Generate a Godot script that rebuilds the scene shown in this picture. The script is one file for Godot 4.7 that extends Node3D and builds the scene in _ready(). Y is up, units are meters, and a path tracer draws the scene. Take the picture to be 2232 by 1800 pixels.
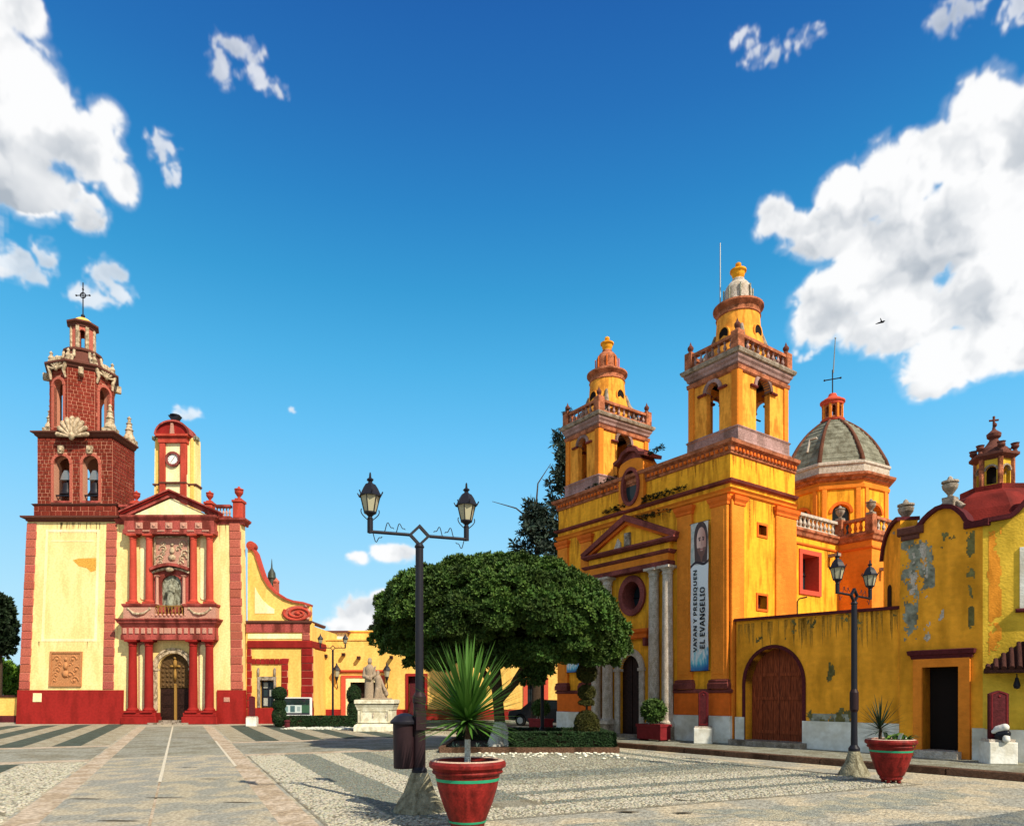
extends Node3D

# ---------------------------------------------------------------- geometry helper
class Geo:
	var v := PackedVector3Array()
	var n := PackedVector3Array()
	var c := PackedColorArray()
	var col := Color.WHITE
	var x := Transform3D.IDENTITY
	var k := 0.0      # batter of a wall: how much it narrows per metre of height, about x = kc
	var kc := 0.0
	func P(a: Vector3) -> Vector3:
		var q := x * a
		if k != 0.0:
			q.x = kc + (q.x - kc) * (1.0 - k * q.y)
		return q
	func tri(a: Vector3, b: Vector3, d: Vector3) -> void:
		var A := P(a); var B := P(b); var D := P(d)
		var m := (B - A).cross(D - A).normalized()
		v.push_back(A); v.push_back(D); v.push_back(B)
		n.push_back(m); n.push_back(m); n.push_back(m)
		c.push_back(col); c.push_back(col); c.push_back(col)
	func trin(a: Vector3, b: Vector3, d: Vector3, na: Vector3, nb: Vector3, nd: Vector3) -> void:
		v.push_back(P(a)); v.push_back(P(d)); v.push_back(P(b))
		n.push_back((x.basis * na).normalized()); n.push_back((x.basis * nd).normalized()); n.push_back((x.basis * nb).normalized())
		c.push_back(col); c.push_back(col); c.push_back(col)
	func quad(a: Vector3, b: Vector3, d: Vector3, e: Vector3) -> void:
		tri(a, b, d); tri(a, d, e)
	func box(a: Vector3, b: Vector3) -> void:
		cbox(a, b, 0.0)
	func cbox(a: Vector3, b: Vector3, h: float) -> void:   # box whose front (+z) edges are chamfered by h
		var f := b.z - h
		var p := [Vector3(a.x, a.y, a.z), Vector3(b.x, a.y, a.z), Vector3(b.x, b.y, a.z), Vector3(a.x, b.y, a.z)]
		var q := [Vector3(a.x, a.y, f), Vector3(b.x, a.y, f), Vector3(b.x, b.y, f), Vector3(a.x, b.y, f)]
		quad(p[1], p[0], p[3], p[2])
		for i in 4:
			var j := (i + 1) % 4
			quad(p[i], p[j], q[j], q[i])
		if h > 0.0:
			var r := [Vector3(a.x + h, a.y + h, b.z), Vector3(b.x - h, a.y + h, b.z), Vector3(b.x - h, b.y - h, b.z), Vector3(a.x + h, b.y - h, b.z)]
			for i in 4:
				var j := (i + 1) % 4
				quad(q[i], q[j], r[j], r[i])
			quad(r[0], r[1], r[2], r[3])
		else:
			quad(q[0], q[1], q[2], q[3])
	func ext(poly: PackedVector2Array, z0: float, z1: float) -> void:   # outline in x,y pushed from z0 to z1
		var g := poly
		if Geometry2D.is_polygon_clockwise(g):
			g = g.duplicate(); g.reverse()
		var t := Geometry2D.triangulate_polygon(g)
		for i in range(0, t.size(), 3):
			var a := g[t[i]]; var b := g[t[i + 1]]; var d := g[t[i + 2]]
			if (b - a).cross(d - a) < 0:
				var s := b; b = d; d = s
			tri(Vector3(a.x, a.y, z1), Vector3(b.x, b.y, z1), Vector3(d.x, d.y, z1))
			tri(Vector3(a.x, a.y, z0), Vector3(d.x, d.y, z0), Vector3(b.x, b.y, z0))
		for i in g.size():
			var a := g[i]; var b := g[(i + 1) % g.size()]
			quad(Vector3(a.x, a.y, z0), Vector3(b.x, b.y, z0), Vector3(b.x, b.y, z1), Vector3(a.x, a.y, z1))
	func flat(poly: PackedVector2Array, y: float) -> void:              # outline in x,z, facing up
		var t := Geometry2D.triangulate_polygon(poly)
		for i in range(0, t.size(), 3):
			var a := Vector3(poly[t[i]].x, y, poly[t[i]].y); var b := Vector3(poly[t[i + 1]].x, y, poly[t[i + 1]].y); var d := Vector3(poly[t[i + 2]].x, y, poly[t[i + 2]].y)
			if (b - a).cross(d - a).y < 0:
				tri(a, d, b)
			else:
				tri(a, b, d)
	func slab(poly: PackedVector2Array, y0: float, y1: float) -> void:  # outline in x,z pushed upwards
		flat(poly, y1)
		var s := 1.0 if Geometry2D.is_polygon_clockwise(poly) else -1.0
		for i in poly.size():
			var a := poly[i]; var b := poly[(i + 1) % poly.size()]
			if s < 0:
				quad(Vector3(b.x, y0, b.y), Vector3(a.x, y0, a.y), Vector3(a.x, y1, a.y), Vector3(b.x, y1, b.y))
			else:
				quad(Vector3(a.x, y0, a.y), Vector3(b.x, y0, b.y), Vector3(b.x, y1, b.y), Vector3(a.x, y1, a.y))
	func ring(inner: PackedVector2Array, outer: PackedVector2Array, z0: float, z1: float, closed := false) -> void:
		var m := inner.size()
		for i in (m if closed else m - 1):
			var j := (i + 1) % m
			var a := inner[i]; var b := inner[j]; var d := outer[j]; var e := outer[i]
			quad(Vector3(a.x, a.y, z1), Vector3(e.x, e.y, z1), Vector3(d.x, d.y, z1), Vector3(b.x, b.y, z1)) if (e - a).cross(d - a) > 0 else quad(Vector3(a.x, a.y, z1), Vector3(b.x, b.y, z1), Vector3(d.x, d.y, z1), Vector3(e.x, e.y, z1))
			quad(Vector3(e.x, e.y, z1), Vector3(e.x, e.y, z0), Vector3(d.x, d.y, z0), Vector3(d.x, d.y, z1))
			quad(Vector3(a.x, a.y, z0), Vector3(a.x, a.y, z1), Vector3(b.x, b.y, z1), Vector3(b.x, b.y, z0))
		if not closed:
			for i in [0, m - 1]:
				var a := inner[i]; var e := outer[i]
				quad(Vector3(a.x, a.y, z0), Vector3(e.x, e.y, z0), Vector3(e.x, e.y, z1), Vector3(a.x, a.y, z1))
	func lathe(at: Vector3, prof: Array, seg := 16, smooth := true, turn := 0.0, sq := 1.0) -> void:   # prof: Vector2(radius, height)
		for i in prof.size() - 1:
			var a: Vector2 = prof[i]; var b: Vector2 = prof[i + 1]
			var d := b - a
			var nn := Vector2(d.y, -d.x).normalized() if d.length() > 1e-6 else Vector2(1, 0)
			for j in seg:
				var t0 := turn + TAU * j / seg; var t1 := turn + TAU * (j + 1) / seg
				var u0 := Vector3(sin(t0), 0, cos(t0) * sq); var u1 := Vector3(sin(t1), 0, cos(t1) * sq)
				var p0 := at + u0 * a.x + Vector3(0, a.y, 0); var p1 := at + u1 * a.x + Vector3(0, a.y, 0)
				var p2 := at + u1 * b.x + Vector3(0, b.y, 0); var p3 := at + u0 * b.x + Vector3(0, b.y, 0)
				if smooth:
					var n0 := u0 * nn.x + Vector3(0, nn.y, 0); var n1 := u1 * nn.x + Vector3(0, nn.y, 0)
					if a.x > 1e-5: trin(p0, p1, p2, n0, n1, n1)
					if b.x > 1e-5: trin(p0, p2, p3, n0, n1, n0)
				else:
					if a.x > 1e-5: tri(p0, p1, p2)
					if b.x > 1e-5: tri(p0, p2, p3)
	func tube(pts: Array, rad: Array, seg := 7, cap := true) -> void:
		var fr := []
		var up := Vector3(0.13, 0.2, 0.97)
		for i in pts.size():
			var d: Vector3 = (pts[mini(i + 1, pts.size() - 1)] - pts[maxi(i - 1, 0)]).normalized()
			if absf(d.dot(up)) > 0.95: up = Vector3(0.97, 0.1, 0.13)
			var s := d.cross(up).normalized(); up = s.cross(d).normalized()
			fr.append([s, up])
		for i in pts.size() - 1:
			for j in seg:
				var t0 := TAU * j / seg; var t1 := TAU * (j + 1) / seg
				var a: Vector3 = fr[i][0] * cos(t0) + fr[i][1] * sin(t0); var b: Vector3 = fr[i][0] * cos(t1) + fr[i][1] * sin(t1)
				var d: Vector3 = fr[i + 1][0] * cos(t1) + fr[i + 1][1] * sin(t1); var e: Vector3 = fr[i + 1][0] * cos(t0) + fr[i + 1][1] * sin(t0)
				var pa: Vector3 = pts[i] + a * rad[i]; var pb: Vector3 = pts[i] + b * rad[i]; var pd: Vector3 = pts[i + 1] + d * rad[i + 1]; var pe: Vector3 = pts[i + 1] + e * rad[i + 1]
				trin(pa, pd, pb, a, d, b); trin(pa, pe, pd, a, e, d)
		if cap:
			for e in [0, pts.size() - 1]:
				for j in seg:
					var t0 := TAU * j / seg; var t1 := TAU * (j + 1) / seg
					var a: Vector3 = pts[e] + (fr[e][0] * cos(t0) + fr[e][1] * sin(t0)) * rad[e]; var b: Vector3 = pts[e] + (fr[e][0] * cos(t1) + fr[e][1] * sin(t1)) * rad[e]
					if e == 0: tri(pts[e], a, b)
					else: tri(pts[e], b, a)
	func bar(a: Vector3, b: Vector3, w: float) -> void:
		tube([a, b], [w, w], 4)
	func sweep(path: Array, prof: Array, closed := false) -> void:   # path: Vector2(x, z), outside on its left-hand side seen from below; prof: Vector2(out, y)
		var m := path.size()
		var off := []
		for i in m:
			var p: Vector2 = path[i]
			var d0: Vector2 = (p - path[(i - 1 + m) % m]).normalized() if closed or i > 0 else Vector2.ZERO
			var d1: Vector2 = (path[(i + 1) % m] - p).normalized() if closed or i < m - 1 else Vector2.ZERO
			var o0 := Vector2(-d0.y, d0.x); var o1 := Vector2(-d1.y, d1.x)
			if d0 == Vector2.ZERO: off.append(o1)
			elif d1 == Vector2.ZERO: off.append(o0)
			else: off.append((o0 + o1) / maxf(0.25, 1.0 + o0.dot(o1)))
		var pr := prof.duplicate()
		pr.push_front(Vector2(-0.04, prof[0].y)); pr.push_back(Vector2(-0.04, prof[-1].y))
		for i in (m if closed else m - 1):
			var j := (i + 1) % m
			for q in pr.size() - 1:
				var a: Vector2 = path[i] + off[i] * pr[q].x; var b: Vector2 = path[j] + off[j] * pr[q].x
				var d: Vector2 = path[j] + off[j] * pr[q + 1].x; var e: Vector2 = path[i] + off[i] * pr[q + 1].x
				quad(Vector3(a.x, pr[q].y, a.y), Vector3(b.x, pr[q].y, b.y), Vector3(d.x, pr[q + 1].y, d.y), Vector3(e.x, pr[q + 1].y, e.y))
		if not closed:
			for e in [0, m - 1]:
				var poly := PackedVector2Array(pr)
				var t := Geometry2D.triangulate_polygon(poly)
				for i in range(0, t.size(), 3):
					var w := []
					for s in 3:
						var o: Vector2 = path[e] + off[e] * poly[t[i + s]].x
						w.append(Vector3(o.x, poly[t[i + s]].y, o.y))
					tri(w[0], w[1], w[2])
	func ball(at: Vector3, r: Vector3, seg := 10, rings := 6) -> void:
		for i in rings:
			for j in seg:
				var q := []
				for s in [[i, j], [i, j + 1], [i + 1, j + 1], [i + 1, j]]:
					var th: float = PI * s[0] / rings; var ph: float = TAU * s[1] / seg
					q.append(Vector3(sin(th) * sin(ph), cos(th), sin(th) * cos(ph)))
				if i < rings - 1: trin(at + q[0] * r, at + q[3] * r, at + q[2] * r, q[0], q[3], q[2])
				if i > 0: trin(at + q[0] * r, at + q[2] * r, at + q[1] * r, q[0], q[2], q[1])
	func wall(x0: float, x1: float, y0: float, y1: float, z0: float, z1: float, holes: Array) -> void:   # holes: [x0, x1, y0, y1, kind]; kind 0 square, 1 arched, 2 oval; sorted along x
		var at := x0
		for h in holes:
			if h[0] > at: box(Vector3(at, y0, z0), Vector3(h[0], y1, z1))
			var up := PackedVector2Array(); var lo := PackedVector2Array()
			var w: float = (h[1] - h[0]) / 2; var mx: float = (h[0] + h[1]) / 2
			if h[4] == 0:
				up = PackedVector2Array([Vector2(h[0], h[3]), Vector2(h[1], h[3])])
				lo = PackedVector2Array([Vector2(h[0], h[2]), Vector2(h[1], h[2])])
			else:
				var hh: float = w if h[4] == 1 else (h[3] - h[2]) / 2
				for i in 17:
					var t := PI - PI * i / 16
					up.append(Vector2(mx + cos(t) * w, h[3] - hh + sin(t) * hh))
					if h[4] == 2: lo.append(Vector2(mx + cos(t) * w, h[2] + hh - sin(t) * hh))
				if h[4] == 1: lo = PackedVector2Array([Vector2(h[0], h[2]), Vector2(h[1], h[2])])
				if h[4] == 1:
					pass
			var a := up.duplicate(); a.append(Vector2(h[1], y1)); a.append(Vector2(h[0], y1)); ext(a, z0, z1)
			if h[2] > y0 + 1e-4:
				var b := lo.duplicate(); b.append(Vector2(h[1], y0)); b.append(Vector2(h[0], y0)); ext(b, z0, z1)
			at = h[1]
		if at < x1: box(Vector3(at, y0, z0), Vector3(x1, y1, z1))
	func mesh() -> ArrayMesh:
		var a := []
		a.resize(Mesh.ARRAY_MAX)
		a[Mesh.ARRAY_VERTEX] = v; a[Mesh.ARRAY_NORMAL] = n; a[Mesh.ARRAY_COLOR] = c
		var m := ArrayMesh.new()
		m.add_surface_from_arrays(Mesh.PRIMITIVE_TRIANGLES, a)
		return m

# ---------------------------------------------------------------- naming helpers
var used := {}
func numbered(called: String) -> String:
	if not used.has(called):
		used[called] = 0
		return called
	used[called] += 1
	return "%s_%03d" % [called, used[called]]

func thing(called: String, label: String, category: String, at := Vector3.ZERO, turn := 0.0, group := "") -> Node3D:
	var o := Node3D.new()
	o.name = numbered(called)
	add_child(o)
	o.position = at; o.rotation.y = turn
	o.set_meta("label", label); o.set_meta("category", category)
	if group: o.set_meta("group", group)
	return o

var counts := {}
func pt(parent: Node3D, called: String, g: Geo, m: Material, kind := "", label := "") -> MeshInstance3D:
	var o := MeshInstance3D.new()
	var key := str(parent.get_instance_id()) + called
	counts[key] = counts.get(key, 0) + 1
	o.name = called if counts[key] == 1 else "%s_%03d" % [called, counts[key] - 1]
	o.mesh = g.mesh()
	o.material_override = m
	parent.add_child(o, true)
	if kind: o.set_meta("kind", kind)
	if label: o.set_meta("label", label)
	return o

func node(parent: Node3D, called: String, at := Vector3.ZERO, turn := 0.0) -> Node3D:
	var o := Node3D.new()
	var key := str(parent.get_instance_id()) + called
	counts[key] = counts.get(key, 0) + 1
	o.name = called if counts[key] == 1 else "%s_%03d" % [called, counts[key] - 1]
	parent.add_child(o, true)
	o.position = at; o.rotation.y = turn
	return o

func struct(called: String, g: Geo, m: Material) -> MeshInstance3D:
	var o := MeshInstance3D.new()
	o.name = numbered(called); o.mesh = g.mesh(); o.material_override = m
	add_child(o); o.set_meta("kind", "structure")
	return o

func dup(src: Node3D, called: String, at: Vector3, turn: float, label: String) -> Node3D:
	var o: Node3D = src.duplicate()
	o.name = numbered(called)
	add_child(o)
	o.position = at; o.rotation.y = turn
	o.set_meta("label", label)
	return o

func many(parent: Node3D, called: String, mesh: Mesh, where: Array, cols: Array, m: Material, kind := "stuff") -> MultiMeshInstance3D:
	var mm := MultiMesh.new()
	mm.transform_format = MultiMesh.TRANSFORM_3D
	mm.use_colors = cols.size() > 0
	mm.mesh = mesh
	mm.instance_count = where.size()
	for i in where.size():
		mm.set_instance_transform(i, where[i])
		if cols.size(): mm.set_instance_color(i, cols[i])
	var o := MultiMeshInstance3D.new()
	o.multimesh = mm; o.material_override = m
	if parent == self:
		o.name = numbered(called)
	else:
		o.name = called
	parent.add_child(o, true)
	o.set_meta("kind", kind)
	return o

func V2(list: Array) -> PackedVector2Array:   # flat list of x, y
	var p := PackedVector2Array()
	for i in range(0, list.size(), 2): p.append(Vector2(list[i], list[i + 1]))
	return p

func arc(cx: float, cy: float, rx: float, ry: float, a0: float, a1: float, steps := 16) -> PackedVector2Array:
	var p := PackedVector2Array()
	for i in steps + 1:
		var t := deg_to_rad(lerpf(a0, a1, float(i) / steps))
		p.append(Vector2(cx + cos(t) * rx, cy + sin(t) * ry))
	return p

func drips(g: Geo, x0: float, x1: float, top: float, z: float, n: int, long: float) -> void:   # water stains running down below a ledge
	for i in n:
		var x := rng.randf_range(x0, x1); var w := rng.randf_range(0.012, 0.05); var l := long * rng.randf_range(0.25, 1.0)
		var m := x + rng.randf_range(-0.02, 0.02)
		g.quad(Vector3(m - w * 0.6, top - l * 0.6, z), Vector3(m + w * 0.6, top - l * 0.6, z), Vector3(x + w, top, z), Vector3(x - w, top, z))
		g.tri(Vector3(m - w * 0.6, top - l * 0.6, z), Vector3(m + w * 0.2, top - l, z), Vector3(m + w * 0.6, top - l * 0.6, z))

func speckle(g: Geo, x0: float, x1: float, y0: float, y1: float, z: float, cell: float, sd: int, share: float, fade: float) -> void:   # peeled or stained plaster: a broken-up patch, densest in the middle
	var f := FastNoiseLite.new(); f.seed = sd; f.frequency = 1.3; f.fractal_octaves = 5; f.fractal_gain = 0.6
	for i in int((x1 - x0) / cell):
		for j in int((y1 - y0) / cell):
			var x := x0 + i * cell; var y := y0 + j * cell
			var u := absf((x - x0) / (x1 - x0) * 2 - 1); var w := absf((y - y0) / (y1 - y0) * 2 - 1)
			if f.get_noise_2d(x * 1.6, y) > lerpf(-share, share * 0.2, 0.0) + fade * maxf(pow(u, 3), pow(w, 3)):
				g.quad(Vector3(x, y, z), Vector3(x + cell, y, z), Vector3(x + cell, y + cell, z), Vector3(x, y + cell, z))

func rough_poly(poly: PackedVector2Array, amp: float, sd: int) -> PackedVector2Array:   # a ragged edge for peeled plaster and stains
	var f := FastNoiseLite.new(); f.seed = sd; f.frequency = 2.6; f.fractal_octaves = 4
	var out := PackedVector2Array()
	for i in poly.size():
		var a := poly[i]; var b := poly[(i + 1) % poly.size()]
		for k in 7:
			var p := a.lerp(b, k / 7.0)
			out.append(p + Vector2(f.get_noise_2d(p.x * 2.0, p.y * 2.0), f.get_noise_2d(p.x * 2.0 + 50, p.y * 2.0)) * amp * 2.2)
	return out if Geometry2D.triangulate_polygon(out).size() > 0 else poly

# ---------------------------------------------------------------- materials
var M := {}
var T := {}
var rng := RandomNumberGenerator.new()

func noise_tex(freq: float, oct: int, lo: Color, hi: Color, sd: int, size := 512, type := FastNoiseLite.TYPE_SIMPLEX_SMOOTH, p0 := 0.25, p1 := 0.75) -> NoiseTexture2D:
	var f := FastNoiseLite.new()
	f.noise_type = type; f.frequency = freq; f.seed = sd
	f.fractal_type = FastNoiseLite.FRACTAL_FBM; f.fractal_octaves = oct
	var t := NoiseTexture2D.new()
	t.width = size; t.height = size; t.seamless = true; t.noise = f
	var g := Gradient.new()
	g.offsets = PackedFloat32Array([p0, p1]); g.colors = PackedColorArray([lo, hi])
	t.color_ramp = g
	return t

func mat(called: String, c: Color, rough := 0.85, tex := "", scale := 0.5, stain := "", bump := 0.0, sscale := Vector3(0.16, 0.05, 0.16)) -> StandardMaterial3D:
	var m := StandardMaterial3D.new()
	m.resource_name = called
	m.albedo_color = c; m.roughness = rough
	m.metallic_specular = 0.3
	if tex:
		m.albedo_texture = T[tex]
		m.uv1_triplanar = true; m.uv1_world_triplanar = true; m.uv1_scale = Vector3.ONE * scale
		if bump > 0.0:
			m.heightmap_enabled = true; m.heightmap_texture = T["grain"]; m.heightmap_scale = bump
	if stain:
		m.detail_enabled = true; m.detail_albedo = T[stain]; m.detail_blend_mode = BaseMaterial3D.BLEND_MODE_MUL
		m.detail_uv_layer = BaseMaterial3D.DETAIL_UV_2
		m.uv2_triplanar = true; m.uv2_world_triplanar = true; m.uv2_scale = sscale
	m.vertex_color_use_as_albedo = true
	M[called] = m
	return m

func rgb(r: int, g: int, b: int) -> Color:
	return Color8(r, g, b)

func materials() -> void:
	T["mottle"] = noise_tex(0.02, 5, Color(0.93, 0.925, 0.915), Color(1, 1, 1), 3)
	T["rough"] = noise_tex(0.03, 6, Color(0.8, 0.79, 0.78), Color(1, 1, 1), 5)
	T["grain"] = noise_tex(0.06, 5, Color(0, 0, 0), Color(1, 1, 1), 7)
	T["stain"] = noise_tex(0.012, 5, Color(0.89, 0.87, 0.83), Color(1, 1, 1), 11, 512, FastNoiseLite.TYPE_SIMPLEX_SMOOTH, 0.32, 0.6)
	T["grime"] = noise_tex(0.014, 6, Color(0.66, 0.64, 0.6), Color(1, 1, 1), 13, 512, FastNoiseLite.TYPE_SIMPLEX_SMOOTH, 0.3, 0.58)
	T["patch"] = noise_tex(0.012, 5, Color(0.85, 0.88, 0.91), Color(1, 0.985, 0.95), 17, 512, FastNoiseLite.TYPE_SIMPLEX_SMOOTH, 0.36, 0.62)
	T["ochre_wash"] = noise_tex(0.013, 6, Color(0.8, 0.8, 0.72), Color(1, 1, 1), 29, 512, FastNoiseLite.TYPE_SIMPLEX_SMOOTH, 0.3, 0.62)
	T["streak"] = noise_tex(0.016, 6, Color(0.8, 0.76, 0.7), Color(1, 1, 1), 31, 512, FastNoiseLite.TYPE_SIMPLEX_SMOOTH, 0.28, 0.52)
	T["faint"] = noise_tex(0.012, 5, Color(0.95, 0.94, 0.9), Color(1, 1, 1), 37, 512, FastNoiseLite.TYPE_SIMPLEX_SMOOTH, 0.32, 0.6)
	T["wood"] = noise_tex(0.02, 5, Color(0.6, 0.55, 0.5), Color(1, 1, 1), 19)
	var st := Vector3(0.16, 0.045, 0.16)
	# church with the cream front
	mat("cream", rgb(248, 220, 154), 0.9, "mottle", 0.6, "faint", 0.2, st)
	mat("cream_drip", rgb(234, 204, 140), 0.9, "mottle", 0.9)
	mat("gold_drip", rgb(222, 146, 38), 0.9, "rough", 0.9)
	mat("ochre_drip", rgb(196, 140, 48), 0.95, "rough", 0.9)
	mat("pale_cream", rgb(250, 236, 188), 0.9, "mottle", 0.6, "faint", 0.3, st)
	mat("peach", rgb(246, 198, 108), 0.9, "mottle", 0.5, "faint", 0.2, st)
	mat("dado_red", rgb(150, 34, 30), 0.8, "mottle", 0.5, "stain", 0.4, st)
	mat("column_red", rgb(188, 74, 58), 0.85, "mottle", 0.8, "stain", 0.5, st)
	mat("trim_rose", rgb(184, 88, 80), 0.9, "rough", 0.8, "grime", 0.8)
	mat("block_red", rgb(204, 112, 94), 0.95, "rough", 0.9, "", 1.4)
	mat("brick_red", rgb(152, 62, 48), 0.95, "rough", 1.2, "stain", 1.6)
	mat("mortar", rgb(204, 140, 116), 1.0, "rough", 1.0)
	mat("brick_mortar", rgb(204, 150, 124), 1.0, "rough", 1.0)
	mat("carved_cream", rgb(232, 210, 178), 0.95, "rough", 1.2, "grime", 1.6, Vector3(0.5, 0.4, 0.5))
	mat("carved_rose", rgb(214, 160, 140), 0.95, "rough", 1.2, "", 1.2)
	mat("plaque_pink", rgb(204, 142, 94), 0.9, "rough", 1.0, "", 1.0)
	mat("orange_patch", rgb(228, 170, 74), 0.9, "rough", 0.7)
	mat("dark_stone", rgb(108, 66, 56), 0.95, "rough", 1.0)
	# golden church
	mat("gold", rgb(252, 176, 44), 0.9, "mottle", 0.6, "streak", 0.25, Vector3(0.5, 0.07, 0.5))
	mat("amber", rgb(246, 166, 62), 0.9, "mottle", 0.6, "streak", 0.25, Vector3(0.7, 0.12, 0.7))
	mat("orange", rgb(234, 138, 44), 0.9, "mottle", 0.5, "stain", 0.6, st)
	mat("orange_red", rgb(228, 112, 36), 0.9, "mottle", 0.5, "stain", 0.5, st)
	mat("purple", rgb(146, 76, 70), 0.9, "rough", 0.8, "grime", 0.6)
	mat("purple_grey", rgb(186, 152, 148), 0.95, "rough", 0.9, "grime", 1.0)
	mat("whitewash", rgb(228, 228, 220), 0.9, "mottle", 0.5, "stain", 0.25, Vector3(0.3, 0.2, 0.3))
	mat("pale_stone", rgb(224, 212, 198), 0.95, "rough", 1.3, "stain", 1.5, Vector3(0.9, 0.5, 0.9))
	mat("grey_stone", rgb(186, 172, 156), 0.95, "rough", 1.2, "grime", 1.4, Vector3(0.5, 0.3, 0.5))
	mat("rose_stone", rgb(206, 128, 92), 0.95, "rough", 1.0, "grime", 1.2, Vector3(0.4, 0.3, 0.4))
	mat("dome_tile", rgb(148, 148, 130), 0.8, "rough", 0.9, "grime", 1.0, Vector3(0.3, 0.2, 0.3))
	mat("dome_rib", rgb(122, 78, 60), 0.9, "rough", 0.9, "grime", 0.8)
	mat("red_frame", rgb(204, 84, 62), 0.9, "mottle", 0.8)
	# walls on the way to the chapel
	mat("ochre", rgb(250, 170, 46), 0.92, "mottle", 0.5, "ochre_wash", 0.4, Vector3(0.3, 0.07, 0.3))
	mat("worn_rim", rgb(206, 176, 156), 0.9, "rough", 2.0)
	mat("rust", rgb(246, 158, 50), 0.92, "mottle", 0.7, "ochre_wash", 0.3, Vector3(0.5, 0.2, 0.5))
	mat("ochre_light", rgb(238, 194, 66), 0.92, "mottle", 0.5, "ochre_wash", 0.4, Vector3(0.3, 0.07, 0.3))
	mat("bare_grey", rgb(162, 164, 146), 0.95, "rough", 0.5, "grime", 1.2, Vector3(0.5, 0.25, 0.5))
	mat("damp", rgb(128, 122, 74), 0.95, "rough", 0.5, "grime", 1.0)
	mat("maroon", rgb(92, 34, 40), 0.85, "rough", 0.7, "stain", 0.3)
	mat("dome_red", rgb(128, 38, 30), 0.85, "mottle", 0.7, "grime", 0.5)
	mat("door_brown", rgb(160, 78, 44), 0.7, "wood", 0.7)
	M["door_brown"].uv1_scale = Vector3(3.0, 0.22, 3.0)
	mat("door_dark", rgb(52, 30, 24), 0.7, "wood", 0.8)
	mat("door_carved", rgb(110, 84, 52), 0.8, "rough", 1.6, "", 1.6)
	mat("gilt", rgb(160, 122, 60), 0.7, "rough", 1.2)
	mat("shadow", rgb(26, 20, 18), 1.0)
	mat("glass_dark", rgb(40, 52, 56), 0.12)
	mat("curtain", rgb(176, 178, 168), 0.8, "rough", 0.8)
	mat("iron", rgb(30, 30, 38), 0.45, "mottle", 2.0)
	mat("iron_maroon", rgb(42, 27, 31), 0.5, "mottle", 2.0)
	mat("lamp_glass", rgb(160, 156, 132), 0.25)
	mat("bronze", rgb(78, 84, 78), 0.5, "rough", 1.0)
	M["bronze"].metallic = 0.5
	mat("steel", rgb(150, 152, 150), 0.4)
	M["steel"].metallic = 0.7
	mat("marble", rgb(226, 222, 200), 0.7, "mottle", 0.8, "stain", 0.3, Vector3(0.4, 0.3, 0.4))
	mat("statue_stone", rgb(168, 150, 128), 0.85, "rough", 1.2, "", 0.6)
	# ground
	mat("paving", rgb(193, 185, 164), 0.95, "rough", 0.6, "patch", 1.0, Vector3(0.13, 0.13, 0.13))
	mat("path_slab", rgb(190, 183, 164), 0.95, "rough", 0.9, "patch", 1.0, Vector3(0.2, 0.2, 0.2))
	mat("path_edge", rgb(198, 182, 160), 0.95, "rough", 0.6, "stain", 0.9, Vector3(0.2, 0.2, 0.2))
	mat("cross_band", rgb(154, 154, 140), 0.95, "rough", 0.5, "stain", 1.0, Vector3(0.12, 0.12, 0.12))
	mat("band_dark", rgb(92, 104, 94), 0.95, "rough", 0.8, "stain", 2.0, Vector3(0.3, 0.3, 0.3))
	mat("band_light", rgb(194, 186, 162), 0.95, "rough", 0.9, "stain", 2.0, Vector3(0.3, 0.3, 0.3))
	mat("seam_white", rgb(214, 206, 184), 0.9, "rough", 1.4)
	mat("cobble_bed", rgb(160, 156, 138), 1.0, "rough", 1.0, "stain", 1.5, Vector3(0.2, 0.2, 0.2))
	mat("sidewalk", rgb(146, 148, 134), 0.95, "rough", 0.6, "stain", 1.0, Vector3(0.2, 0.2, 0.2))
	mat("kerb", rgb(112, 84, 66), 0.95, "rough", 0.9, "grime", 1.2)
	mat("concrete", rgb(158, 154, 130), 0.95, "rough", 0.9, "grime", 1.4, Vector3(0.8, 0.5, 0.8))
	mat("grey_patch", rgb(132, 136, 130), 0.95, "rough", 0.8, "patch", 1.2, Vector3(0.3, 0.3, 0.3))  # grey darker than the paving round it
	mat("worn_pale", rgb(176, 174, 156), 0.95, "rough", 0.8, "patch", 1.0, Vector3(0.3, 0.3, 0.3))
	mat("crack", rgb(92, 86, 72), 1.0, "rough", 1.2)
	mat("asphalt", rgb(92, 96, 94), 0.95, "rough", 0.7, "stain", 0.9)
	mat("pebble", rgb(255, 255, 255), 0.85)
	mat("soil", rgb(70, 54, 40), 1.0, "rough", 1.5, "", 2.0)
	# things
	mat("pot_red", rgb(142, 36, 32), 0.55, "rough", 1.6, "grime", 0.15, Vector3(0.9, 0.5, 0.9))
	mat("pot_green", rgb(40, 150, 110), 0.55, "mottle", 1.2)
	mat("planter_red", rgb(120, 30, 36), 0.75, "mottle", 1.0, "stain", 0.2, Vector3(0.8, 0.6, 0.8))
	mat("bark", rgb(84, 68, 54), 0.95, "rough", 1.4, "", 2.0)
	mat("limewash", rgb(206, 208, 200), 0.95, "rough", 1.4, "", 1.0)
	mat("plastic_white", rgb(226, 226, 222), 0.6)
	mat("cloth_white", rgb(206, 204, 196), 0.9)
	mat("paint_white", rgb(210, 212, 214), 0.3)
	mat("paint_black", rgb(26, 28, 34), 0.2)
	mat("rubber", rgb(24, 24, 24), 0.9)
	mat("tile_brown", rgb(84, 50, 44), 0.9, "rough", 1.2, "grime", 1.2)
	mat("lamp_red", rgb(160, 20, 20), 0.3)
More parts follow.
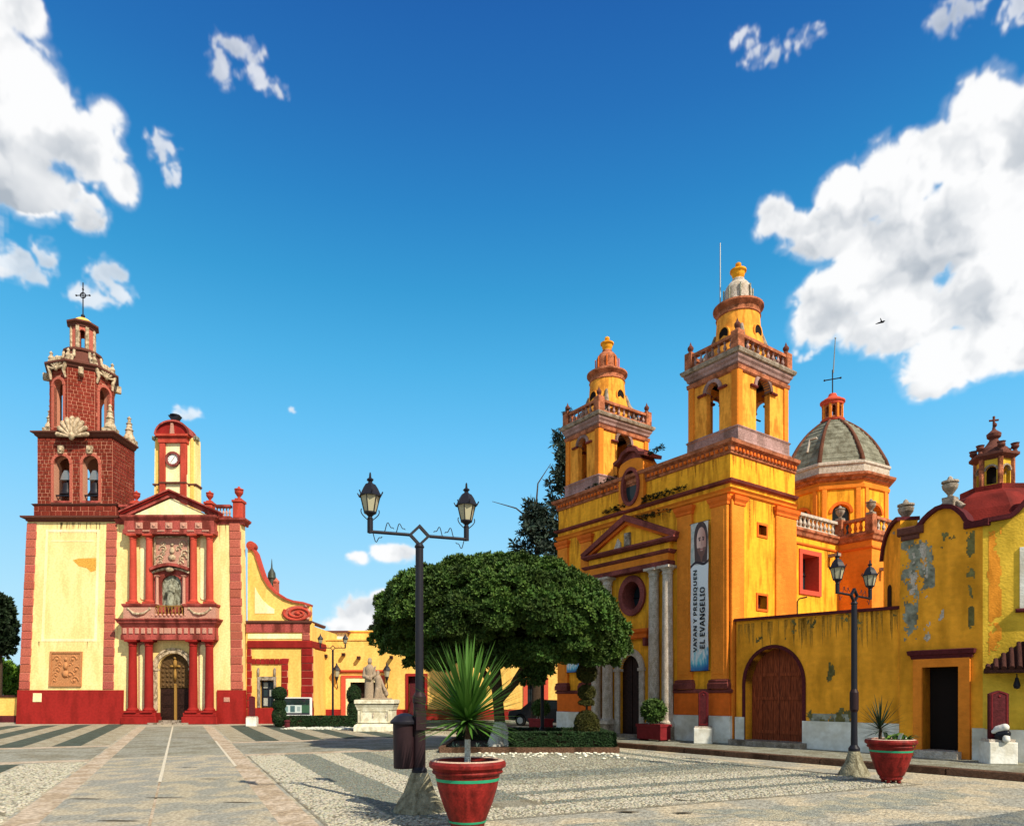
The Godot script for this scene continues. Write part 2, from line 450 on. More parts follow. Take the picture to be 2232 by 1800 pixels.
	for l in [["leaf", 72, 98, 46], ["leaf_dark", 34, 50, 32], ["leaf_bright", 96, 130, 48], ["leaf_yucca", 74, 112, 44], ["leaf_hedge", 40, 62, 36], ["leaf_topiary", 66, 66, 30], ["leaf_blue", 50, 66, 60], ["weed", 46, 50, 28]]:
		var m := mat(l[0], rgb(l[1], l[2], l[3]), 0.6)
		m.backlight_enabled = true
		m.backlight = rgb(l[1], l[2], l[3]) * 0.5
		m.cull_mode = BaseMaterial3D.CULL_DISABLED

# ---------------------------------------------------------------- the sky, by direction
func deg(px: float, py: float) -> Vector2:   # azimuth and height, in degrees, of a spot on the photograph's sky
	var a := atan((px - 1116.0) / 1519.0)
	return Vector2(rad_to_deg(a), rad_to_deg(atan((1518.0 - py) / 1519.0 * cos(a))))

func sky_image() -> Image:
	var W := 4096; var H := 2048
	var im := Image.create(W, H, false, Image.FORMAT_RGBF)
	var stops := [[-90.0, 120, 112, 96], [-4.0, 150, 150, 140], [-0.5, 206, 236, 250], [5.0, 188, 234, 254], [10.0, 162, 222, 254], [15.0, 134, 210, 253], [20.0, 106, 196, 247], [25.0, 80, 178, 232], [30.0, 58, 156, 214], [35.0, 46, 134, 200], [40.0, 40, 114, 186], [46.0, 34, 96, 172], [90.0, 24, 70, 142]]
	var row := []
	for y in H:
		var e := 90.0 - 180.0 * (y + 0.5) / H
		var c := Color.BLACK
		for i in stops.size() - 1:
			if e <= stops[i + 1][0] or i == stops.size() - 2:
				var t := clampf((e - stops[i][0]) / (stops[i + 1][0] - stops[i][0]), 0, 1)
				c = Color8(stops[i][1], stops[i][2], stops[i][3]).lerp(Color8(stops[i + 1][1], stops[i + 1][2], stops[i + 1][3]), t).srgb_to_linear()
				break
		row.append(c)
		im.fill_rect(Rect2i(0, y, W, 1), c)
	# clouds: [x, y, rx, ry, strength, grey] blobs, grouped
	var groups := [
		[[-60, 90, 130, 150, 1.2, 0.0], [30, 190, 130, 130, 1.2, 0.05], [110, 280, 120, 90, 1.1, 0.0], [190, 320, 80, 80, 1.0, 0.0], [262, 398, 44, 48, 0.9, 0.1], [185, 462, 44, 44, 0.75, 0.2], [20, 370, 130, 90, 1.1, 0.75], [228, 262, 40, 42, 0.5, 0.1], [120, 410, 60, 50, 0.7, 0.4], [-80, 300, 130, 130, 1.2, 0.6], [30, 20, 70, 60, 0.9, 0.0]],
		[[352, 322, 34, 36, 0.8, 0.1], [372, 375, 16, 30, 0.3, 0.1]],
		[[480, 145, 30, 48, 0.75, 0.1], [520, 105, 52, 30, 0.7, 0.1], [560, 165, 40, 22, 0.6, 0.1], [595, 195, 34, 16, 0.5, 0.1]],
		[[50, 580, 66, 40, 1.0, 0.15], [95, 552, 34, 30, 0.6, 0.1], [-10, 575, 40, 36, 0.8, 0.2]],
		[[235, 612, 48, 46, 0.95, 0.1], [190, 645, 44, 26, 0.7, 0.2], [262, 640, 28, 24, 0.6, 0.1]],
		[[408, 900, 28, 17, 0.75, 0.05]], [[637, 893, 9, 7, 0.8, 0.0]],
		[[862, 1206, 54, 20, 0.8, 0.1], [780, 1216, 20, 14, 0.35, 0.1], [795, 1335, 62, 42, 1.1, 0.05], [838, 1310, 46, 26, 0.8, 0.0], [770, 1365, 60, 26, 0.8, 0.05]],
		[[2250, 300, 150, 140, 1.2, 0.0], [2140, 240, 90, 80, 0.9, 0.0], [2080, 330, 120, 80, 1.0, 0.05], [1960, 390, 110, 90, 1.0, 0.1], [1870, 430, 90, 70, 1.0, 0.15], [1690, 470, 40, 44, 0.85, 0.05], [1730, 492, 50, 34, 0.8, 0.1], [1668, 500, 26, 24, 0.6, 0.1], [1800, 510, 100, 60, 0.9, 0.35], [1980, 540, 180, 110, 1.2, 0.3], [2140, 450, 150, 130, 1.2, 0.1],
		 [1840, 640, 110, 76, 1.1, 0.1], [1960, 690, 150, 80, 1.2, 0.0], [2090, 770, 130, 70, 1.1, 0.0], [2170, 640, 150, 110, 1.1, 0.1], [2030, 830, 70, 40, 0.8, 0.15], [2240, 740, 110, 70, 1.0, 0.05], [1780, 700, 54, 60, 0.7, 0.2], [2260, 560, 120, 120, 1.1, 0.1]],
		[[1625, 84, 34, 22, 0.45, 0.1], [1690, 112, 60, 24, 0.3, 0.1], [1740, 84, 50, 18, 0.25, 0.1]],
		[[2085, 26, 62, 44, 0.7, 0.45], [2220, 18, 44, 40, 0.75, 0.1]],
		[[1745, 775, 34, 12, 0.3, 0.1]],
	]
	var blobs := []
	for g in groups:
		var b := []
		for q in g:
			var c := deg(q[0], q[1])
			var ex := deg(q[0] + q[2], q[1]); var ey := deg(q[0], q[1] - q[3])
			b.append([c.x, c.y, absf(ex.x - c.x), absf(ey.y - c.y), q[4], q[5]])
		blobs.append(b)
	rng.seed = 77
	for i in 84:   # unseen clouds elsewhere round the sky, many added to brighten the shaded fronts
		var az := rng.randf_range(48, 312); var el := rng.randf_range(8, 50); var b := []
		for j in 7:
			b.append([az + rng.randf_range(-7, 7), el + rng.randf_range(-2.5, 2.5), rng.randf_range(3, 7), rng.randf_range(2, 4), 1.0, rng.randf_range(0, 0.4)])
		blobs.append(b)
	var f := FastNoiseLite.new()
	f.noise_type = FastNoiseLite.TYPE_SIMPLEX_SMOOTH; f.seed = 21; f.frequency = 0.34; f.fractal_octaves = 5; f.fractal_gain = 0.5
	var f2 := FastNoiseLite.new()
	f2.noise_type = FastNoiseLite.TYPE_SIMPLEX_SMOOTH; f2.seed = 5; f2.frequency = 0.16; f2.fractal_octaves = 4
	var pd := W / 360.0
	for b in blobs:
		var lo := Vector2(1e9, 1e9); var hi := Vector2(-1e9, -1e9)
		for q in b:
			lo = lo.min(Vector2(q[0] - q[2] * 1.35, q[1] - q[3] * 1.35)); hi = hi.max(Vector2(q[0] + q[2] * 1.35, q[1] + q[3] * 1.35))
		var sz: float = clampf((hi.y - lo.y) / 8.0, 0.35, 1.0)
		var step := 1 if absf(wrapf((lo.x + hi.x) / 2, -180, 180)) < 48 else 3
		for yy in range(int((90.0 - hi.y) * pd), int((90.0 - lo.y) * pd) + 1, step):
			var e := 90.0 - (yy + 0.5) / pd
			for xx in range(int(lo.x * pd), int(hi.x * pd) + 1, step):
				var a := (xx + 0.5) / pd
				var d := -1.0; var gr := 0.0; var ws := 0.0
				for q in b:
					var u: float = (a - q[0]) / q[2]; var w: float = (e - q[1]) / q[3]
					var s: float = u * u + w * w
					if s < 2.2:
						var t: float = q[4] * (1.0 - s)
						d = maxf(d, t) + 0.2 * maxf(0.0, minf(t, d))
						if t > 0: gr += t * t * (q[5] + clampf(-w, -0.2, 1.0) * 0.3); ws += t * t
				if d < -0.9: continue
				var wx := f2.get_noise_2d(a * 2.2, e * 2.2) * 1.5 * sz; var wy := f2.get_noise_2d(a * 2.2 + 90.0, e * 2.2) * 1.2 * sz
				var n1 := f.get_noise_2d((a + wx) / sz, (e * 1.2 + wy) / sz)
				var n2 := f2.get_noise_2d(a + 40.0, e * 1.3)
				var dens := d + n1 * lerpf(1.3, 0.72, sz) + n2 * 0.25 + lerpf(-0.02, 0.22, sz)
				var al := maxf(smoothstep(0.0, lerpf(0.75, 0.52, sz), dens), 0.22 * smoothstep(-0.35, 0.3, dens))
				al *= lerpf(0.72, 1.0, clampf((sz - 0.35) / 0.5, 0, 1))
				if al <= 0.003: continue
				var nl := f2.get_noise_2d(a + wx + 42.0, (e + wy) * 1.3 + 1.6) - f2.get_noise_2d(a + wx + 40.6, (e + wy) * 1.3) + 0.35 * (f.get_noise_2d((a + wx + 0.55 * sz) / sz, (e * 1.2 + wy + 0.8 * sz) / sz) - n1)
				var dark := clampf(0.24 + nl * 1.1, 0.0, 1.0) * smoothstep(0.1, 1.0, dens) * 0.55
				var g2: float = clampf((gr / maxf(ws, 1e-3)) * 0.85 - n2 * 0.5 + dark - 0.08, 0.0, 1.0) * smoothstep(0.15, 0.9, al)
				var cc := Color(1.0, 1.0, 1.0).lerp(Color(0.44, 0.49, 0.55), g2)
				for oy in step:
					for ox in step:
						var ix := posmod(xx + ox, W)
						im.set_pixel(ix, yy + oy, im.get_pixel(ix, yy + oy).lerp(cc, al * 0.98))
	return im

# ---------------------------------------------------------------- church with the single tower (drawn on its own elevation, 37.5 units to the metre)
func ex(p: float) -> float: return (p - 295.0) / 37.5
func ey(p: float) -> float: return (1578.0 - p) / 37.5

func G(k := 0.0) -> Geo:
	var g := Geo.new()
	if k != 0.0:
		g.k = k; g.kc = 3.3
	return g

func column(parent: Node3D, called: String, at: Vector3, r: float, h: float, m: Material) -> void:
	var g := G()
	g.box(at + Vector3(-r * 1.4, 0, -r * 1.4), at + Vector3(r * 1.4, r * 0.5, r * 1.4))
	g.lathe(at, [Vector2(r * 1.32, r * 0.5), Vector2(r * 1.36, r * 0.75), Vector2(r * 1.1, r * 1.0), Vector2(r * 1.02, r * 1.3), Vector2(r, h * 0.3), Vector2(r * 0.86, h - r * 1.5), Vector2(r * 0.98, h - r * 1.45), Vector2(r * 0.98, h - r * 1.25), Vector2(r * 0.9, h - r * 1.2), Vector2(r * 0.9, h - r * 0.9), Vector2(r * 1.25, h - r * 0.45)], 18)
	g.box(at + Vector3(-r * 1.35, h - r * 0.45, -r * 1.35), at + Vector3(r * 1.35, h, r * 1.35))
	pt(parent, called, g, m)

func urn(parent: Node3D, at: Vector3, s: float, m: Material, called := "urn_finial") -> void:
	var g := G()
	g.box(at + Vector3(-0.2, 0, -0.2) * s, at + Vector3(0.2, 0.12, 0.2) * s)
	g.lathe(at, [Vector2(0.1, 0.12), Vector2(0.08, 0.22), Vector2(0.12, 0.28), Vector2(0.24, 0.45), Vector2(0.27, 0.58), Vector2(0.2, 0.62), Vector2(0.28, 0.66), Vector2(0.28, 0.72), Vector2(0.1, 0.78), Vector2(0.07, 0.86), Vector2(0.0, 0.92)].map(func(p): return p * s), 14)
	pt(parent, called, g, m)

func baluster(parent: Node3D, at: Vector3, h: float, r: float, m: Material) -> void:
	var g := G()
	g.lathe(at, [Vector2(r * 0.9, 0), Vector2(r * 0.9, h * 0.08), Vector2(r * 0.5, h * 0.14), Vector2(r, h * 0.36), Vector2(r * 0.85, h * 0.5), Vector2(r * 0.42, h * 0.72), Vector2(r * 0.6, h * 0.86), Vector2(r * 0.9, h * 0.9), Vector2(r * 0.9, h)], 8)
	pt(parent, "baluster", g, m)

func courses(g: Geo, x0: float, x1: float, y0: float, y1: float, z: float, bw: float, bh: float, holes: Array, tones := 0.16) -> void:   # blocks laid in courses on a wall face, left out where the holes are
	var rows := int(round((y1 - y0) / bh))
	for r in rows:
		var ya := y0 + (y1 - y0) * r / rows; var yb := y0 + (y1 - y0) * (r + 1) / rows
		var x := x0
		var first := true
		while x < x1 - 0.03:
			var w := bw * rng.randf_range(0.75, 1.25)
			if first and r % 2 == 1: w *= 0.55
			first = false
			var xe := minf(x + w, x1)
			if x1 - xe < bw * 0.35: xe = x1
			var skip := false
			var xa := x; var xb := xe
			for h in holes:
				var ym := (ya + yb) / 2
				if ym < h[2] or ym > h[3]: continue
				var hw: float = (h[1] - h[0]) / 2; var mx: float = (h[0] + h[1]) / 2
				var half := hw
				if h[4] == 1 and ym > h[3] - hw:
					half = sqrt(maxf(0.0, hw * hw - pow(ym - (h[3] - hw), 2)))
				if xa < mx + half and xb > mx - half:
					if xa < mx - half - 0.05: xb = mx - half
					elif xb > mx + half + 0.05: xa = mx + half
					else: skip = true
			if not skip:
				var t := rng.randf_range(1.0 - tones, 1.0 + tones)
				g.col = Color(t, t * rng.randf_range(0.9, 1.08), t * rng.randf_range(0.85, 1.05))
				g.cbox(Vector3(xa + 0.012, ya + 0.012, z - 0.05), Vector3(xb - 0.012, yb - 0.012, z + rng.randf_range(0.012, 0.03)), 0.012)
			x = xe
	g.col = Color.WHITE

func shell(parent: Node3D, at: Vector3, rx: float, ry: float, turn: float, m: Material, n := 9) -> void:   # scallop ornament
	var g := G()
	g.x = Transform3D(Basis(Vector3.UP, turn), at)
	for i in n:
		var t := PI * (i + 0.5) / n
		var tip := Vector3(cos(t) * rx, sin(t) * ry, 0.0)
		g.tube([Vector3(0, 0.02, 0.1), tip * 0.5 + Vector3(0, 0, 0.12), tip * 0.92 + Vector3(0, 0, 0.06), tip], [0.05, rx * 0.11, rx * 0.16, rx * 0.1], 6)
	g.ball(Vector3(0, 0.05, 0.12), Vector3(rx * 0.2, ry * 0.2, 0.1), 8, 5)
	pt(parent, "shell_ornament", g, m)

func scrolls(g: Geo, at: Vector3, w: float, h: float, z: float, sd: int) -> void:   # carved relief: leaves, scrolls and knobs inside a field
	var r := RandomNumberGenerator.new(); r.seed = sd
	for side in [-1, 1]:
		for i in 5:
			var c := Vector3(side * w * r.randf_range(0.14, 0.42), h * (0.16 + 0.17 * i), 0)
			var pts := []; var rad := []
			var R := r.randf_range(0.1, 0.17) * minf(w, h)
			for s in 9:
				var t := s / 8.0 * TAU * 0.85
				pts.append(at + c + Vector3(side * cos(t) * R * (1 - s * 0.08), sin(t) * R * (1 - s * 0.08), z)); rad.append(R * 0.22 * (1 - s * 0.06))
			g.tube(pts, rad, 5)
			g.ball(at + c + Vector3(0, 0, z), Vector3.ONE * R * 0.35, 6, 4)
	g.ball(at + Vector3(0, h * 0.62, z), Vector3(w * 0.09, h * 0.14, 0.07), 8, 5)
	g.ball(at + Vector3(0, h * 0.36, z), Vector3(w * 0.14, h * 0.13, 0.06), 8, 5)
	g.ball(at + Vector3(0, h * 0.84, z), Vector3(w * 0.07, h * 0.07, 0.05), 8, 5)

func bell_shape(g: Geo, at: Vector3, s: float) -> void:
	g.lathe(at, [Vector2(0.0, 0.0), Vector2(0.4, 0.0), Vector2(0.43, 0.03), Vector2(0.36, 0.14), Vector2(0.29, 0.35), Vector2(0.26, 0.58), Vector2(0.2, 0.72), Vector2(0.06, 0.78), Vector2(0.05, 0.9), Vector2(0.0, 0.92)].map(func(p): return p * s), 16)
	g.ball(at + Vector3(0, -0.03 * s, 0), Vector3.ONE * 0.07 * s, 6, 4)

func quoin_strip(parent: Node3D, px0: float, px1: float, y0: float, y1: float, count: int, z: float, m: Material, k := 0.0047) -> void:
	var back := G(k)
	back.box(Vector3(ex(px0) + 0.02, y0, z - 0.1), Vector3(ex(px1) - 0.02, y1, z + 0.015))
	pt(parent, "quoin_bed", back, M.mortar)
	for i in count:
		var ya := y0 + (y1 - y0) * i / count; var yb := y0 + (y1 - y0) * (i + 1) / count
		var g := G(k)
		var t := rng.randf_range(0.82, 1.14)
		g.col = Color(t, t * rng.randf_range(0.88, 1.06), t * rng.randf_range(0.86, 1.06))
		var inset := 0.0 if i % 2 == 0 else 0.05
		g.cbox(Vector3(ex(px0) - 0.01, ya + 0.016, z - 0.08), Vector3(ex(px1) - inset, yb - 0.016, z + rng.randf_range(0.035, 0.06)), 0.02)
		pt(parent, "stone_block", g, m)

func octagon(r: float, turn := 0.0) -> Array:   # r is to the faces; counter-clockwise seen from above
	var p := []
	for i in 8:
		var t := turn + TAU * (i + 0.5) / 8
		p.append(Vector2(sin(t), cos(t)) * r / cos(PI / 8))
	return p

func red_church() -> void:
	var o := thing("church", "cream church with red portal, single tall stone bell tower and small clock tower", "church", Vector3(-21.9, 0, -40.5))
	var K := 0.0047
	var top := ey(1134)
	# walls
	var g := G(K)
	g.box(Vector3(ex(38), 0, -2.6), Vector3(ex(250), top, 0))
	pt(o, "tower_wall", g, M.cream)
	g = G(K)
	g.wall(ex(250), ex(530), 0, top, -0.7, -0.03, [[ex(343), ex(413), -0.01, ey(1424), 1]])
	pt(o, "front_wall", g, M.cream)
	g = G(K)
	g.box(Vector3(ex(262), 0, -3.6), Vector3(ex(470), top - 0.7, -0.72))
	g.box(Vector3(ex(262), 0, -16), Vector3(ex(470), ey(1400), -3.6))
	pt(o, "nave", g, M.cream)
	# dado
	g = G(K)
	g.box(Vector3(ex(38) - 0.05, 0, -2.65), Vector3(ex(268), ey(1504), 0.09))
	pt(o, "dado", g, M.dado_red)
	g = G(K)
	g.box(Vector3(ex(474), 0, -0.5), Vector3(ex(530) + 0.05, ey(1504), 0.07))
	pt(o, "dado", g, M.dado_red)
	# quoin strips of cut stone
	quoin_strip(o, 38, 61, ey(1503), ey(1140), 20, 0.0, M.block_red)
	quoin_strip(o, 222, 246, ey(1503), ey(1140), 20, 0.0, M.block_red)
	quoin_strip(o, 505, 530, ey(1503), ey(1140), 20, 0.0, M.block_red)
	# plaster frame of the tower front, orange patch, plaque and hatch
	g = G(K)
	for q in [[82, 1160, 206, 1154, 0.018], [82, 1398, 206, 1392, 0.018], [82, 1392, 88, 1160, 0.018], [200, 1392, 206, 1160, 0.018], [94, 1180, 194, 1178, 0.016]]:
		g.box(Vector3(ex(q[0]), ey(q[1]), -0.01), Vector3(ex(q[2]), ey(q[3]), q[4]))
	pt(o, "plaster_frame", g, M.pale_cream)
	g = G(K)
	g.ext(V2([ex(146), ey(1221), ex(160), ey(1217), ex(199), ey(1216), ex(200), ey(1243), ex(188), ey(1247), ex(178), ey(1238), ex(160), ey(1234)]), -0.01, 0.006)
	pt(o, "repaired_patch", g, M.orange_patch)
	g = G(K)
	g.box(Vector3(ex(105), ey(1495), -0.01), Vector3(ex(174), ey(1421), 0.05))
	g.ring(V2([ex(108), ey(1492), ex(171), ey(1492), ex(171), ey(1424), ex(108), ey(1424)]), V2([ex(104), ey(1496), ex(175), ey(1496), ex(175), ey(1420), ex(104), ey(1420)]), 0.0, 0.1, true)
	pt(o, "stone_plaque", g, M.plaque_pink)
	g = G(K)
	g.x = Transform3D(Basis.IDENTITY, Vector3(ex(139), ey(1494), 0.03))
	scrolls(g, Vector3.ZERO, 1.6, 1.8, 0.02, 4)
	pt(o, "plaque_relief", g, M.plaque_pink)
	g = G(K)
	g.cbox(Vector3(ex(71), ey(1530), 0.05), Vector3(ex(90), ey(1511), 0.12), 0.02)
	pt(o, "meter_box", g, M.pale_cream)
	g = G(K)
	g.cbox(Vector3(ex(489), ey(1530), 0.05), Vector3(ex(502), ey(1520), 0.1), 0.02)
	pt(o, "small_plaque", g, M.carved_rose)
	# main cornice, carried round the tower and along the front
	g = G()
	g.sweep([Vector2(ex(62), -2.6), Vector2(ex(62), 0.0), Vector2(ex(252), 0.0), Vector2(ex(252), -0.4)], [Vector2(0, top - 0.1), Vector2(0.1, top - 0.06), Vector2(0.12, top + 0.02), Vector2(0.3, top + 0.1), Vector2(0.32, top + 0.2), Vector2(0.05, top + 0.26)])
	pt(o, "tower_cornice", g, M.dark_stone)
	g = G()
	g.sweep([Vector2(ex(252), -0.03), Vector2(ex(528), -0.03), Vector2(ex(528), -0.8)], [Vector2(0.0, top - 0.24), Vector2(0.06, top - 0.22), Vector2(0.08, top - 0.1), Vector2(0.22, top), Vector2(0.24, top + 0.1), Vector2(0.02, top + 0.16)])
	pt(o, "front_cornice", g, M.trim_rose)
	g = G(K)
	drips(g, ex(66), ex(216), top - 0.12, 0.004, 40, 1.3); drips(g, ex(256), ex(286), top - 0.24, -0.026, 10, 1.2); drips(g, ex(470), ex(500), top - 0.24, -0.026, 10, 1.4); drips(g, ex(66), ex(216), ey(1398), 0.004, 14, 0.7)
	pt(o, "drip_stain", g, M.cream_drip, "stuff")
	portal(o)
	upper_portal(o, top)
	balustrade_front(o, top)
	clock_tower(o)
	stone_tower(o, top)

func portal(o: Node3D) -> void:
	var c := 378.0
	# plinths, columns and the pale niches between them
	for s in [-1, 1]:
		var g := G()
		var a := ex(c + s * 65.5)
		g.cbox(Vector3(a - 1.02, 0, -0.05), Vector3(a + 1.02, ey(1562), 0.62), 0.03)
		g.cbox(Vector3(a - 0.96, ey(1562), -0.05), Vector3(a + 0.96, ey(1553), 0.56), 0.03)
		pt(o, "portal_plinth", g, M.dado_red)
		g = G()
		g.ext(arc(a, ey(1540), 0.2, 0.25, 180, 360, 10) + arc(a, ey(1412), 0.2, 0.2, 0, 180, 10), -0.05, 0.03)
		pt(o, "pale_panel", g, M.pale_cream)
		g = G()
		g.box(Vector3(a - 0.28, ey(1558), -0.05), Vector3(a + 0.28, ey(1400), 0.015))
		pt(o, "panel_ground", g, M.carved_rose)
		for d in [48.0, 83.0]:
			column(o, "column", Vector3(ex(c + s * d), ey(1553), 0.3), 0.24, ey(1396) - ey(1553), M.dado_red)
	# spandrel, arch stones and door
	var ring_in := arc(ex(c), ey(1458), ex(c + 35) - ex(c), 0.94, 0, 180, 20)
	var g := G()
	g.ring(arc(ex(c), ey(1458), 0.93, 0.92, 0, 180, 20), arc(ex(c), ey(1458), 1.12, 1.12, 0, 180, 20), -0.3, 0.06)
	g.ring(arc(ex(c), ey(1458), 1.12, 1.12, 0, 180, 20), arc(ex(c), ey(1458), 1.22, 1.22, 0, 180, 20), -0.1, 0.1)
	for s in [-1, 1]:
		g.box(Vector3(ex(c) + (0.93 if s > 0 else -1.16), 0, -0.3), Vector3(ex(c) + (1.16 if s > 0 else -0.93), ey(1462), 0.06))
		g.box(Vector3(ex(c) + (0.9 if s > 0 else -1.2), ey(1462), -0.3), Vector3(ex(c) + (1.2 if s > 0 else -0.9), ey(1456), 0.1))
	pt(o, "arch_surround", g, M.carved_cream)
	g = G()
	g.box(Vector3(ex(c) - 1.0, 0, -0.66), Vector3(ex(c) + 1.0, 0.22, 0.3))
	g.box(Vector3(ex(c) - 1.15, 0, -0.05), Vector3(ex(c) + 1.15, 0.1, 0.72))
	pt(o, "door_step", g, M.grey_stone)
	g = G()
	g.ext(V2([ex(c) - 0.95, ey(1499), ex(c) + 0.95, ey(1499)]) + arc(ex(c), ey(1460), 0.95, 0.95, 0, 180, 20), -0.62, -0.5)
	var d := pt(o, "carved_screen", g, M.door_carved)
	d.position.z = 0.27
	g = G()
	for i in 7:
		for j in 5:
			var p := Vector3(ex(c) - 0.72 + 0.24 * i, ey(1494) + 0.27 * j, -0.49)
			if Vector2(p.x - ex(c), maxf(0, p.y - ey(1460))).length() < 0.85 and i != 3:
				g.ball(p + Vector3(rng.randf_range(-0.03, 0.03), rng.randf_range(-0.03, 0.03), 0), Vector3(0.085, 0.1, 0.05), 6, 4)
	for i in 9:
		var t := PI * (i + 0.5) / 9
		g.bar(Vector3(ex(c) + cos(t) * 0.4, ey(1458) + sin(t) * 0.4, -0.48), Vector3(ex(c) + cos(t) * 0.85, ey(1458) + sin(t) * 0.85, -0.48), 0.02)
	pt(d, "carving", g, M.door_carved)
	g = G()
	g.ball(Vector3(ex(c), ey(1447), -0.45), Vector3(0.12, 0.3, 0.07), 8, 6)
	g.ball(Vector3(ex(c), ey(1434), -0.44), Vector3(0.09, 0.1, 0.07), 8, 6)
	for s in [-1, 1]: g.ball(Vector3(ex(c) + s * 0.2, ey(1452), -0.46), Vector3(0.14, 0.07, 0.05), 6, 4)
	g.ball(Vector3(ex(c), ey(1472), -0.46), Vector3(0.09, 0.4, 0.06), 8, 6)
	pt(d, "gilt_figure", g, M.gilt)
	for s in [-1, 1]:
		g = G()
		g.cbox(Vector3(ex(c) + (0.06 if s > 0 else -0.92), 0.22, -0.6), Vector3(ex(c) + (0.92 if s > 0 else -0.06), ey(1500), -0.54), 0.02)
		var leaf := pt(o, "door_leaf", g, M.door_dark)
		leaf.position.z = 0.27
		for j in 2:
			g = G()
			g.ring(V2([ex(c) + s * 0.49 - 0.26, 0.45 + j * 0.72, ex(c) + s * 0.49 + 0.26, 0.45 + j * 0.72, ex(c) + s * 0.49 + 0.26, 1.0 + j * 0.72, ex(c) + s * 0.49 - 0.26, 1.0 + j * 0.72]), V2([ex(c) + s * 0.49 - 0.33, 0.38 + j * 0.72, ex(c) + s * 0.49 + 0.33, 0.38 + j * 0.72, ex(c) + s * 0.49 + 0.33, 1.07 + j * 0.72, ex(c) + s * 0.49 - 0.33, 1.07 + j * 0.72]), -0.56, -0.51, true)
			pt(leaf, "door_panel", g, M.door_dark)
	g = G()
	g.cbox(Vector3(ex(c) - 0.07, 0.22, -0.6), Vector3(ex(c) + 0.07, ey(1490), -0.44), 0.02)
	pt(o, "door_post", g, M.gilt).position.z = 0.27
	# entablature
	g = G()
	g.box(Vector3(ex(c - 104), ey(1396), -0.05), Vector3(ex(c + 98), ey(1385), 0.55))
	pt(o, "architrave", g, M.trim_rose)
	g = G()
	g.box(Vector3(ex(c - 103), ey(1385), -0.05), Vector3(ex(c + 97), ey(1368), 0.5))
	pt(o, "frieze", g, M.trim_rose)
	for i in 15:
		g = G()
		var px := c - 96 + 13.2 * i
		g.cbox(Vector3(ex(px) - (0.2 if i == 7 else 0.11), ey(1383), 0.4), Vector3(ex(px) + (0.2 if i == 7 else 0.11), ey(1371), 0.55), 0.02)
		pt(o, "frieze_stone", g, M.carved_rose)
	g = G()
	g.sweep([Vector2(ex(c - 102), -0.03), Vector2(ex(c - 102), 0.48), Vector2(ex(c + 96), 0.48), Vector2(ex(c + 96), -0.03)], [Vector2(0.02, ey(1369)), Vector2(0.08, ey(1366)), Vector2(0.12, ey(1362)), Vector2(0.2, ey(1360)), Vector2(0.24, ey(1355)), Vector2(0.3, ey(1354)), Vector2(0.32, ey(1351)), Vector2(0.0, ey(1350))])
	pt(o, "portal_cornice", g, M.trim_rose)

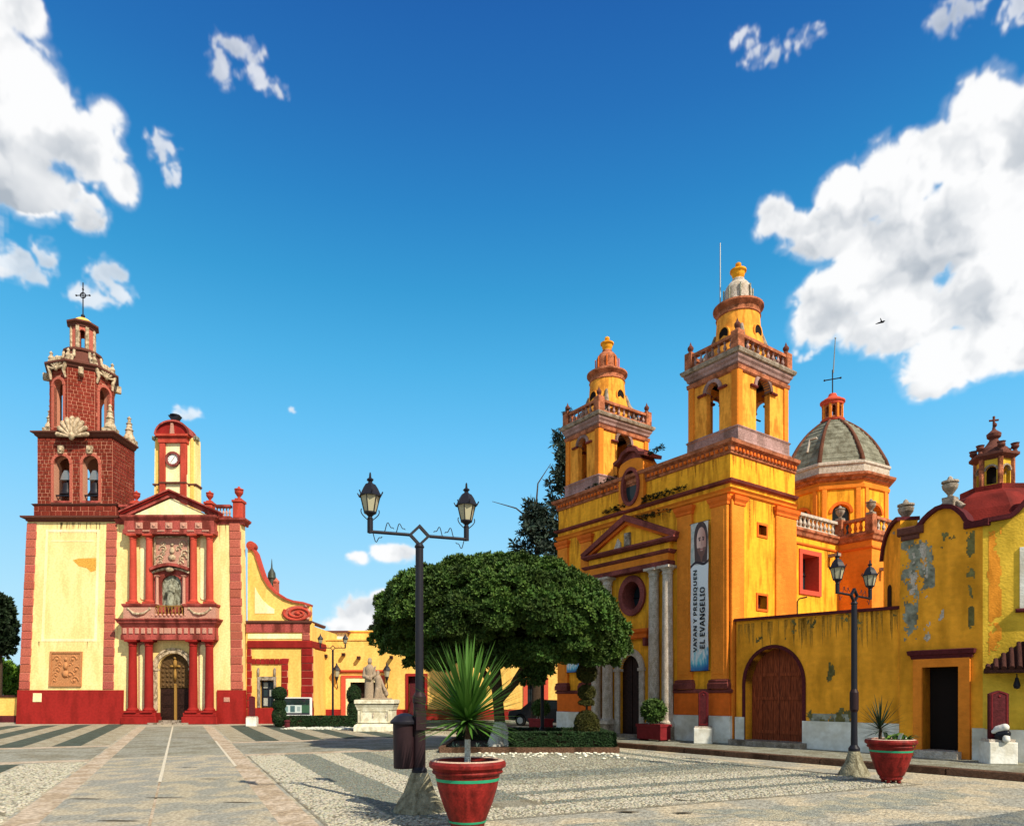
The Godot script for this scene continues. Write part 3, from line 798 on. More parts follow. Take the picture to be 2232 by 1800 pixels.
func upper_portal(o: Node3D, top: float) -> void:
	var c := 378.0
	for s in [-1, 1]:
		var a := ex(c + s * 65.5)
		var g := G()
		g.box(Vector3(a - 0.9, ey(1351), -0.05), Vector3(a + 0.9, ey(1322), 0.5))
		var ped := pt(o, "pedestal", g, M.carved_rose)
		g = G()
		g.sweep([Vector2(a - 0.9, -0.03), Vector2(a - 0.9, 0.5), Vector2(a + 0.9, 0.5), Vector2(a + 0.9, -0.03)], [Vector2(0.0, ey(1326)), Vector2(0.06, ey(1323)), Vector2(0.09, ey(1319)), Vector2(0.0, ey(1318))])
		pt(ped, "pedestal_cap", g, M.trim_rose)
		g = G()
		g.tube([Vector3(a - 0.6, ey(1330), 0.5), Vector3(a - 0.3, ey(1339), 0.53), Vector3(a, ey(1341), 0.54), Vector3(a + 0.3, ey(1339), 0.53), Vector3(a + 0.6, ey(1330), 0.5)], [0.04, 0.08, 0.1, 0.08, 0.04], 6)
		for q in [-0.62, 0.62]: g.ball(Vector3(a + q, ey(1329), 0.51), Vector3(0.09, 0.09, 0.05), 6, 4)
		pt(ped, "garland", g, M.carved_cream)
		for d in [48.0, 83.0]:
			column(o, "column", Vector3(ex(c + s * d), ey(1318), 0.26), 0.2, ey(1168) - ey(1318), M.column_red)
		g = G()
		g.ext(arc(a, ey(1300), 0.19, 0.2, 180, 360, 10) + arc(a, ey(1180), 0.19, 0.2, 0, 180, 10), -0.05, 0.02)
		pt(o, "pale_panel", g, M.pale_cream)
	# entablature with square medallions
	var g := G()
	g.box(Vector3(ex(c - 101), ey(1168), -0.05), Vector3(ex(c + 97), ey(1158), 0.5))
	g.box(Vector3(ex(c - 99), ey(1158), -0.05), Vector3(ex(c + 95), ey(1138), 0.44))
	pt(o, "upper_frieze", g, M.trim_rose)
	for i in 5:
		g = G()
		var px := c - 66 + 32 * i
		g.cbox(Vector3(ex(px) - 0.2, ey(1157), 0.4), Vector3(ex(px) + 0.2, ey(1143), 0.5), 0.03)
		g.ball(Vector3(ex(px), ey(1150), 0.5), Vector3(0.1, 0.1, 0.05), 8, 5)
		pt(o, "medallion", g, M.carved_rose)
	for i in 6:
		g = G()
		var px := c - 82 + 32 * i
		g.cbox(Vector3(ex(px) - 0.2, ey(1163), 0.4), Vector3(ex(px) + 0.2, ey(1160), 0.54), 0.01)
		pt(o, "guttae", g, M.carved_rose)
	# pediment
	var ly := ey(1130); var ax := ex(c); var ay := ey(1085)
	g = G()
	g.ext(V2([ex(c - 92), ly, ex(c + 90), ly, ax, ay - 0.12]), -0.05, 0.32)
	pt(o, "tympanum", g, M.pale_cream)
	g = G()
	g.sweep([Vector2(ex(c - 100), -0.03), Vector2(ex(c - 100), 0.44), Vector2(ex(c + 96), 0.44), Vector2(ex(c + 96), -0.03)], [Vector2(0.0, ey(1139)), Vector2(0.06, ey(1136)), Vector2(0.14, ey(1132)), Vector2(0.16, ey(1128)), Vector2(0.0, ey(1126))])
	pt(o, "pediment_cornice", g, M.trim_rose)
	for s in [-1, 1]:
		for lay in [[0.0, 0.2, 0.42], [0.2, 0.3, 0.52], [0.3, 0.38, 0.62]]:
			g = G()
			var e := Vector2(ex(c + s * 104), ly + 0.02); var a := Vector2(ax, ay + 0.05)
			var nn := (a - e).normalized(); nn = Vector2(-nn.y, nn.x) * s * -1.0
			if nn.y < 0: nn = -nn
			var d0: float = lay[0] - 0.1; var d1: float = lay[1] - 0.1
			g.ext(PackedVector2Array([e + nn * d0, Vector2(a.x, a.y + d0 / nn.y), Vector2(a.x, a.y + d1 / nn.y), e + nn * d1]), -0.05, lay[2])
			pt(o, "raking_cornice", g, M.trim_rose if lay[1] != 0.3 else M.dado_red)
	# relief panel
	g = G()
	g.box(Vector3(ex(c - 40), ey(1240), -0.05), Vector3(ex(c + 36), ey(1170), 0.06))
	var rel := pt(o, "relief_panel", g, M.carved_rose)
	g = G()
	g.ring(V2([ex(c - 37), ey(1240), ex(c + 33), ey(1240), ex(c + 33), ey(1173), ex(c - 37), ey(1173)]), V2([ex(c - 40), ey(1243), ex(c + 36), ey(1243), ex(c + 36), ey(1170), ex(c - 40), ey(1170)]), 0.0, 0.14, true)
	pt(rel, "panel_frame", g, M.carved_cream)
	g = G()
	scrolls(g, Vector3(ex(c - 2), ey(1238), 0.0), 1.7, 1.6, 0.08, 9)
	pt(rel, "coat_of_arms", g, M.carved_cream)
	# niche with curved hood
	g = G()
	g.wall(ex(c - 40), ex(c + 36), ey(1351), ey(1240), -0.05, 0.16, [[ex(c - 24), ex(c + 20), ey(1320), ey(1254), 1]])
	pt(o, "niche_wall", g, M.trim_rose)
	g = G()
	g.box(Vector3(ex(c - 26), ey(1322), -0.03), Vector3(ex(c + 22), ey(1252), 0.02))
	pt(o, "niche_back", g, M.bare_grey)
	g = G()
	var low := PackedVector2Array(); var high := PackedVector2Array()
	for i in 15:
		var t := i / 14.0
		var yy := ey(1246) + 0.26 * sin(PI * t)
		low.append(Vector2(lerpf(ex(c - 42), ex(c + 38), t), yy)); high.append(Vector2(lerpf(ex(c - 44), ex(c + 40), t), yy + 0.16))
	g.ring(low, high, 0.0, 0.5)
	pt(o, "niche_hood", g, M.trim_rose)
	g = G()
	for i in 15: low[i].y -= 0.16; high[i].y -= 0.22
	g.ring(low, high, 0.0, 0.32)
	g.ball(Vector3(ex(c - 2), ey(1243), 0.34), Vector3(0.26, 0.16, 0.1), 8, 6)
	pt(o, "hood_garland", g, M.carved_cream)
	for s in [-1, 1]:
		column(o, "niche_column", Vector3(ex(c - 2 + s * 29), ey(1320), 0.25), 0.09, ey(1256) - ey(1320), M.carved_rose)
	# balcony rail before the niche
	g = G()
	g.box(Vector3(ex(c - 42), ey(1351) + 0.004, 0.1), Vector3(ex(c + 38), ey(1344), 0.46))
	for i in 9: g.ball(Vector3(ex(c - 38 + 9 * i), ey(1343), 0.46), Vector3(0.09, 0.1, 0.07), 6, 4)
	pt(o, "balcony", g, M.carved_rose)
	g = G()
	for i in 10:
		var px := c - 34 + 7.4 * i
		g.bar(Vector3(ex(px), ey(1344), 0.44), Vector3(ex(px + 3.5), ey(1324), 0.46), 0.018)
		g.bar(Vector3(ex(px + 3.5), ey(1344), 0.44), Vector3(ex(px), ey(1324), 0.46), 0.018)
	g.bar(Vector3(ex(c - 36), ey(1323), 0.45), Vector3(ex(c + 34), ey(1323), 0.45), 0.03)
	pt(o, "balcony_rail", g, M.gilt)

func balustrade_front(o: Node3D, top: float) -> void:
	var y0 := top + 0.16; var y1 := ey(1100)
	for seg in [[256, 284, 4], [466, 500, 5]]:
		var g := G()
		g.box(Vector3(ex(seg[0]), y0, -0.4), Vector3(ex(seg[1]), y0 + 0.12, -0.1))
		g.box(Vector3(ex(seg[0]), y1 - 0.1, -0.42), Vector3(ex(seg[1]), y1 + 0.03, -0.06))
		pt(o, "balustrade_rail", g, M.trim_rose)
		for i in seg[2]:
			baluster(o, Vector3(lerpf(ex(seg[0]), ex(seg[1]), (i + 0.5) / seg[2]), y0 + 0.12, -0.25), y1 - y0 - 0.22, 0.075, M.carved_rose)
	for p in [[292, 1.0, 0.42, 1098], [453, 1.0, 0.42, 1098], [517, 1.2, 0.56, 1094]]:
		var g := G()
		g.cbox(Vector3(ex(p[0]) - p[2] / 2, y0, -0.5), Vector3(ex(p[0]) + p[2] / 2, ey(p[3]), -0.02), 0.02)
		g.cbox(Vector3(ex(p[0]) - p[2] / 2 - 0.05, ey(p[3]), -0.55), Vector3(ex(p[0]) + p[2] / 2 + 0.05, ey(p[3] - 5), 0.04), 0.02)
		pt(o, "parapet_pier", g, M.column_red)
		urn(o, Vector3(ex(p[0]), ey(p[3] - 5), -0.25), 0.78 * p[1], M.column_red)

func clock_tower(o: Node3D) -> void:
	var t := node(o, "clock_tower")
	var c := ex(364.0); var z := -0.75
	var g := G()
	g.ext(V2([c - 1.26, ey(1120), c + 1.26, ey(1120), c + 1.2, ey(941), c - 1.2, ey(941)]), z - 0.9, z - 0.2)
	pt(t, "wall", g, M.cream)
	g = G()
	g.ext(V2([c - 0.8, ey(1120), c + 0.8, ey(1120), c + 0.78, ey(930), c - 0.78, ey(930)]), z - 0.3, z)
	pt(t, "front_bay", g, M.pale_cream)
	for s in [-1, 1]:
		g = G()
		g.cbox(Vector3(c + s * 0.62 - 0.17, ey(1120), z - 0.1), Vector3(c + s * 0.62 + 0.17, ey(954), z + 0.12), 0.02)
		pt(t, "pilaster", g, M.column_red)
		g = G()
		g.cbox(Vector3(c + s * 1.24 - 0.1, ey(946), z - 0.5), Vector3(c + s * 1.24 + 0.1, ey(938), z - 0.1), 0.02)
		pt(t, "corner_knob", g, M.bare_grey)
		g = G()
		g.cbox(Vector3(c + s * 1.02 - 0.1, ey(1120), z - 0.3), Vector3(c + s * 1.02 + 0.1, ey(945), z - 0.15), 0.02)
		pt(t, "side_strip", g, M.peach)
	g = G()
	g.sweep([Vector2(c - 1.23, z - 0.9), Vector2(c - 1.23, z - 0.2), Vector2(c + 1.23, z - 0.2), Vector2(c + 1.23, z - 0.9)], [Vector2(0, ey(1049)), Vector2(0.08, ey(1047)), Vector2(0.08, ey(1044)), Vector2(0, ey(1043))])
	g.box(Vector3(c - 0.8, ey(1046), z - 0.2), Vector3(c + 0.8, ey(1043), z + 0.16))
	pt(t, "string_course", g, M.dark_stone)
	g = G()
	g.box(Vector3(c - 0.84, ey(956), z - 0.3), Vector3(c + 0.84, ey(943), z + 0.16))
	g.box(Vector3(c - 0.96, ey(943), z - 0.4), Vector3(c + 0.96, ey(938), z + 0.28))
	pt(t, "entablature", g, M.column_red)
	g = G()
	g.ext(arc(c, ey(939), 0.96, 0.78, 0, 180, 18), z - 0.85, z + 0.1)
	pt(t, "segment_pediment", g, M.dado_red)
	g = G()
	g.ring(arc(c, ey(939), 0.94, 0.76, 0, 180, 18), arc(c, ey(939), 1.04, 0.86, 0, 180, 18), z - 0.88, z + 0.24)
	pt(t, "pediment_rim", g, M.trim_rose)
	g = G()
	g.ext(V2([c - 0.12, ey(938), c + 0.12, ey(938), c + 0.06, ey(914), c - 0.06, ey(914)]), z, z + 0.22)
	pt(t, "keystone", g, M.carved_rose)
	g = G()
	g.ext(V2([c - 0.16, ey(915), c + 0.16, ey(915), c + 0.12, ey(905), c + 0.34, ey(893), c - 0.34, ey(893), c - 0.12, ey(905)]), z - 0.4, z)
	g.lathe(Vector3(c, ey(893), z - 0.2), [Vector2(0.3, 0), Vector2(0.3, 0.06), Vector2(0.1, 0.12), Vector2(0, 0.12)], 10)
	pt(t, "iron_crown", g, M.iron)
	g = G()
	g.ring(arc(c, ey(992), 0.31, 0.31, 0, 360, 28), arc(c, ey(992), 0.45, 0.45, 0, 360, 28), z - 0.05, z + 0.12)
	var ck := pt(t, "clock_frame", g, M.purple)
	g = G()
	g.ext(arc(c, ey(992), 0.33, 0.33, 0, 345, 23), z - 0.05, z + 0.05)
	pt(t, "clock_face", g, M.plastic_white)
	g = G()
	for i in 12:
		var a := TAU * i / 12
		g.bar(Vector3(c + sin(a) * 0.23, ey(992) + cos(a) * 0.23, z + 0.055), Vector3(c + sin(a) * 0.29, ey(992) + cos(a) * 0.29, z + 0.055), 0.012)
	g.bar(Vector3(c, ey(992), z + 0.06), Vector3(c + 0.1, ey(992) + 0.14, z + 0.06), 0.014)
	g.bar(Vector3(c, ey(992), z + 0.06), Vector3(c - 0.13, ey(992) - 0.18, z + 0.06), 0.011)
	pt(t, "clock_hands", g, M.paint_black)

const OT := 0.5
func stone_tower(o: Node3D, top: float) -> void:
	var t := node(o, "bell_tower")
	var x0 := ex(78); var x1 := ex(242); var dz := -2.5
	var yb := top + 0.26; var y1 := ey(1101)
	# base band of blocks
	var g := G()
	g.box(Vector3(ex(72), top + 0.1, dz - 0.2), Vector3(ex(251), y1, -0.05))
	pt(t, "base_core", g, M.mortar)
	g = G()
	courses(g, ex(72), ex(251), top + 0.24, y1, -0.05, 0.42, 0.3, [])
	g.x = Transform3D(Basis(Vector3.UP, PI / 2), Vector3(ex(251), 0, -0.05))
	courses(g, 0.0, -dz, top + 0.24, y1, 0.0, 0.42, 0.3, [])
	pt(t, "base_stones", g, M.brick_red, "stuff")
	g = G()
	g.sweep([Vector2(ex(74), dz - 0.1), Vector2(ex(74), -0.1), Vector2(ex(250), -0.1), Vector2(ex(250), dz - 0.1)], [Vector2(0.0, y1 - 0.1), Vector2(0.08, y1 - 0.04), Vector2(0.16, y1 + 0.06), Vector2(0.02, y1 + 0.12)])
	pt(t, "ledge", g, M.dark_stone)
	# lower belfry: four walls with two arches in front and back and one at each side
	var y2 := ey(948)
	var h1 := [[ex(114), ex(149), ey(1094), ey(992), 1], [ex(177), ex(212), ey(1094), ey(992), 1]]
	g = G()
	g.wall(x0, x1, y1 + 0.05, y2, -0.6, -0.12, h1)
	g.wall(x0, x1, y1 + 0.05, y2, dz, dz + 0.45, h1)
	g.x = Transform3D(Basis(Vector3.UP, PI / 2), Vector3(0, 0, 0))
	g.wall(0.6, -dz - 0.45, y1 + 0.05, y2, x0, x0 + 0.4, [[1.05, 1.7, ey(1094), ey(992), 1]])
	g.wall(0.6, -dz - 0.45, y1 + 0.05, y2, x1 - 0.4, x1, [])
	g.x = Transform3D.IDENTITY
	g.box(Vector3(x0, y2 - 0.3, dz), Vector3(x1, y2, -0.12))
	pt(t, "belfry_core", g, M.brick_mortar)
	g = G()
	var wide := []
	for h in h1: wide.append([h[0] - 0.16, h[1] + 0.16, h[2], h[3] + 0.16, 1])
	courses(g, x0, x1, y1 + 0.1, y2 - 0.12, -0.12, 0.3, 0.22, wide)
	g.x = Transform3D(Basis(Vector3.UP, PI / 2), Vector3(x1, 0, -0.12))
	courses(g, 0.0, -dz - 0.12, y1 + 0.1, y2 - 0.12, 0.0, 0.3, 0.22, [])
	pt(t, "belfry_stones", g, M.brick_red, "stuff")
	for h in h1:
		g = G()
		var mx: float = (h[0] + h[1]) / 2; var hw: float = (h[1] - h[0]) / 2; var sp: float = h[3] - hw
		g.ring(arc(mx, sp, hw, hw, 0, 180, 16), arc(mx, sp, hw + 0.15, hw + 0.15, 0, 180, 16), -0.3, -0.05)
		for s in [-1, 1]: g.box(Vector3(mx + s * (hw + 0.075) - 0.07, h[2], -0.3), Vector3(mx + s * (hw + 0.075) + 0.07, sp, -0.07))
		pt(t, "arch_stones", g, M.block_red)
		g = G()
		g.ext(V2([mx - 0.13, h[3] + 0.1, mx + 0.13, h[3] + 0.1, mx + 0.17, h[3] + 0.55, mx - 0.17, h[3] + 0.55]), -0.15, 0.04)
		g.ball(Vector3(mx, h[3] + 0.33, 0.04), Vector3(0.1, 0.16, 0.05), 6, 5)
		pt(t, "keystone", g, M.carved_cream)
		g = G()
		g.box(Vector3(h[0], h[2] - 0.03, -0.9), Vector3(h[1], h[2] + 0.1, -0.08))
		pt(t, "arch_sill", g, M.trim_rose)
		g = G()
		g.box(Vector3(h[0], h[2] + 0.42, -0.36), Vector3(h[1], h[2] + 0.5, -0.28))
		pt(t, "arch_rail", g, M.iron)
	g = G()
	g.sweep([Vector2(x0, dz), Vector2(x0, -0.1), Vector2(x1, -0.1), Vector2(x1, dz)], [Vector2(0.0, y2 - 0.1), Vector2(0.1, y2 - 0.02), Vector2(0.12, y2 + 0.05), Vector2(0.26, y2 + 0.13), Vector2(0.26, y2 + 0.2), Vector2(0.02, y2 + 0.26)])
	pt(t, "belfry_cornice", g, M.dark_stone)
	g = G()
	g.box(Vector3(x0 + 0.02, y2, dz), Vector3(x1 - 0.02, y2 + 0.22, -0.12))
	pt(t, "belfry_roof", g, M.dark_stone)
	shell(t, Vector3(ex(163), ey(957), 0.2), 0.95, 1.2, 0, M.carved_cream)
	# corner pinnacles
	for p in [[101, -0.4], [231, -0.4], [105, dz + 0.3], [236, dz + 0.3]]:
		g = G()
		var at := Vector3(ex(p[0]), y2 + 0.24, p[1])
		g.cbox(at + Vector3(-0.36, 0, -0.3), at + Vector3(0.36, 0.26, 0.3), 0.03)
		g.lathe(at, [Vector2(0.34, 0.26), Vector2(0.3, 0.45), Vector2(0.22, 0.6), Vector2(0.2, 0.8), Vector2(0.25, 0.86), Vector2(0.17, 0.95), Vector2(0.14, 1.2), Vector2(0.19, 1.25), Vector2(0.09, 1.35), Vector2(0.08, 1.5), Vector2(0.13, 1.58), Vector2(0, 1.74)], 12)
		pt(t, "pinnacle", g, M.carved_cream)
	# upper belfry: octagon with arches on the slanting faces
	var c := Vector3(-3.98, 0, -1.5)
	var y3 := ey(800); var ap := 1.62
	var w := 2.0 * ap * tan(PI / 8)
	for i in 8:
		var b := Basis(Vector3.UP, OT + TAU * i / 8)
		g = G()
		g.x = Transform3D(b, c)
		var holes := [[-0.36, 0.36, y2 + 0.5, ey(828), 1]] if i % 2 == 1 else []
		g.wall(-w / 2, w / 2, y2 + 0.2, y3, ap - 0.4, ap, holes)
		pt(t, "octagon_wall", g, M.mortar)
		g = G()
		g.x = Transform3D(b, c)
		var hh := [[-0.5, 0.5, y2 + 0.5, ey(828) + 0.14, 1]] if i % 2 == 1 else []
		courses(g, -w / 2, w / 2, y2 + 0.24, y3 - 0.1, ap, 0.28, 0.21, hh)
		pt(t, "octagon_stones", g, M.brick_red, "stuff")
		g = G()
		g.x = Transform3D(b, c)
		if i % 2 == 1:
			g.ring(arc(0, ey(828) - 0.36, 0.36, 0.36, 0, 180, 14), arc(0, ey(828) - 0.36, 0.5, 0.5, 0, 180, 14), ap - 0.2, ap + 0.07)
			for s in [-1, 1]: g.box(Vector3(s * 0.43 - 0.07, y2 + 0.3, ap - 0.2), Vector3(s * 0.43 + 0.07, ey(828) - 0.36, ap + 0.05))
		else:
			g.cbox(Vector3(-0.12, y3 - 0.5, ap), Vector3(0.12, y3 - 0.1, ap + 0.4), 0.03)
		pt(t, "arch_stones" if i % 2 == 1 else "console", g, M.block_red if i % 2 == 1 else M.carved_cream)
		if i % 2 == 1:
			shell(t, c + b * Vector3(0, y3 - 0.22, ap + 0.05), 0.62, 0.8, OT + TAU * i / 8, M.carved_cream, 7)
			g = G()
			g.x = Transform3D(b, c)
			for s in [-1, 1]:
				g.tube([Vector3(s * 0.55, y3 - 0.7, ap + 0.03), Vector3(s * 0.5, y3 - 0.3, ap + 0.12), Vector3(s * 0.66, y3 + 0.15, ap + 0.1), Vector3(s * 0.5, y3 + 0.5, ap - 0.05)], [0.06, 0.1, 0.12, 0.07], 6)
			pt(t, "carved_scroll", g, M.carved_cream)
	g = G()
	var path := []
	for q in octagon(ap, OT): path.append(q + Vector2(c.x, c.z))
	g.sweep(path, [Vector2(0.0, y3 - 0.1), Vector2(0.1, y3 - 0.02), Vector2(0.14, y3 + 0.08), Vector2(0.26, y3 + 0.16), Vector2(0.26, y3 + 0.26), Vector2(-0.3, y3 + 0.36)], true)
	pt(t, "octagon_cornice", g, M.dark_stone)
	g = G()
	g.lathe(c, [Vector2(ap, y3 + 0.3), Vector2(1.15, y3 + 0.7), Vector2(0.95, y3 + 1.25), Vector2(1.05, y3 + 1.3), Vector2(1.05, y3 + 1.42), Vector2(0.9, y3 + 1.5), Vector2(0.9, ey(752)), Vector2(0, ey(752))], 16, false, OT)
	pt(t, "octagon_roof", g, M.dark_stone)
	g = G()
	for i in 8:
		var b := Basis(Vector3.UP, OT + TAU * (i + 0.5) / 8)
		g.x = Transform3D(b, c)
		g.tube([Vector3(0, y3 + 0.3, ap - 0.05), Vector3(0, y3 + 0.75, ap - 0.28), Vector3(0, y3 + 0.9, 1.05), Vector3(0, y3 + 1.25, 1.02)], [0.2, 0.14, 0.1, 0.08], 6)
		g.ball(Vector3(0, y3 + 0.5, ap - 0.02), Vector3(0.16, 0.28, 0.16), 6, 5)
	g.x = Transform3D(Basis.IDENTITY, c)
	g.lathe(Vector3.ZERO, [Vector2(0.86, ey(768)), Vector2(0.98, ey(765)), Vector2(0.98, ey(762)), Vector2(0.84, ey(757)), Vector2(0.88, ey(752)), Vector2(0.72, ey(750)), Vector2(0.0, ey(750))], 16, false)
	pt(t, "carved_crest", g, M.carved_cream)
	for i in 8:
		g = G()
		var q := Basis(Vector3.UP, OT + TAU * (i + 0.5) / 8) * Vector3(0, y3 + 0.3, ap + 0.06) + c
		g.cbox(q + Vector3(-0.13, 0, -0.13), q + Vector3(0.13, 0.16, 0.13), 0.02)
		g.lathe(q, [Vector2(0.12, 0.16), Vector2(0.17, 0.3), Vector2(0.1, 0.42), Vector2(0.06, 0.5), Vector2(0.1, 0.6), Vector2(0, 0.74)], 8)
		pt(t, "crest_finial", g, M.carved_cream)
	# lantern
	var a2 := 0.6; var w2 := 2.0 * a2 * tan(PI / 8); var y5 := ey(752); var y6 := ey(688)
	for i in 8:
		g = G()
		g.x = Transform3D(Basis(Vector3.UP, OT + TAU * i / 8), c)
		g.wall(-w2 / 2, w2 / 2, y5 - 0.03, y6, a2 - 0.2, a2, [[-0.15, 0.15, y5 + 0.15, y6 - 0.3, 1]] if i % 2 == 0 else [])
		pt(t, "lantern_wall", g, M.block_red)
		g = G()
		g.x = Transform3D(Basis(Vector3.UP, OT + TAU * (i + 0.5) / 8), c)
		g.cbox(Vector3(-0.09, y5, a2 / cos(PI / 8) - 0.1), Vector3(0.09, y6 - 0.1, a2 / cos(PI / 8) + 0.05), 0.02)
		pt(t, "lantern_pilaster", g, M.carved_cream)
	g = G()
	path = []
	for q in octagon(a2, OT): path.append(q + Vector2(c.x, c.z))
	g.sweep(path, [Vector2(0.0, y6 - 0.15), Vector2(0.06, y6 - 0.1), Vector2(0.08, y6 + 0.02), Vector2(0.22, y6 + 0.1), Vector2(0.22, y6 + 0.2), Vector2(-0.2, y6 + 0.28)], true)
	pt(t, "lantern_cornice", g, M.dark_stone)
	g = G()
	g.lathe(c, [Vector2(0.62, y6 + 0.22), Vector2(0.5, y6 + 0.42), Vector2(0.3, y6 + 0.58), Vector2(0.1, y6 + 0.66), Vector2(0.0, y6 + 0.68)], 16)
	pt(t, "cupola", g, M.peach)
	g = G()
	var yc := y6 + 0.66
	g.bar(c + Vector3(0, yc, 0), c + Vector3(0, yc + 2.15, 0), 0.035)
	g.bar(c + Vector3(-0.4, yc + 1.38, 0), c + Vector3(0.4, yc + 1.38, 0), 0.035)
	g.ball(c + Vector3(0, yc + 0.12, 0), Vector3(0.12, 0.12, 0.12), 8, 6)
	g.x = Transform3D(Basis.IDENTITY, c)
	g.ring(arc(0, yc + 1.38, 0.13, 0.13, 0, 360, 14), arc(0, yc + 1.38, 0.18, 0.18, 0, 360, 14), -0.03, 0.03)
	for q in [Vector2(-0.4, 1.38), Vector2(0.4, 1.38), Vector2(0, 1.75)]: g.ball(Vector3(q.x, yc + q.y, 0), Vector3.ONE * 0.06, 6, 4)
	pt(t, "iron_cross", g, M.iron)

func left_bells() -> void:
	var base := Vector3(-21.9, 0, -40.5)
	for i in 2:
		var b := thing("church_bell", ["bronze bell in the outer arch of the stone tower, away from the clock tower", "bronze bell in the stone tower arch nearer the clock tower"][i], "bell", base + Vector3(ex(132 + 63 * i), ey(1074), -0.62), 0, "bells of the stone tower")
		var g := G()
		bell_shape(g, Vector3.ZERO, 1.0)
		pt(b, "bell", g, M.iron)
		g = G()
		g.ext(V2([-0.34, 0.9, 0.34, 0.9, 0.22, 1.25, 0.1, 1.45, -0.1, 1.45, -0.22, 1.25]), -0.16, 0.16)
		pt(b, "headstock", g, M.steel)
		g = G()
		g.bar(Vector3(-0.62, 1.0, 0), Vector3(0.62, 1.0, 0), 0.05)
		pt(b, "axle", g, M.iron)

func annex() -> void:
	var o := thing("parish_annex", "low cream wing with red banded corners and a curved scroll gable beside the tall church", "building", Vector3(-21.9, 0, -40.9))
	var g := G()
	g.wall(ex(530), ex(676), 0, ey(1356), -0.5, -0.02, [[ex(560), ex(592), ey(1543), ey(1481), 0]])
	pt(o, "front_wall", g, M.peach)
	g = G(); g.box(Vector3(ex(531), 0, -7), Vector3(ex(675), ey(1362), -0.52)); pt(o, "rear_wall", g, M.peach)
	# dado
	g = G(); g.box(Vector3(ex(534), 0, -0.1), Vector3(ex(679), ey(1543), 0.06)); pt(o, "dado", g, M.dado_red)
	g = G(); g.box(Vector3(ex(531), ey(1377), -0.1), Vector3(ex(671), ey(1357), 0.05)); pt(o, "stone_band", g, M.trim_rose)
	g = G()
	g.sweep([Vector2(ex(531), 0.0), Vector2(ex(671), 0.0), Vector2(ex(671), -3.0)], [Vector2(0.05, ey(1358)), Vector2(0.12, ey(1356)), Vector2(0.14, ey(1352)), Vector2(0.0, ey(1351))])
	pt(o, "cornice", g, M.dark_stone)
	g = G(); g.box(Vector3(ex(534), ey(1391), -0.1), Vector3(ex(653), ey(1380), 0.012)); pt(o, "cream_band", g, M.pale_cream)
	g = G()
	g.sweep([Vector2(ex(534), 0.0), Vector2(ex(674), 0.0), Vector2(ex(674), -3.0)], [Vector2(0.04, ey(1412)), Vector2(0.08, ey(1410)), Vector2(0.1, ey(1397)), Vector2(0.04, ey(1395))])
	pt(o, "red_band", g, M.dado_red)
	quoin_strip(o, 655, 671, ey(1395), ey(1357), 3, 0.0, M.block_red, 0.0)
	quoin_strip(o, 653, 678, ey(1543), ey(1412), 8, 0.0, M.dado_red, 0.0)
	quoin_strip(o, 609, 623, ey(1543), ey(1434), 8, 0.0, M.dado_red, 0.0)
	quoin_strip(o, 533, 543, ey(1543), ey(1412), 8, 0.0, M.dado_red, 0.0)
	for i in 8:
		g = G()
		var a := lerpf(543, 623, i / 8.0); var b := lerpf(543, 623, (i + 1) / 8.0)
		var lean := (i - 3.5) * 0.02
		g.ext(V2([ex(a) + 0.015, ey(1447), ex(b) - 0.015, ey(1447), ex(b) - 0.015 + lean, ey(1435), ex(a) + 0.015 + lean, ey(1435)]), -0.05, 0.04 + 0.012 * (i % 2))
		pt(o, "stone_block", g, M.dado_red)
	# window
	g = G()
	g.ring(V2([ex(561), ey(1542), ex(592), ey(1542), ex(592), ey(1482), ex(561), ey(1482)]), V2([ex(556), ey(1542), ex(597), ey(1542), ex(597), ey(1474), ex(556), ey(1474)]), -0.1, 0.05, true)
	pt(o, "window_surround", g, M.grey_stone)
	for s in [0, 1]:
		g = G()
		g.cbox(Vector3(ex(556 + 36 * s), ey(1472), -0.05), Vector3(ex(560 + 36 * s), ey(1458), 0.1), 0.02)
		g.ball(Vector3(ex(558 + 36 * s), ey(1457), 0.04), Vector3(0.07, 0.06, 0.05), 6, 4)
		pt(o, "bracket", g, M.grey_stone)
	g = G()
	for q in [[562, 565], [575.5, 578.5], [588, 591]]: g.box(Vector3(ex(q[0]), ey(1541), -0.32), Vector3(ex(q[1]), ey(1483), -0.24))
	for yy in [1541, 1520, 1502, 1487]: g.box(Vector3(ex(565), ey(yy), -0.31), Vector3(ex(588), ey(yy - 2.5), -0.25))
	var win := pt(o, "window", g, M.iron)
	for i in 2:
		for j in 3:
			g = G()
			var yy: float = [1538.5, 1517.5, 1499.5][j]
			g.box(Vector3(ex(565.2 + 13 * i), ey(yy), -0.3), Vector3(ex(575.2 + 13 * i), ey([1520, 1502, 1487][j]) - 0.01, -0.28))
			pt(win, "pane", g, M.curtain if (i + j) % 2 == 0 else M.glass_dark)
	# scroll gable
	var cv := PackedVector2Array()
	for q in [[533, 1186], [541, 1192], [549, 1203], [557, 1229], [566, 1255], [578, 1275], [595, 1292], [614, 1304], [634, 1311], [655, 1314], [671, 1319]]: cv.append(Vector2(ex(q[0]), ey(q[1])))
	var outl := cv.duplicate()
	outl.append(Vector2(ex(671), ey(1355))); outl.append(Vector2(ex(533), ey(1355)))
	g = G(); g.ext(outl, -0.5, -0.06); pt(o, "scroll_gable", g, M.peach)
	g = G()
	g.ext(V2([ex(549), ey(1335), ex(549), ey(1276), ex(556), ey(1290), ex(566), ey(1305), ex(580), ey(1318), ex(592), ey(1325), ex(592), ey(1335)]), -0.08, -0.04)
	pt(o, "gable_panel", g, M.pale_cream)
	var hi := PackedVector2Array()
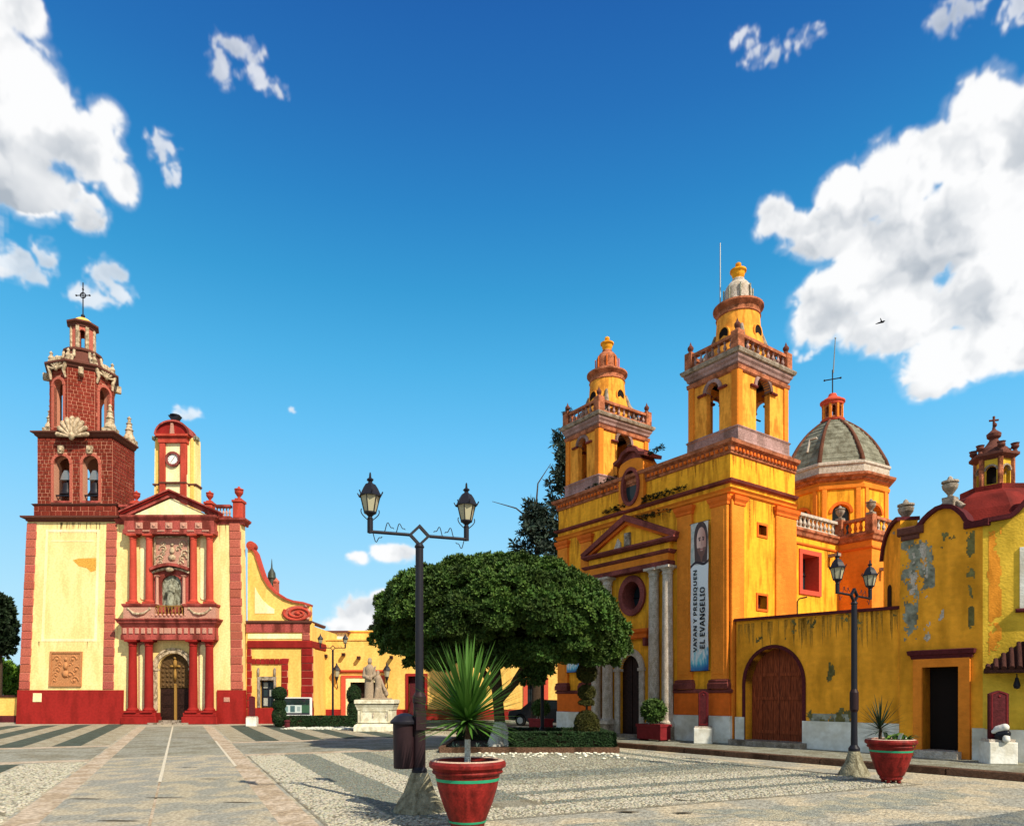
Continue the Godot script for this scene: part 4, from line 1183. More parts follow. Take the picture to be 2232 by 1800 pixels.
	for i in cv.size():
		var d := (cv[mini(i + 1, cv.size() - 1)] - cv[maxi(i - 1, 0)]).normalized()
		hi.append(cv[i] + Vector2(-d.y, d.x) * 0.12)
	g = G(); g.ring(cv, hi, -0.55, 0.05); pt(o, "gable_rim", g, M.column_red)
	g = G()
	g.lathe(Vector3.ZERO, [Vector2(0, 0)], 3)
	g.x = Transform3D(Basis(Vector3.RIGHT, PI / 2), Vector3(ex(541), ey(1186), -0.3))
	g.lathe(Vector3.ZERO, [Vector2(0, -0.25), Vector2(0.22, -0.25), Vector2(0.26, 0), Vector2(0.26, 0.36), Vector2(0.1, 0.4), Vector2(0, 0.4)], 18)
	pt(o, "rolled_end", g, M.column_red)
	g = G()
	var pts := []; var rad := []
	for i in 34:
		var a := i / 33.0 * TAU * 2.1; var r := 0.86 - 0.7 * i / 33.0
		pts.append(Vector3(ex(644) + cos(a + 2.6) * r, ey(1335) + sin(a + 2.6) * r * 0.52, -0.02)); rad.append(0.1 - 0.045 * i / 33.0)
	g.tube(pts, rad, 7)
	g.ball(Vector3(ex(644), ey(1335), -0.03), Vector3(0.16, 0.13, 0.1), 8, 6)
	pt(o, "spiral_scroll", g, M.column_red)
	g = G(); g.ext(arc(ex(644), ey(1335), 0.82, 0.46, 0, 350, 24), -0.1, -0.03); pt(o, "scroll_ground", g, M.block_red)
	g = G()
	for q in [Vector2(662, 1318), Vector2(668, 1330), Vector2(666, 1346), Vector2(650, 1350)]: g.ball(Vector3(ex(q.x), ey(q.y), -0.03), Vector3(0.13, 0.14, 0.08), 6, 5)
	pt(o, "scroll_leaf", g, M.carved_rose)
	# pinnacles of the roof behind
	var b := thing("roof_lantern", "small grey domed lantern and pink pinnacle on the roof behind the scroll gable", "lantern", Vector3(-21.9, 0, -40.9))
	g = G()
	var at := Vector3(ex(556), 0, -2.4)
	g.lathe(at, [Vector2(0.3, ey(1400)), Vector2(0.3, ey(1262)), Vector2(0.2, ey(1255)), Vector2(0.2, ey(1245)), Vector2(0.26, ey(1243)), Vector2(0.22, ey(1230)), Vector2(0.1, ey(1222)), Vector2(0.05, ey(1218)), Vector2(0.02, ey(1200)), Vector2(0, ey(1196))], 12)
	pt(b, "domed_lantern", g, M.bronze)
	g = G()
	at = Vector3(ex(569), 0, -2.2)
	g.box(at + Vector3(-0.14, ey(1400), -0.14), at + Vector3(0.14, ey(1254), 0.14))
	g.lathe(at, [Vector2(0.2, ey(1254)), Vector2(0.2, ey(1251)), Vector2(0.08, ey(1246)), Vector2(0, ey(1242))], 8)
	pt(b, "pinnacle", g, M.block_red)

# ---------------------------------------------------------------- golden church: x runs along the front towards the viewer, y up, z out of the front
const RX := Vector3(6.71, 0, -21.4)
const RT := deg_to_rad(-54.5)

func rworld(l: Vector3) -> Vector3:
	return RX + Basis(Vector3.UP, RT) * l

func gold_church() -> void:
	var o := thing("church", "golden church with two bell towers, tiled dome and a shaded front with white banners", "church", RX, RT)
	var g := G()
	pt(o, "front_wall", fix_front(), M.gold)
	g = G()
	g.x = Transform3D(Basis(Vector3.UP, PI / 2), Vector3.ZERO)
	g.wall(0.602, 3.43, 0.15, 5.8, -0.6, 0.0, [[1.36, 1.84, 4.4, 4.83, 0]])
	g.wall(0.602, 3.43, 5.8, 9.1, -0.6, 0.0, [[1.4, 1.82, 6.76, 7.08, 0]])
	pt(o, "side_wall", g, M.gold)
	g = G()
	g.box(Vector3(-8.3, 0.15, -3.43), Vector3(-7.7, 9.1, -0.602))
	g.box(Vector3(-8.28, 9.0, -3.43), Vector3(-0.02, 9.3, -0.02))
	g.box(Vector3(-7.7, 0.15, -3.43), Vector3(-0.602, 9.0, -3.2))
	pt(o, "rear_wall", g, M.gold)
	# dado, plinths and pilasters
	var side := [Vector2(-8.3, -3.43), Vector2(-8.3, 0), Vector2(0, 0), Vector2(0, -3.43)]
	for s in [0, 1]:
		var xa := -8.32 if s == 0 else -2.2
		var xb := -6.1 if s == 0 else 0.06
		g = G(); g.cbox(Vector3(xa, 0.15, -0.1), Vector3(xb, 1.0, 0.12), 0.02); pt(o, "white_dado", g, M.whitewash)
		g = G(); g.cbox(Vector3(xa + 0.02, 1.0, -0.1), Vector3(xb - 0.02, 1.74, 0.1), 0.02)
		pt(o, "plinth", g, M.orange_red)
		g = G()
		g.sweep([Vector2(xa + 0.02, 0.0), Vector2(xa + 0.02, 0.08), Vector2(xb - 0.02, 0.08), Vector2(xb - 0.02, 0.0)], [Vector2(0.01, 1.7), Vector2(0.06, 1.73), Vector2(0.06, 1.8), Vector2(0.01, 1.84)])
		pt(o, "plinth_moulding", g, M.purple)
		for q in [[0.0, 0.62], [1.4, 2.0]]:
			var a: float = (-8.27 + q[0]) if s == 0 else (-0.04 - q[1])
			var b: float = a + 0.61
			g = G(); g.cbox(Vector3(a, 1.8, -0.05), Vector3(b, 7.66, 0.1), 0.015)
			g.cbox(Vector3(a + 0.1, 2.3, 0.05), Vector3(b - 0.1, 7.4, 0.115), 0.01)
			pt(o, "pilaster", g, M.orange)
			g = G(); g.sweep([Vector2(a, 0.0), Vector2(a, 0.1), Vector2(b, 0.1), Vector2(b, 0.0)], [Vector2(0.08, 1.84), Vector2(0.08, 2.0), Vector2(0.05, 2.05), Vector2(0.06, 2.1), Vector2(0.0, 2.14)]); pt(o, "pilaster_base", g, M.purple)
			g = G(); g.sweep([Vector2(a, 0.0), Vector2(a, 0.1), Vector2(b, 0.1), Vector2(b, 0.0)], [Vector2(0.0, 7.5), Vector2(0.03, 7.52), Vector2(0.03, 7.6), Vector2(0.08, 7.68), Vector2(0.1, 7.78), Vector2(0.0, 7.8)]); pt(o, "pilaster_capital", g, M.orange_red)
	g = G(); g.x = Transform3D(Basis(Vector3.UP, PI / 2), Vector3.ZERO)
	g.cbox(Vector3(2.29, 0.15, -0.05), Vector3(3.44, 7.66, 0.07), 0.02)
	g.cbox(Vector3(0.0, 0.15, -0.05), Vector3(0.62, 7.66, 0.07), 0.02)
	pt(o, "side_pilaster", g, M.orange)
	g = G(); g.x = Transform3D(Basis(Vector3.UP, PI / 2), Vector3.ZERO)
	for q in [[2.29, 3.44], [0.12, 0.62]]: g.sweep([Vector2(q[0], 0.0), Vector2(q[0], 0.07), Vector2(q[1], 0.07), Vector2(q[1], 0.0)], [Vector2(0.0, 7.5), Vector2(0.03, 7.52), Vector2(0.03, 7.6), Vector2(0.08, 7.68), Vector2(0.1, 7.78), Vector2(0.0, 7.8)])
	pt(o, "side_capital", g, M.orange_red)
	# small side windows: frame, shutter
	for q in [[1.4, 1.82, 6.76, 7.08], [1.36, 1.84, 4.4, 4.83]]:
		g = G(); g.x = Transform3D(Basis(Vector3.UP, PI / 2), Vector3.ZERO)
		g.ring(V2([q[0], q[2], q[1], q[2], q[1], q[3], q[0], q[3]]), V2([q[0] - 0.07, q[2] - 0.07, q[1] + 0.07, q[2] - 0.07, q[1] + 0.07, q[3] + 0.07, q[0] - 0.07, q[3] + 0.07]), -0.2, 0.03, true)
		pt(o, "small_window_frame", g, M.orange_red)
		g = G(); g.x = Transform3D(Basis(Vector3.UP, PI / 2), Vector3.ZERO)
		g.box(Vector3(q[0], q[2], -0.3), Vector3(q[1], q[3], -0.24))
		pt(o, "small_window", g, M.maroon)
	# cornices
	g = G(); g.sweep(side, [Vector2(0.0, 7.84), Vector2(0.06, 7.88), Vector2(0.08, 7.94), Vector2(0.14, 8.0), Vector2(0.02, 8.02)]); pt(o, "architrave", g, M.orange)
	g = G(); g.sweep(side, [Vector2(0.02, 8.02), Vector2(0.02, 8.18)]); pt(o, "architrave_band", g, M.gold)
	g = G(); g.sweep(side, [Vector2(0.02, 8.16), Vector2(0.12, 8.2), Vector2(0.16, 8.27), Vector2(0.0, 8.32)]); pt(o, "frieze_cornice", g, M.purple)
	g = G(); g.sweep(side, [Vector2(0.0, 9.06), Vector2(0.05, 9.08), Vector2(0.05, 9.14), Vector2(0.08, 9.16), Vector2(0.08, 9.3), Vector2(0.2, 9.36), Vector2(0.22, 9.46), Vector2(0.0, 9.54)]); pt(o, "top_cornice", g, M.rose_stone)
	for i in 46:
		g = G()
		var x := -8.22 + 0.18 * i
		if x < -4.75 or x > -3.4:
			g.cbox(Vector3(x, 9.17, 0.06), Vector3(x + 0.1, 9.27, 0.13), 0.01)
			pt(o, "dentil", g, M.orange_red)
	for i in 18:
		g = G(); g.x = Transform3D(Basis(Vector3.UP, PI / 2), Vector3.ZERO)
		g.cbox(Vector3(0.1 + 0.185 * i, 9.17, 0.06), Vector3(0.2 + 0.185 * i, 9.27, 0.13), 0.01)
		pt(o, "dentil", g, M.orange_red)
	g = G(); drips(g, -8.1, -0.2, 9.06, 0.004, 46, 0.5); drips(g, -6.1, -2.2, 7.84, 0.004, 22, 0.6); drips(g, -7.6, -6.9, 7.84, 0.004, 6, 1.0); drips(g, -5.2, -3.2, 3.6, 0.004, 8, 0.4)
	g.x = Transform3D(Basis(Vector3.UP, PI / 2), Vector3.ZERO); drips(g, 0.65, 1.28, 7.84, 0.004, 10, 1.4); drips(g, 1.92, 2.25, 7.84, 0.004, 6, 1.4); drips(g, 0.1, 3.4, 9.06, 0.004, 26, 0.5)
	g.x = Transform3D(Basis(Vector3.UP, PI / 2), Vector3(-0.5, 0, 0)); drips(g, 3.5, 4.4, 6.92, 0.004, 9, 1.2); drips(g, 5.88, 6.9, 6.92, 0.004, 9, 1.2)
	pt(o, "drip_stain", g, M.gold_drip, "stuff")
	gold_portal(o)
	# nave, balustrade and transept
	g = G()
	g.x = Transform3D(Basis(Vector3.UP, PI / 2), Vector3(-0.5, 0, 0))
	g.wall(3.4, 7.0, 0.15, 7.4, -0.8, 0.0, [[4.55, 5.72, 5.3, 6.7, 0]])
	g.wall(7.0, 16.0, 0.15, 7.4, -0.8, 0.0, [])
	g.x = Transform3D.IDENTITY
	g.box(Vector3(-7.8, 0.15, -16.0), Vector3(-1.3, 7.3, -3.43))
	pt(o, "nave_wall", g, M.gold)
	g = G()
	g.x = Transform3D(Basis(Vector3.UP, PI / 2), Vector3(-0.5, 0, 0))
	g.ring(V2([4.62, 5.36, 5.65, 5.36, 5.65, 6.62, 4.62, 6.62]), V2([4.45, 5.2, 5.82, 5.2, 5.82, 6.78, 4.45, 6.78]), -0.5, 0.05, true)
	pt(o, "window_frame", g, M.red_frame)
	g = G()
	g.x = Transform3D(Basis(Vector3.UP, PI / 2), Vector3(-0.5, 0, 0))
	g.box(Vector3(4.6, 5.34, -0.56), Vector3(5.67, 6.64, -0.5))
	var wn := pt(o, "window", g, M.glass_dark)
	g = G()
	g.x = Transform3D(Basis(Vector3.UP, PI / 2), Vector3(-0.5, 0, 0))
	for i in 3: g.bar(Vector3(4.85 + 0.28 * i, 5.36, -0.47), Vector3(4.85 + 0.28 * i, 6.62, -0.47), 0.02)
	g.bar(Vector3(4.62, 6.0, -0.47), Vector3(5.65, 6.0, -0.47), 0.02)
	pt(wn, "window_bars", g, M.iron)
	g = G()
	g.sweep([Vector2(-0.5, -3.43), Vector2(-0.5, -7.0), Vector2(0.75, -7.0), Vector2(0.75, -12.0)], [Vector2(0.0, 7.2), Vector2(0.07, 7.24), Vector2(0.1, 7.34), Vector2(0.16, 7.4), Vector2(0.16, 7.48), Vector2(0.0, 7.5)])
	pt(o, "nave_cornice", g, M.rose_stone)
	g = G()
	g.sweep([Vector2(-0.5, -3.43), Vector2(-0.5, -6.9)], [Vector2(0.0, 6.92), Vector2(0.05, 6.94), Vector2(0.05, 7.0), Vector2(0.0, 7.02)])
	pt(o, "string_course", g, M.orange_red)
	g = G(); g.box(Vector3(-2.0, 0.15, -12.0), Vector3(0.75, 7.4, -7.0)); pt(o, "transept_wall", g, M.orange)
	g = G()
	g.sweep([Vector2(-0.45, -7.0), Vector2(0.75, -7.0), Vector2(0.75, -12.0)], [Vector2(0.0, 6.9), Vector2(0.05, 6.92), Vector2(0.05, 6.98), Vector2(0.0, 7.0)])
	pt(o, "string_course", g, M.orange_red)
	for i in 2:
		g = G()
		var at: Vector3 = [Vector3(-0.5, 6.75, -6.4), Vector3(0.75, 6.2, -7.6)][i]
		g.box(at + Vector3(-0.1, -0.06, -0.09), at + Vector3(0.4, 0.04, 0.09))
		pt(o, "rain_spout", g, M.grey_stone)
	for i in 2:
		var st: Array = [[Vector3(-0.55, 7.5, -3.6), Vector3(-0.55, 7.5, -6.7), 13], [Vector3(-0.3, 7.5, -7.1), Vector3(0.5, 7.5, -7.1), 5]][i]
		var d: Vector3 = (st[1] - st[0]).normalized()
		for q in [[-0.02, 0.06], [0.46, 0.56]]:
			g = G()
			var a: Vector3 = st[0] - d * 0.2; var b: Vector3 = st[1] + d * 0.2
			g.box(Vector3(minf(a.x, b.x) - 0.09, 7.5 + q[0], minf(a.z, b.z) - 0.09), Vector3(maxf(a.x, b.x) + 0.09, 7.5 + q[1], maxf(a.z, b.z) + 0.09))
			pt(o, "balustrade_rail", g, M.pale_stone if i == 0 else M.rose_stone)
		for j in st[2]: baluster(o, st[0].lerp(st[1], j / float(st[2] - 1)) + Vector3(0, 0.06, 0), 0.4, 0.07, M.pale_stone if i == 0 else M.orange_red)
	for p in [Vector3(-0.45, 7.5, -7.05), Vector3(0.68, 7.5, -7.08)]:
		g = G(); g.cbox(p + Vector3(-0.14, 0, -0.14), p + Vector3(0.14, 0.62, 0.14), 0.02); pt(o, "parapet_pier", g, M.rose_stone)
		urn(o, p + Vector3(0, 0.62, 0), 0.62, M.grey_stone)
	g = G()
	g.box(Vector3(0.66, 7.5, -11.9), Vector3(0.84, 7.58, -7.2))
	pt(o, "balustrade_rail", g, M.rose_stone)
	g = G(); g.box(Vector3(0.66, 7.96, -11.9), Vector3(0.84, 8.06, -7.2))
	pt(o, "balustrade_rail", g, M.rose_stone)
	for j in 12: baluster(o, Vector3(0.75, 7.58, -7.45 - 0.38 * j), 0.38, 0.07, M.pale_stone)
	gold_tower(o, Vector3(-1.08, 0, -1.85), 0)
	gold_tower(o, Vector3(-7.17, 0, -1.6), 1)
	gold_dome(o)

func fix_front() -> Geo:   # the front wall in three bands, so that door, round window and oval window each have their opening
	var g := G()
	g.wall(-8.3, 0.0, 0.15, 4.3, -0.6, 0.0, [[-4.78, -3.78, 0.14, 3.07, 1]])
	g.wall(-8.3, 0.0, 4.3, 6.6, -0.6, 0.0, [[-4.66, -3.64, 4.6, 5.76, 2]])
	g.wall(-8.3, 0.0, 6.6, 9.1, -0.6, 0.0, [])
	return g

func gold_portal(o: Node3D) -> void:
	var c := -4.15
	# door
	var g := G()
	g.ring(arc(-4.28, 2.57, 0.5, 0.5, 0, 180, 18), arc(-4.28, 2.57, 0.72, 0.74, 0, 180, 18), -0.3, 0.08)
	for s in [-1, 1]:
		g.box(Vector3(-4.28 + s * 0.61 - 0.11, 0.15, -0.3), Vector3(-4.28 + s * 0.61 + 0.11, 2.5, 0.08))
		g.box(Vector3(-4.28 + s * 0.61 - 0.15, 2.5, -0.3), Vector3(-4.28 + s * 0.61 + 0.15, 2.6, 0.12))
	pt(o, "door_surround", g, M.pale_stone)
	g = G(); g.box(Vector3(-4.9, 0.15, -0.5), Vector3(-3.7, 0.26, 0.25)); pt(o, "door_step", g, M.grey_stone)
	for s in [0, 1]:
		g = G()
		var p := V2([-4.28 + 0.02, 0.26, -3.78, 0.26]) + arc(-4.28, 2.57, 0.5, 0.5, 0, 88, 10) if s == 1 else V2([-4.3, 0.26, -4.3, 3.05]) + arc(-4.28, 2.57, 0.5, 0.5, 92, 180, 10) + V2([-4.78, 0.26])
		g.ext(p, -0.2, -0.12)
		pt(o, "door_leaf", g, M.door_dark)
	# columns and entablature
	for x in [-5.86, -5.26, -2.98, -2.37]:
		g = G()
		g.cbox(Vector3(x - 0.25, 0.15, -0.05), Vector3(x + 0.25, 0.6, 0.42), 0.03)
		pt(o, "column_pedestal", g, M.grey_stone)
		column(o, "column", Vector3(x, 0.6, 0.18), 0.19, 5.35, M.pale_stone)
	g = G(); g.box(Vector3(-6.4, 5.95, -0.05), Vector3(-2.2, 6.12, 0.36)); pt(o, "portal_architrave", g, M.purple)
	g = G(); g.box(Vector3(-6.36, 6.12, -0.05), Vector3(-2.24, 6.4, 0.3)); pt(o, "portal_frieze", g, M.orange)
	g = G(); g.sweep([Vector2(-6.36, 0.0), Vector2(-6.36, 0.28), Vector2(-2.24, 0.28), Vector2(-2.24, 0.0)], [Vector2(0.02, 6.36), Vector2(0.08, 6.4), Vector2(0.12, 6.48), Vector2(0.0, 6.5)]); pt(o, "portal_cornice", g, M.purple)
	g = G(); g.box(Vector3(-6.3, 6.5, -0.05), Vector3(-2.3, 6.76, 0.16)); pt(o, "pediment_base", g, M.gold)
	g = G(); g.ext(V2([-6.2, 6.84, -2.3, 6.84, -4.25, 7.75]), -0.05, 0.12); pt(o, "tympanum", g, M.gold)
	g = G()
	g.cbox(Vector3(-4.4, 6.95, 0.08), Vector3(-4.12, 7.42, 0.22), 0.03)
	g.ball(Vector3(-4.26, 7.3, 0.2), Vector3(0.1, 0.1, 0.07), 8, 5)
	pt(o, "tympanum_relief", g, M.grey_stone)
	g = G()
	g.ext(V2([-4.95, 6.92, -4.6, 6.92, -4.6, 7.12, -4.75, 7.3]), 0.08, 0.17)
	pt(o, "tympanum_relief", g, M.pale_stone)
	g = G(); g.sweep([Vector2(-6.4, 0.0), Vector2(-6.4, 0.22), Vector2(-2.1, 0.22), Vector2(-2.1, 0.0)], [Vector2(0.0, 6.74), Vector2(0.06, 6.76), Vector2(0.14, 6.84), Vector2(0.14, 6.9), Vector2(0.0, 6.92)]); pt(o, "pediment_cornice", g, M.purple)
	for s in [-1, 1]:
		g = G()
		var e := Vector2(-4.25 + s * 2.25, 6.86)
		g.ext(PackedVector2Array([e, Vector2(-4.25, 7.82), Vector2(-4.25, 8.04), e + Vector2(s * 0.1, 0.14)]), -0.05, 0.34)
		pt(o, "raking_cornice", g, M.purple)
		g = G()
		g.ext(PackedVector2Array([e + Vector2(-s * 0.2, 0.0), Vector2(-4.25, 7.7), Vector2(-4.25, 7.83), e + Vector2(-s * 0.0, 0.05)]), -0.05, 0.24)
		pt(o, "raking_moulding", g, M.orange_red)
	# round window
	g = G()
	g.ring(arc(-4.15, 5.18, 0.44, 0.5, 0, 360, 28), arc(-4.15, 5.18, 0.64, 0.72, 0, 360, 28), -0.5, 0.1, true)
	pt(o, "round_window_frame", g, M.purple)
	g = G(); g.ext(arc(-4.15, 5.18, 0.5, 0.56, 0, 350, 26), -0.58, -0.5)
	var rw := pt(o, "round_window", g, M.glass_dark)
	g = G(); g.bar(Vector3(-4.15, 4.65, -0.48), Vector3(-4.15, 5.7, -0.48), 0.02); g.bar(Vector3(-4.62, 5.18, -0.48), Vector3(-3.68, 5.18, -0.48), 0.02)
	pt(rw, "window_bars", g, M.iron)
	# cornice above the door
	g = G(); g.sweep([Vector2(-5.1, 0.0), Vector2(-5.1, 0.1), Vector2(-3.4, 0.1), Vector2(-3.4, 0.0)], [Vector2(0.0, 3.62), Vector2(0.04, 3.66), Vector2(0.04, 3.8), Vector2(0.12, 3.86), Vector2(0.14, 3.94), Vector2(0.0, 3.98)]); pt(o, "door_cornice", g, M.orange_red)
	for s in [0, 1]:
		g = G(); g.cbox(Vector3(-5.06 + 1.52 * s, 3.36, -0.05), Vector3(-4.92 + 1.52 * s, 3.64, 0.16), 0.02); pt(o, "console", g, M.purple)
	# oval window above the front
	g = G()
	var oval := arc(-4.1, 9.02, 0.36, 0.58, 0, 360, 28)
	g.ring(oval, V2([-3.5, 9.02]) + V2([-3.5, 9.2, -3.5, 9.5, -3.5, 9.75, -3.6, 9.9, -3.75, 9.95, -3.9, 9.98, -4.1, 10.0, -4.3, 9.98, -4.45, 9.95, -4.6, 9.9, -4.7, 9.75, -4.7, 9.5, -4.7, 9.2, -4.7, 9.02, -4.7, 8.8, -4.7, 8.5, -4.65, 8.35, -4.55, 8.28, -4.4, 8.25, -4.25, 8.25, -4.1, 8.25, -3.95, 8.25, -3.8, 8.25, -3.65, 8.28, -3.55, 8.35, -3.5, 8.5, -3.5, 8.8, -3.5, 9.02]), -0.6, 0.16)
	pt(o, "window_block", g, M.orange)
	g = G(); g.ring(arc(-4.1, 9.02, 0.34, 0.56, 0, 360, 28), arc(-4.1, 9.02, 0.45, 0.68, 0, 360, 28), 0.0, 0.22, true); pt(o, "oval_frame", g, M.purple)
	g = G(); g.ext(arc(-4.1, 9.02, 0.38, 0.6, 0, 350, 26), -0.3, 0.04); pt(o, "oval_window", g, M.glass_dark)
	g = G()
	g.ring(V2([-4.85, 9.92, -4.55, 10.02, -4.4, 10.18, -4.1, 10.26, -3.8, 10.18, -3.65, 10.02, -3.35, 9.92]), V2([-4.88, 10.04, -4.6, 10.12, -4.46, 10.3, -4.1, 10.4, -3.74, 10.3, -3.6, 10.12, -3.32, 10.04]), -0.6, 0.28)
	g.ext(V2([-4.6, 9.9, -3.6, 9.9, -3.7, 10.1, -4.1, 10.28, -4.5, 10.1]), -0.58, 0.12)
	pt(o, "oval_pediment", g, M.purple)

func gold_tower(o: Node3D, c: Vector3, which: int) -> void:
	var t := node(o, "bell_tower", c)
	var hx := 0.95; var hz := 1.32
	var rect := [Vector2(-hx, -hz), Vector2(-hx, hz), Vector2(hx, hz), Vector2(hx, -hz)]
	var g := G()
	g.sweep(rect, [Vector2(0.1, 9.5), Vector2(0.12, 9.62), Vector2(0.06, 9.68), Vector2(0.06, 10.0), Vector2(0.1, 10.06), Vector2(0.0, 10.14)], true)
	pt(t, "tower_base", g, M.purple_grey)
	g = G()
	g.wall(-hx, hx, 9.5, 12.06, hz - 0.2, hz, [[-0.25, 0.25, 10.12, 11.76, 1]])
	g.wall(-hx, hx, 9.5, 12.06, -hz, -hz + 0.2, [[-0.25, 0.25, 10.12, 11.76, 1]])
	g.x = Transform3D(Basis(Vector3.UP, PI / 2), Vector3.ZERO)
	g.wall(-hz + 0.2, hz - 0.2, 9.5, 12.06, hx - 0.2, hx, [[-0.37, 0.37, 10.12, 11.92, 1]])
	g.wall(-hz + 0.2, hz - 0.2, 9.5, 12.06, -hx, -hx + 0.2, [[-0.37, 0.37, 10.12, 11.92, 1]])
	pt(t, "belfry_wall", g, M.amber)
	for i in 4:   # arch rims with their imposts
		var front := i % 2 == 0
		var r := 0.25 if front else 0.37; var cr := 11.76 if front else 11.92
		g = G()
		g.x = Transform3D(Basis(Vector3.UP, PI / 2 * i), Vector3.ZERO)
		var f := hz if front else hx
		g.ring(arc(0, cr - r, r, r, 0, 180, 14), arc(0, cr - r, r + 0.12, r + 0.12, 0, 180, 14), f - 0.2, f + 0.05)
		pt(t, "arch_rim", g, M.purple_grey)
		for s in [-1, 1]:
			g = G()
			g.x = Transform3D(Basis(Vector3.UP, PI / 2 * i), Vector3.ZERO)
			g.cbox(Vector3(s * (r + 0.16) - 0.16, cr - r - 0.07, f - 0.3), Vector3(s * (r + 0.16) + 0.16, cr - r, f + 0.1), 0.02)
			pt(t, "impost", g, M.purple)
			g = G()
			g.x = Transform3D(Basis(Vector3.UP, PI / 2 * i), Vector3.ZERO)
			var e := hx if front else hz
			g.cbox(Vector3(minf(s * (e - 0.2), s * e + s * 0.03) , 10.1, f - 0.1), Vector3(maxf(s * (e - 0.2), s * e + s * 0.03), 11.9, f + 0.05), 0.012)
			pt(t, "corner_pilaster", g, M.orange)
	g = G()
	g.sweep(rect, [Vector2(0.03, 11.84), Vector2(0.07, 11.88), Vector2(0.08, 12.0), Vector2(0.0, 12.04)], true)
	pt(t, "necking", g, M.rose_stone)
	g = G()
	g.sweep(rect, [Vector2(0.0, 12.04), Vector2(0.06, 12.08), Vector2(0.08, 12.16), Vector2(0.13, 12.22), Vector2(0.15, 12.3)], true)
	pt(t, "tower_cornice", g, M.purple_grey)
	g = G()
	g.sweep(rect, [Vector2(0.12, 12.3), Vector2(0.2, 12.33), Vector2(0.23, 12.4), Vector2(0.23, 12.45), Vector2(0.0, 12.5)], true)
	g.box(Vector3(-hx, 12.3, -hz), Vector3(hx, 12.49, hz))
	pt(t, "cornice_top", g, M.grey_stone)
	# balustrade with corner piers
	for i in 4:
		var along := hx if i % 2 == 0 else hz
		var f := (hz if i % 2 == 0 else hx) + 0.0
		var b := Transform3D(Basis(Vector3.UP, PI / 2 * i), Vector3.ZERO)
		g = G(); g.x = b
		g.box(Vector3(-along, 12.5, f - 0.08), Vector3(along, 12.57, f + 0.08)); g.box(Vector3(-along, 12.88, f - 0.09), Vector3(along, 12.98, f + 0.09))
		pt(t, "balustrade_rail", g, M.rose_stone)
		var n := 7 if i % 2 == 0 else 9
		for j in n: baluster(t, b * Vector3(lerpf(-along + 0.24, along - 0.24, j / float(n - 1)), 12.57, f), 0.31, 0.06, M.purple_grey)
		g = G(); g.x = b
		var p := Vector3(along - 0.02, 12.5, f - 0.02)
		g.cbox(p + Vector3(-0.15, 0, -0.15), p + Vector3(0.15, 0.56, 0.15), 0.02)
		pt(t, "corner_pier", g, M.rose_stone)
		g = G(); g.x = b
		g.lathe(p + Vector3(0, 0.56, 0), [Vector2(0.12, 0), Vector2(0.06, 0.08), Vector2(0.1, 0.16), Vector2(0.1, 0.22), Vector2(0.04, 0.3), Vector2(0.0, 0.42)], 10)
		pt(t, "pier_finial", g, M.dark_stone)
	# drum, tambour and finial
	g = G()
	g.lathe(Vector3.ZERO, [Vector2(0.94, 12.48), Vector2(0.92, 12.9), Vector2(0.86, 13.1), Vector2(0.79, 13.35), Vector2(0.73, 13.65), Vector2(0.69, 14.3)], 28)
	pt(t, "drum", g, M.amber)
	g = G()
	g.lathe(Vector3.ZERO, [Vector2(0.69, 14.2), Vector2(0.73, 14.23), Vector2(0.7, 14.27), Vector2(0.7, 14.4), Vector2(0.76, 14.46), Vector2(0.82, 14.52), Vector2(0.82, 14.58), Vector2(0.7, 14.64), Vector2(0.3, 14.7)], 28)
	pt(t, "drum_cornice", g, M.rose_stone)
	for i in 8:
		g = G()
		if i % 2 == 1: continue
		g.x = Transform3D(Basis(Vector3.UP, TAU * i / 8), Vector3.ZERO)
		g.ring(arc(0, 13.5, 0.18, 0.22, 0, 360, 18), arc(0, 13.5, 0.22, 0.26, 0, 360, 18), 0.6, 0.785, true)
		pt(t, "oval_frame", g, M.amber)
		g = G()
		g.x = Transform3D(Basis(Vector3.UP, TAU * i / 8), Vector3.ZERO)
		g.ext(arc(0, 13.5, 0.19, 0.23, 0, 345, 17), 0.6, 0.765)
		pt(t, "oval_opening", g, M.shadow)
	for i in 8:
		if i % 2 == 1:
			g = G()
			g.x = Transform3D(Basis(Vector3.UP, TAU * i / 8), Vector3.ZERO)
			g.tube([Vector3(0, 12.55, 1.14), Vector3(0, 12.95, 1.04), Vector3(0, 13.25, 0.86), Vector3(0, 13.7, 0.74)], [0.13, 0.14, 0.1, 0.05], 7)
			g.ball(Vector3(0, 13.0, 1.04), Vector3(0.13, 0.16, 0.1), 7, 5)
			pt(t, "buttress_scroll", g, M.grey_stone)
	g = G()
	g.lathe(Vector3.ZERO, [Vector2(0.52, 14.66), Vector2(0.52, 14.74), Vector2(0.44, 14.8), Vector2(0.43, 15.2), Vector2(0.39, 15.3), Vector2(0.3, 15.42), Vector2(0.2, 15.46), Vector2(0.2, 15.56)], 20)
	pt(t, "tambour", g, M.pale_stone if which == 0 else M.rose_stone)
	g = G()
	for i in 8:
		var a := TAU * i / 8
		g.bar(Vector3(sin(a) * 0.47, 14.78, cos(a) * 0.47), Vector3(sin(a) * 0.47, 15.22, cos(a) * 0.47), 0.03)
	pt(t, "tambour_rib", g, M.bare_grey if which == 0 else M.orange_red)
	g = G()
	g.lathe(Vector3.ZERO, [Vector2(0.18, 15.54), Vector2(0.16, 15.6), Vector2(0.2, 15.68), Vector2(0.22, 15.78), Vector2(0.27, 15.82), Vector2(0.27, 15.87), Vector2(0.12, 15.92), Vector2(0.07, 15.98), Vector2(0.1, 16.04), Vector2(0.09, 16.1), Vector2(0.0, 16.16)], 18)
	pt(t, "pot_finial", g, M.gold)
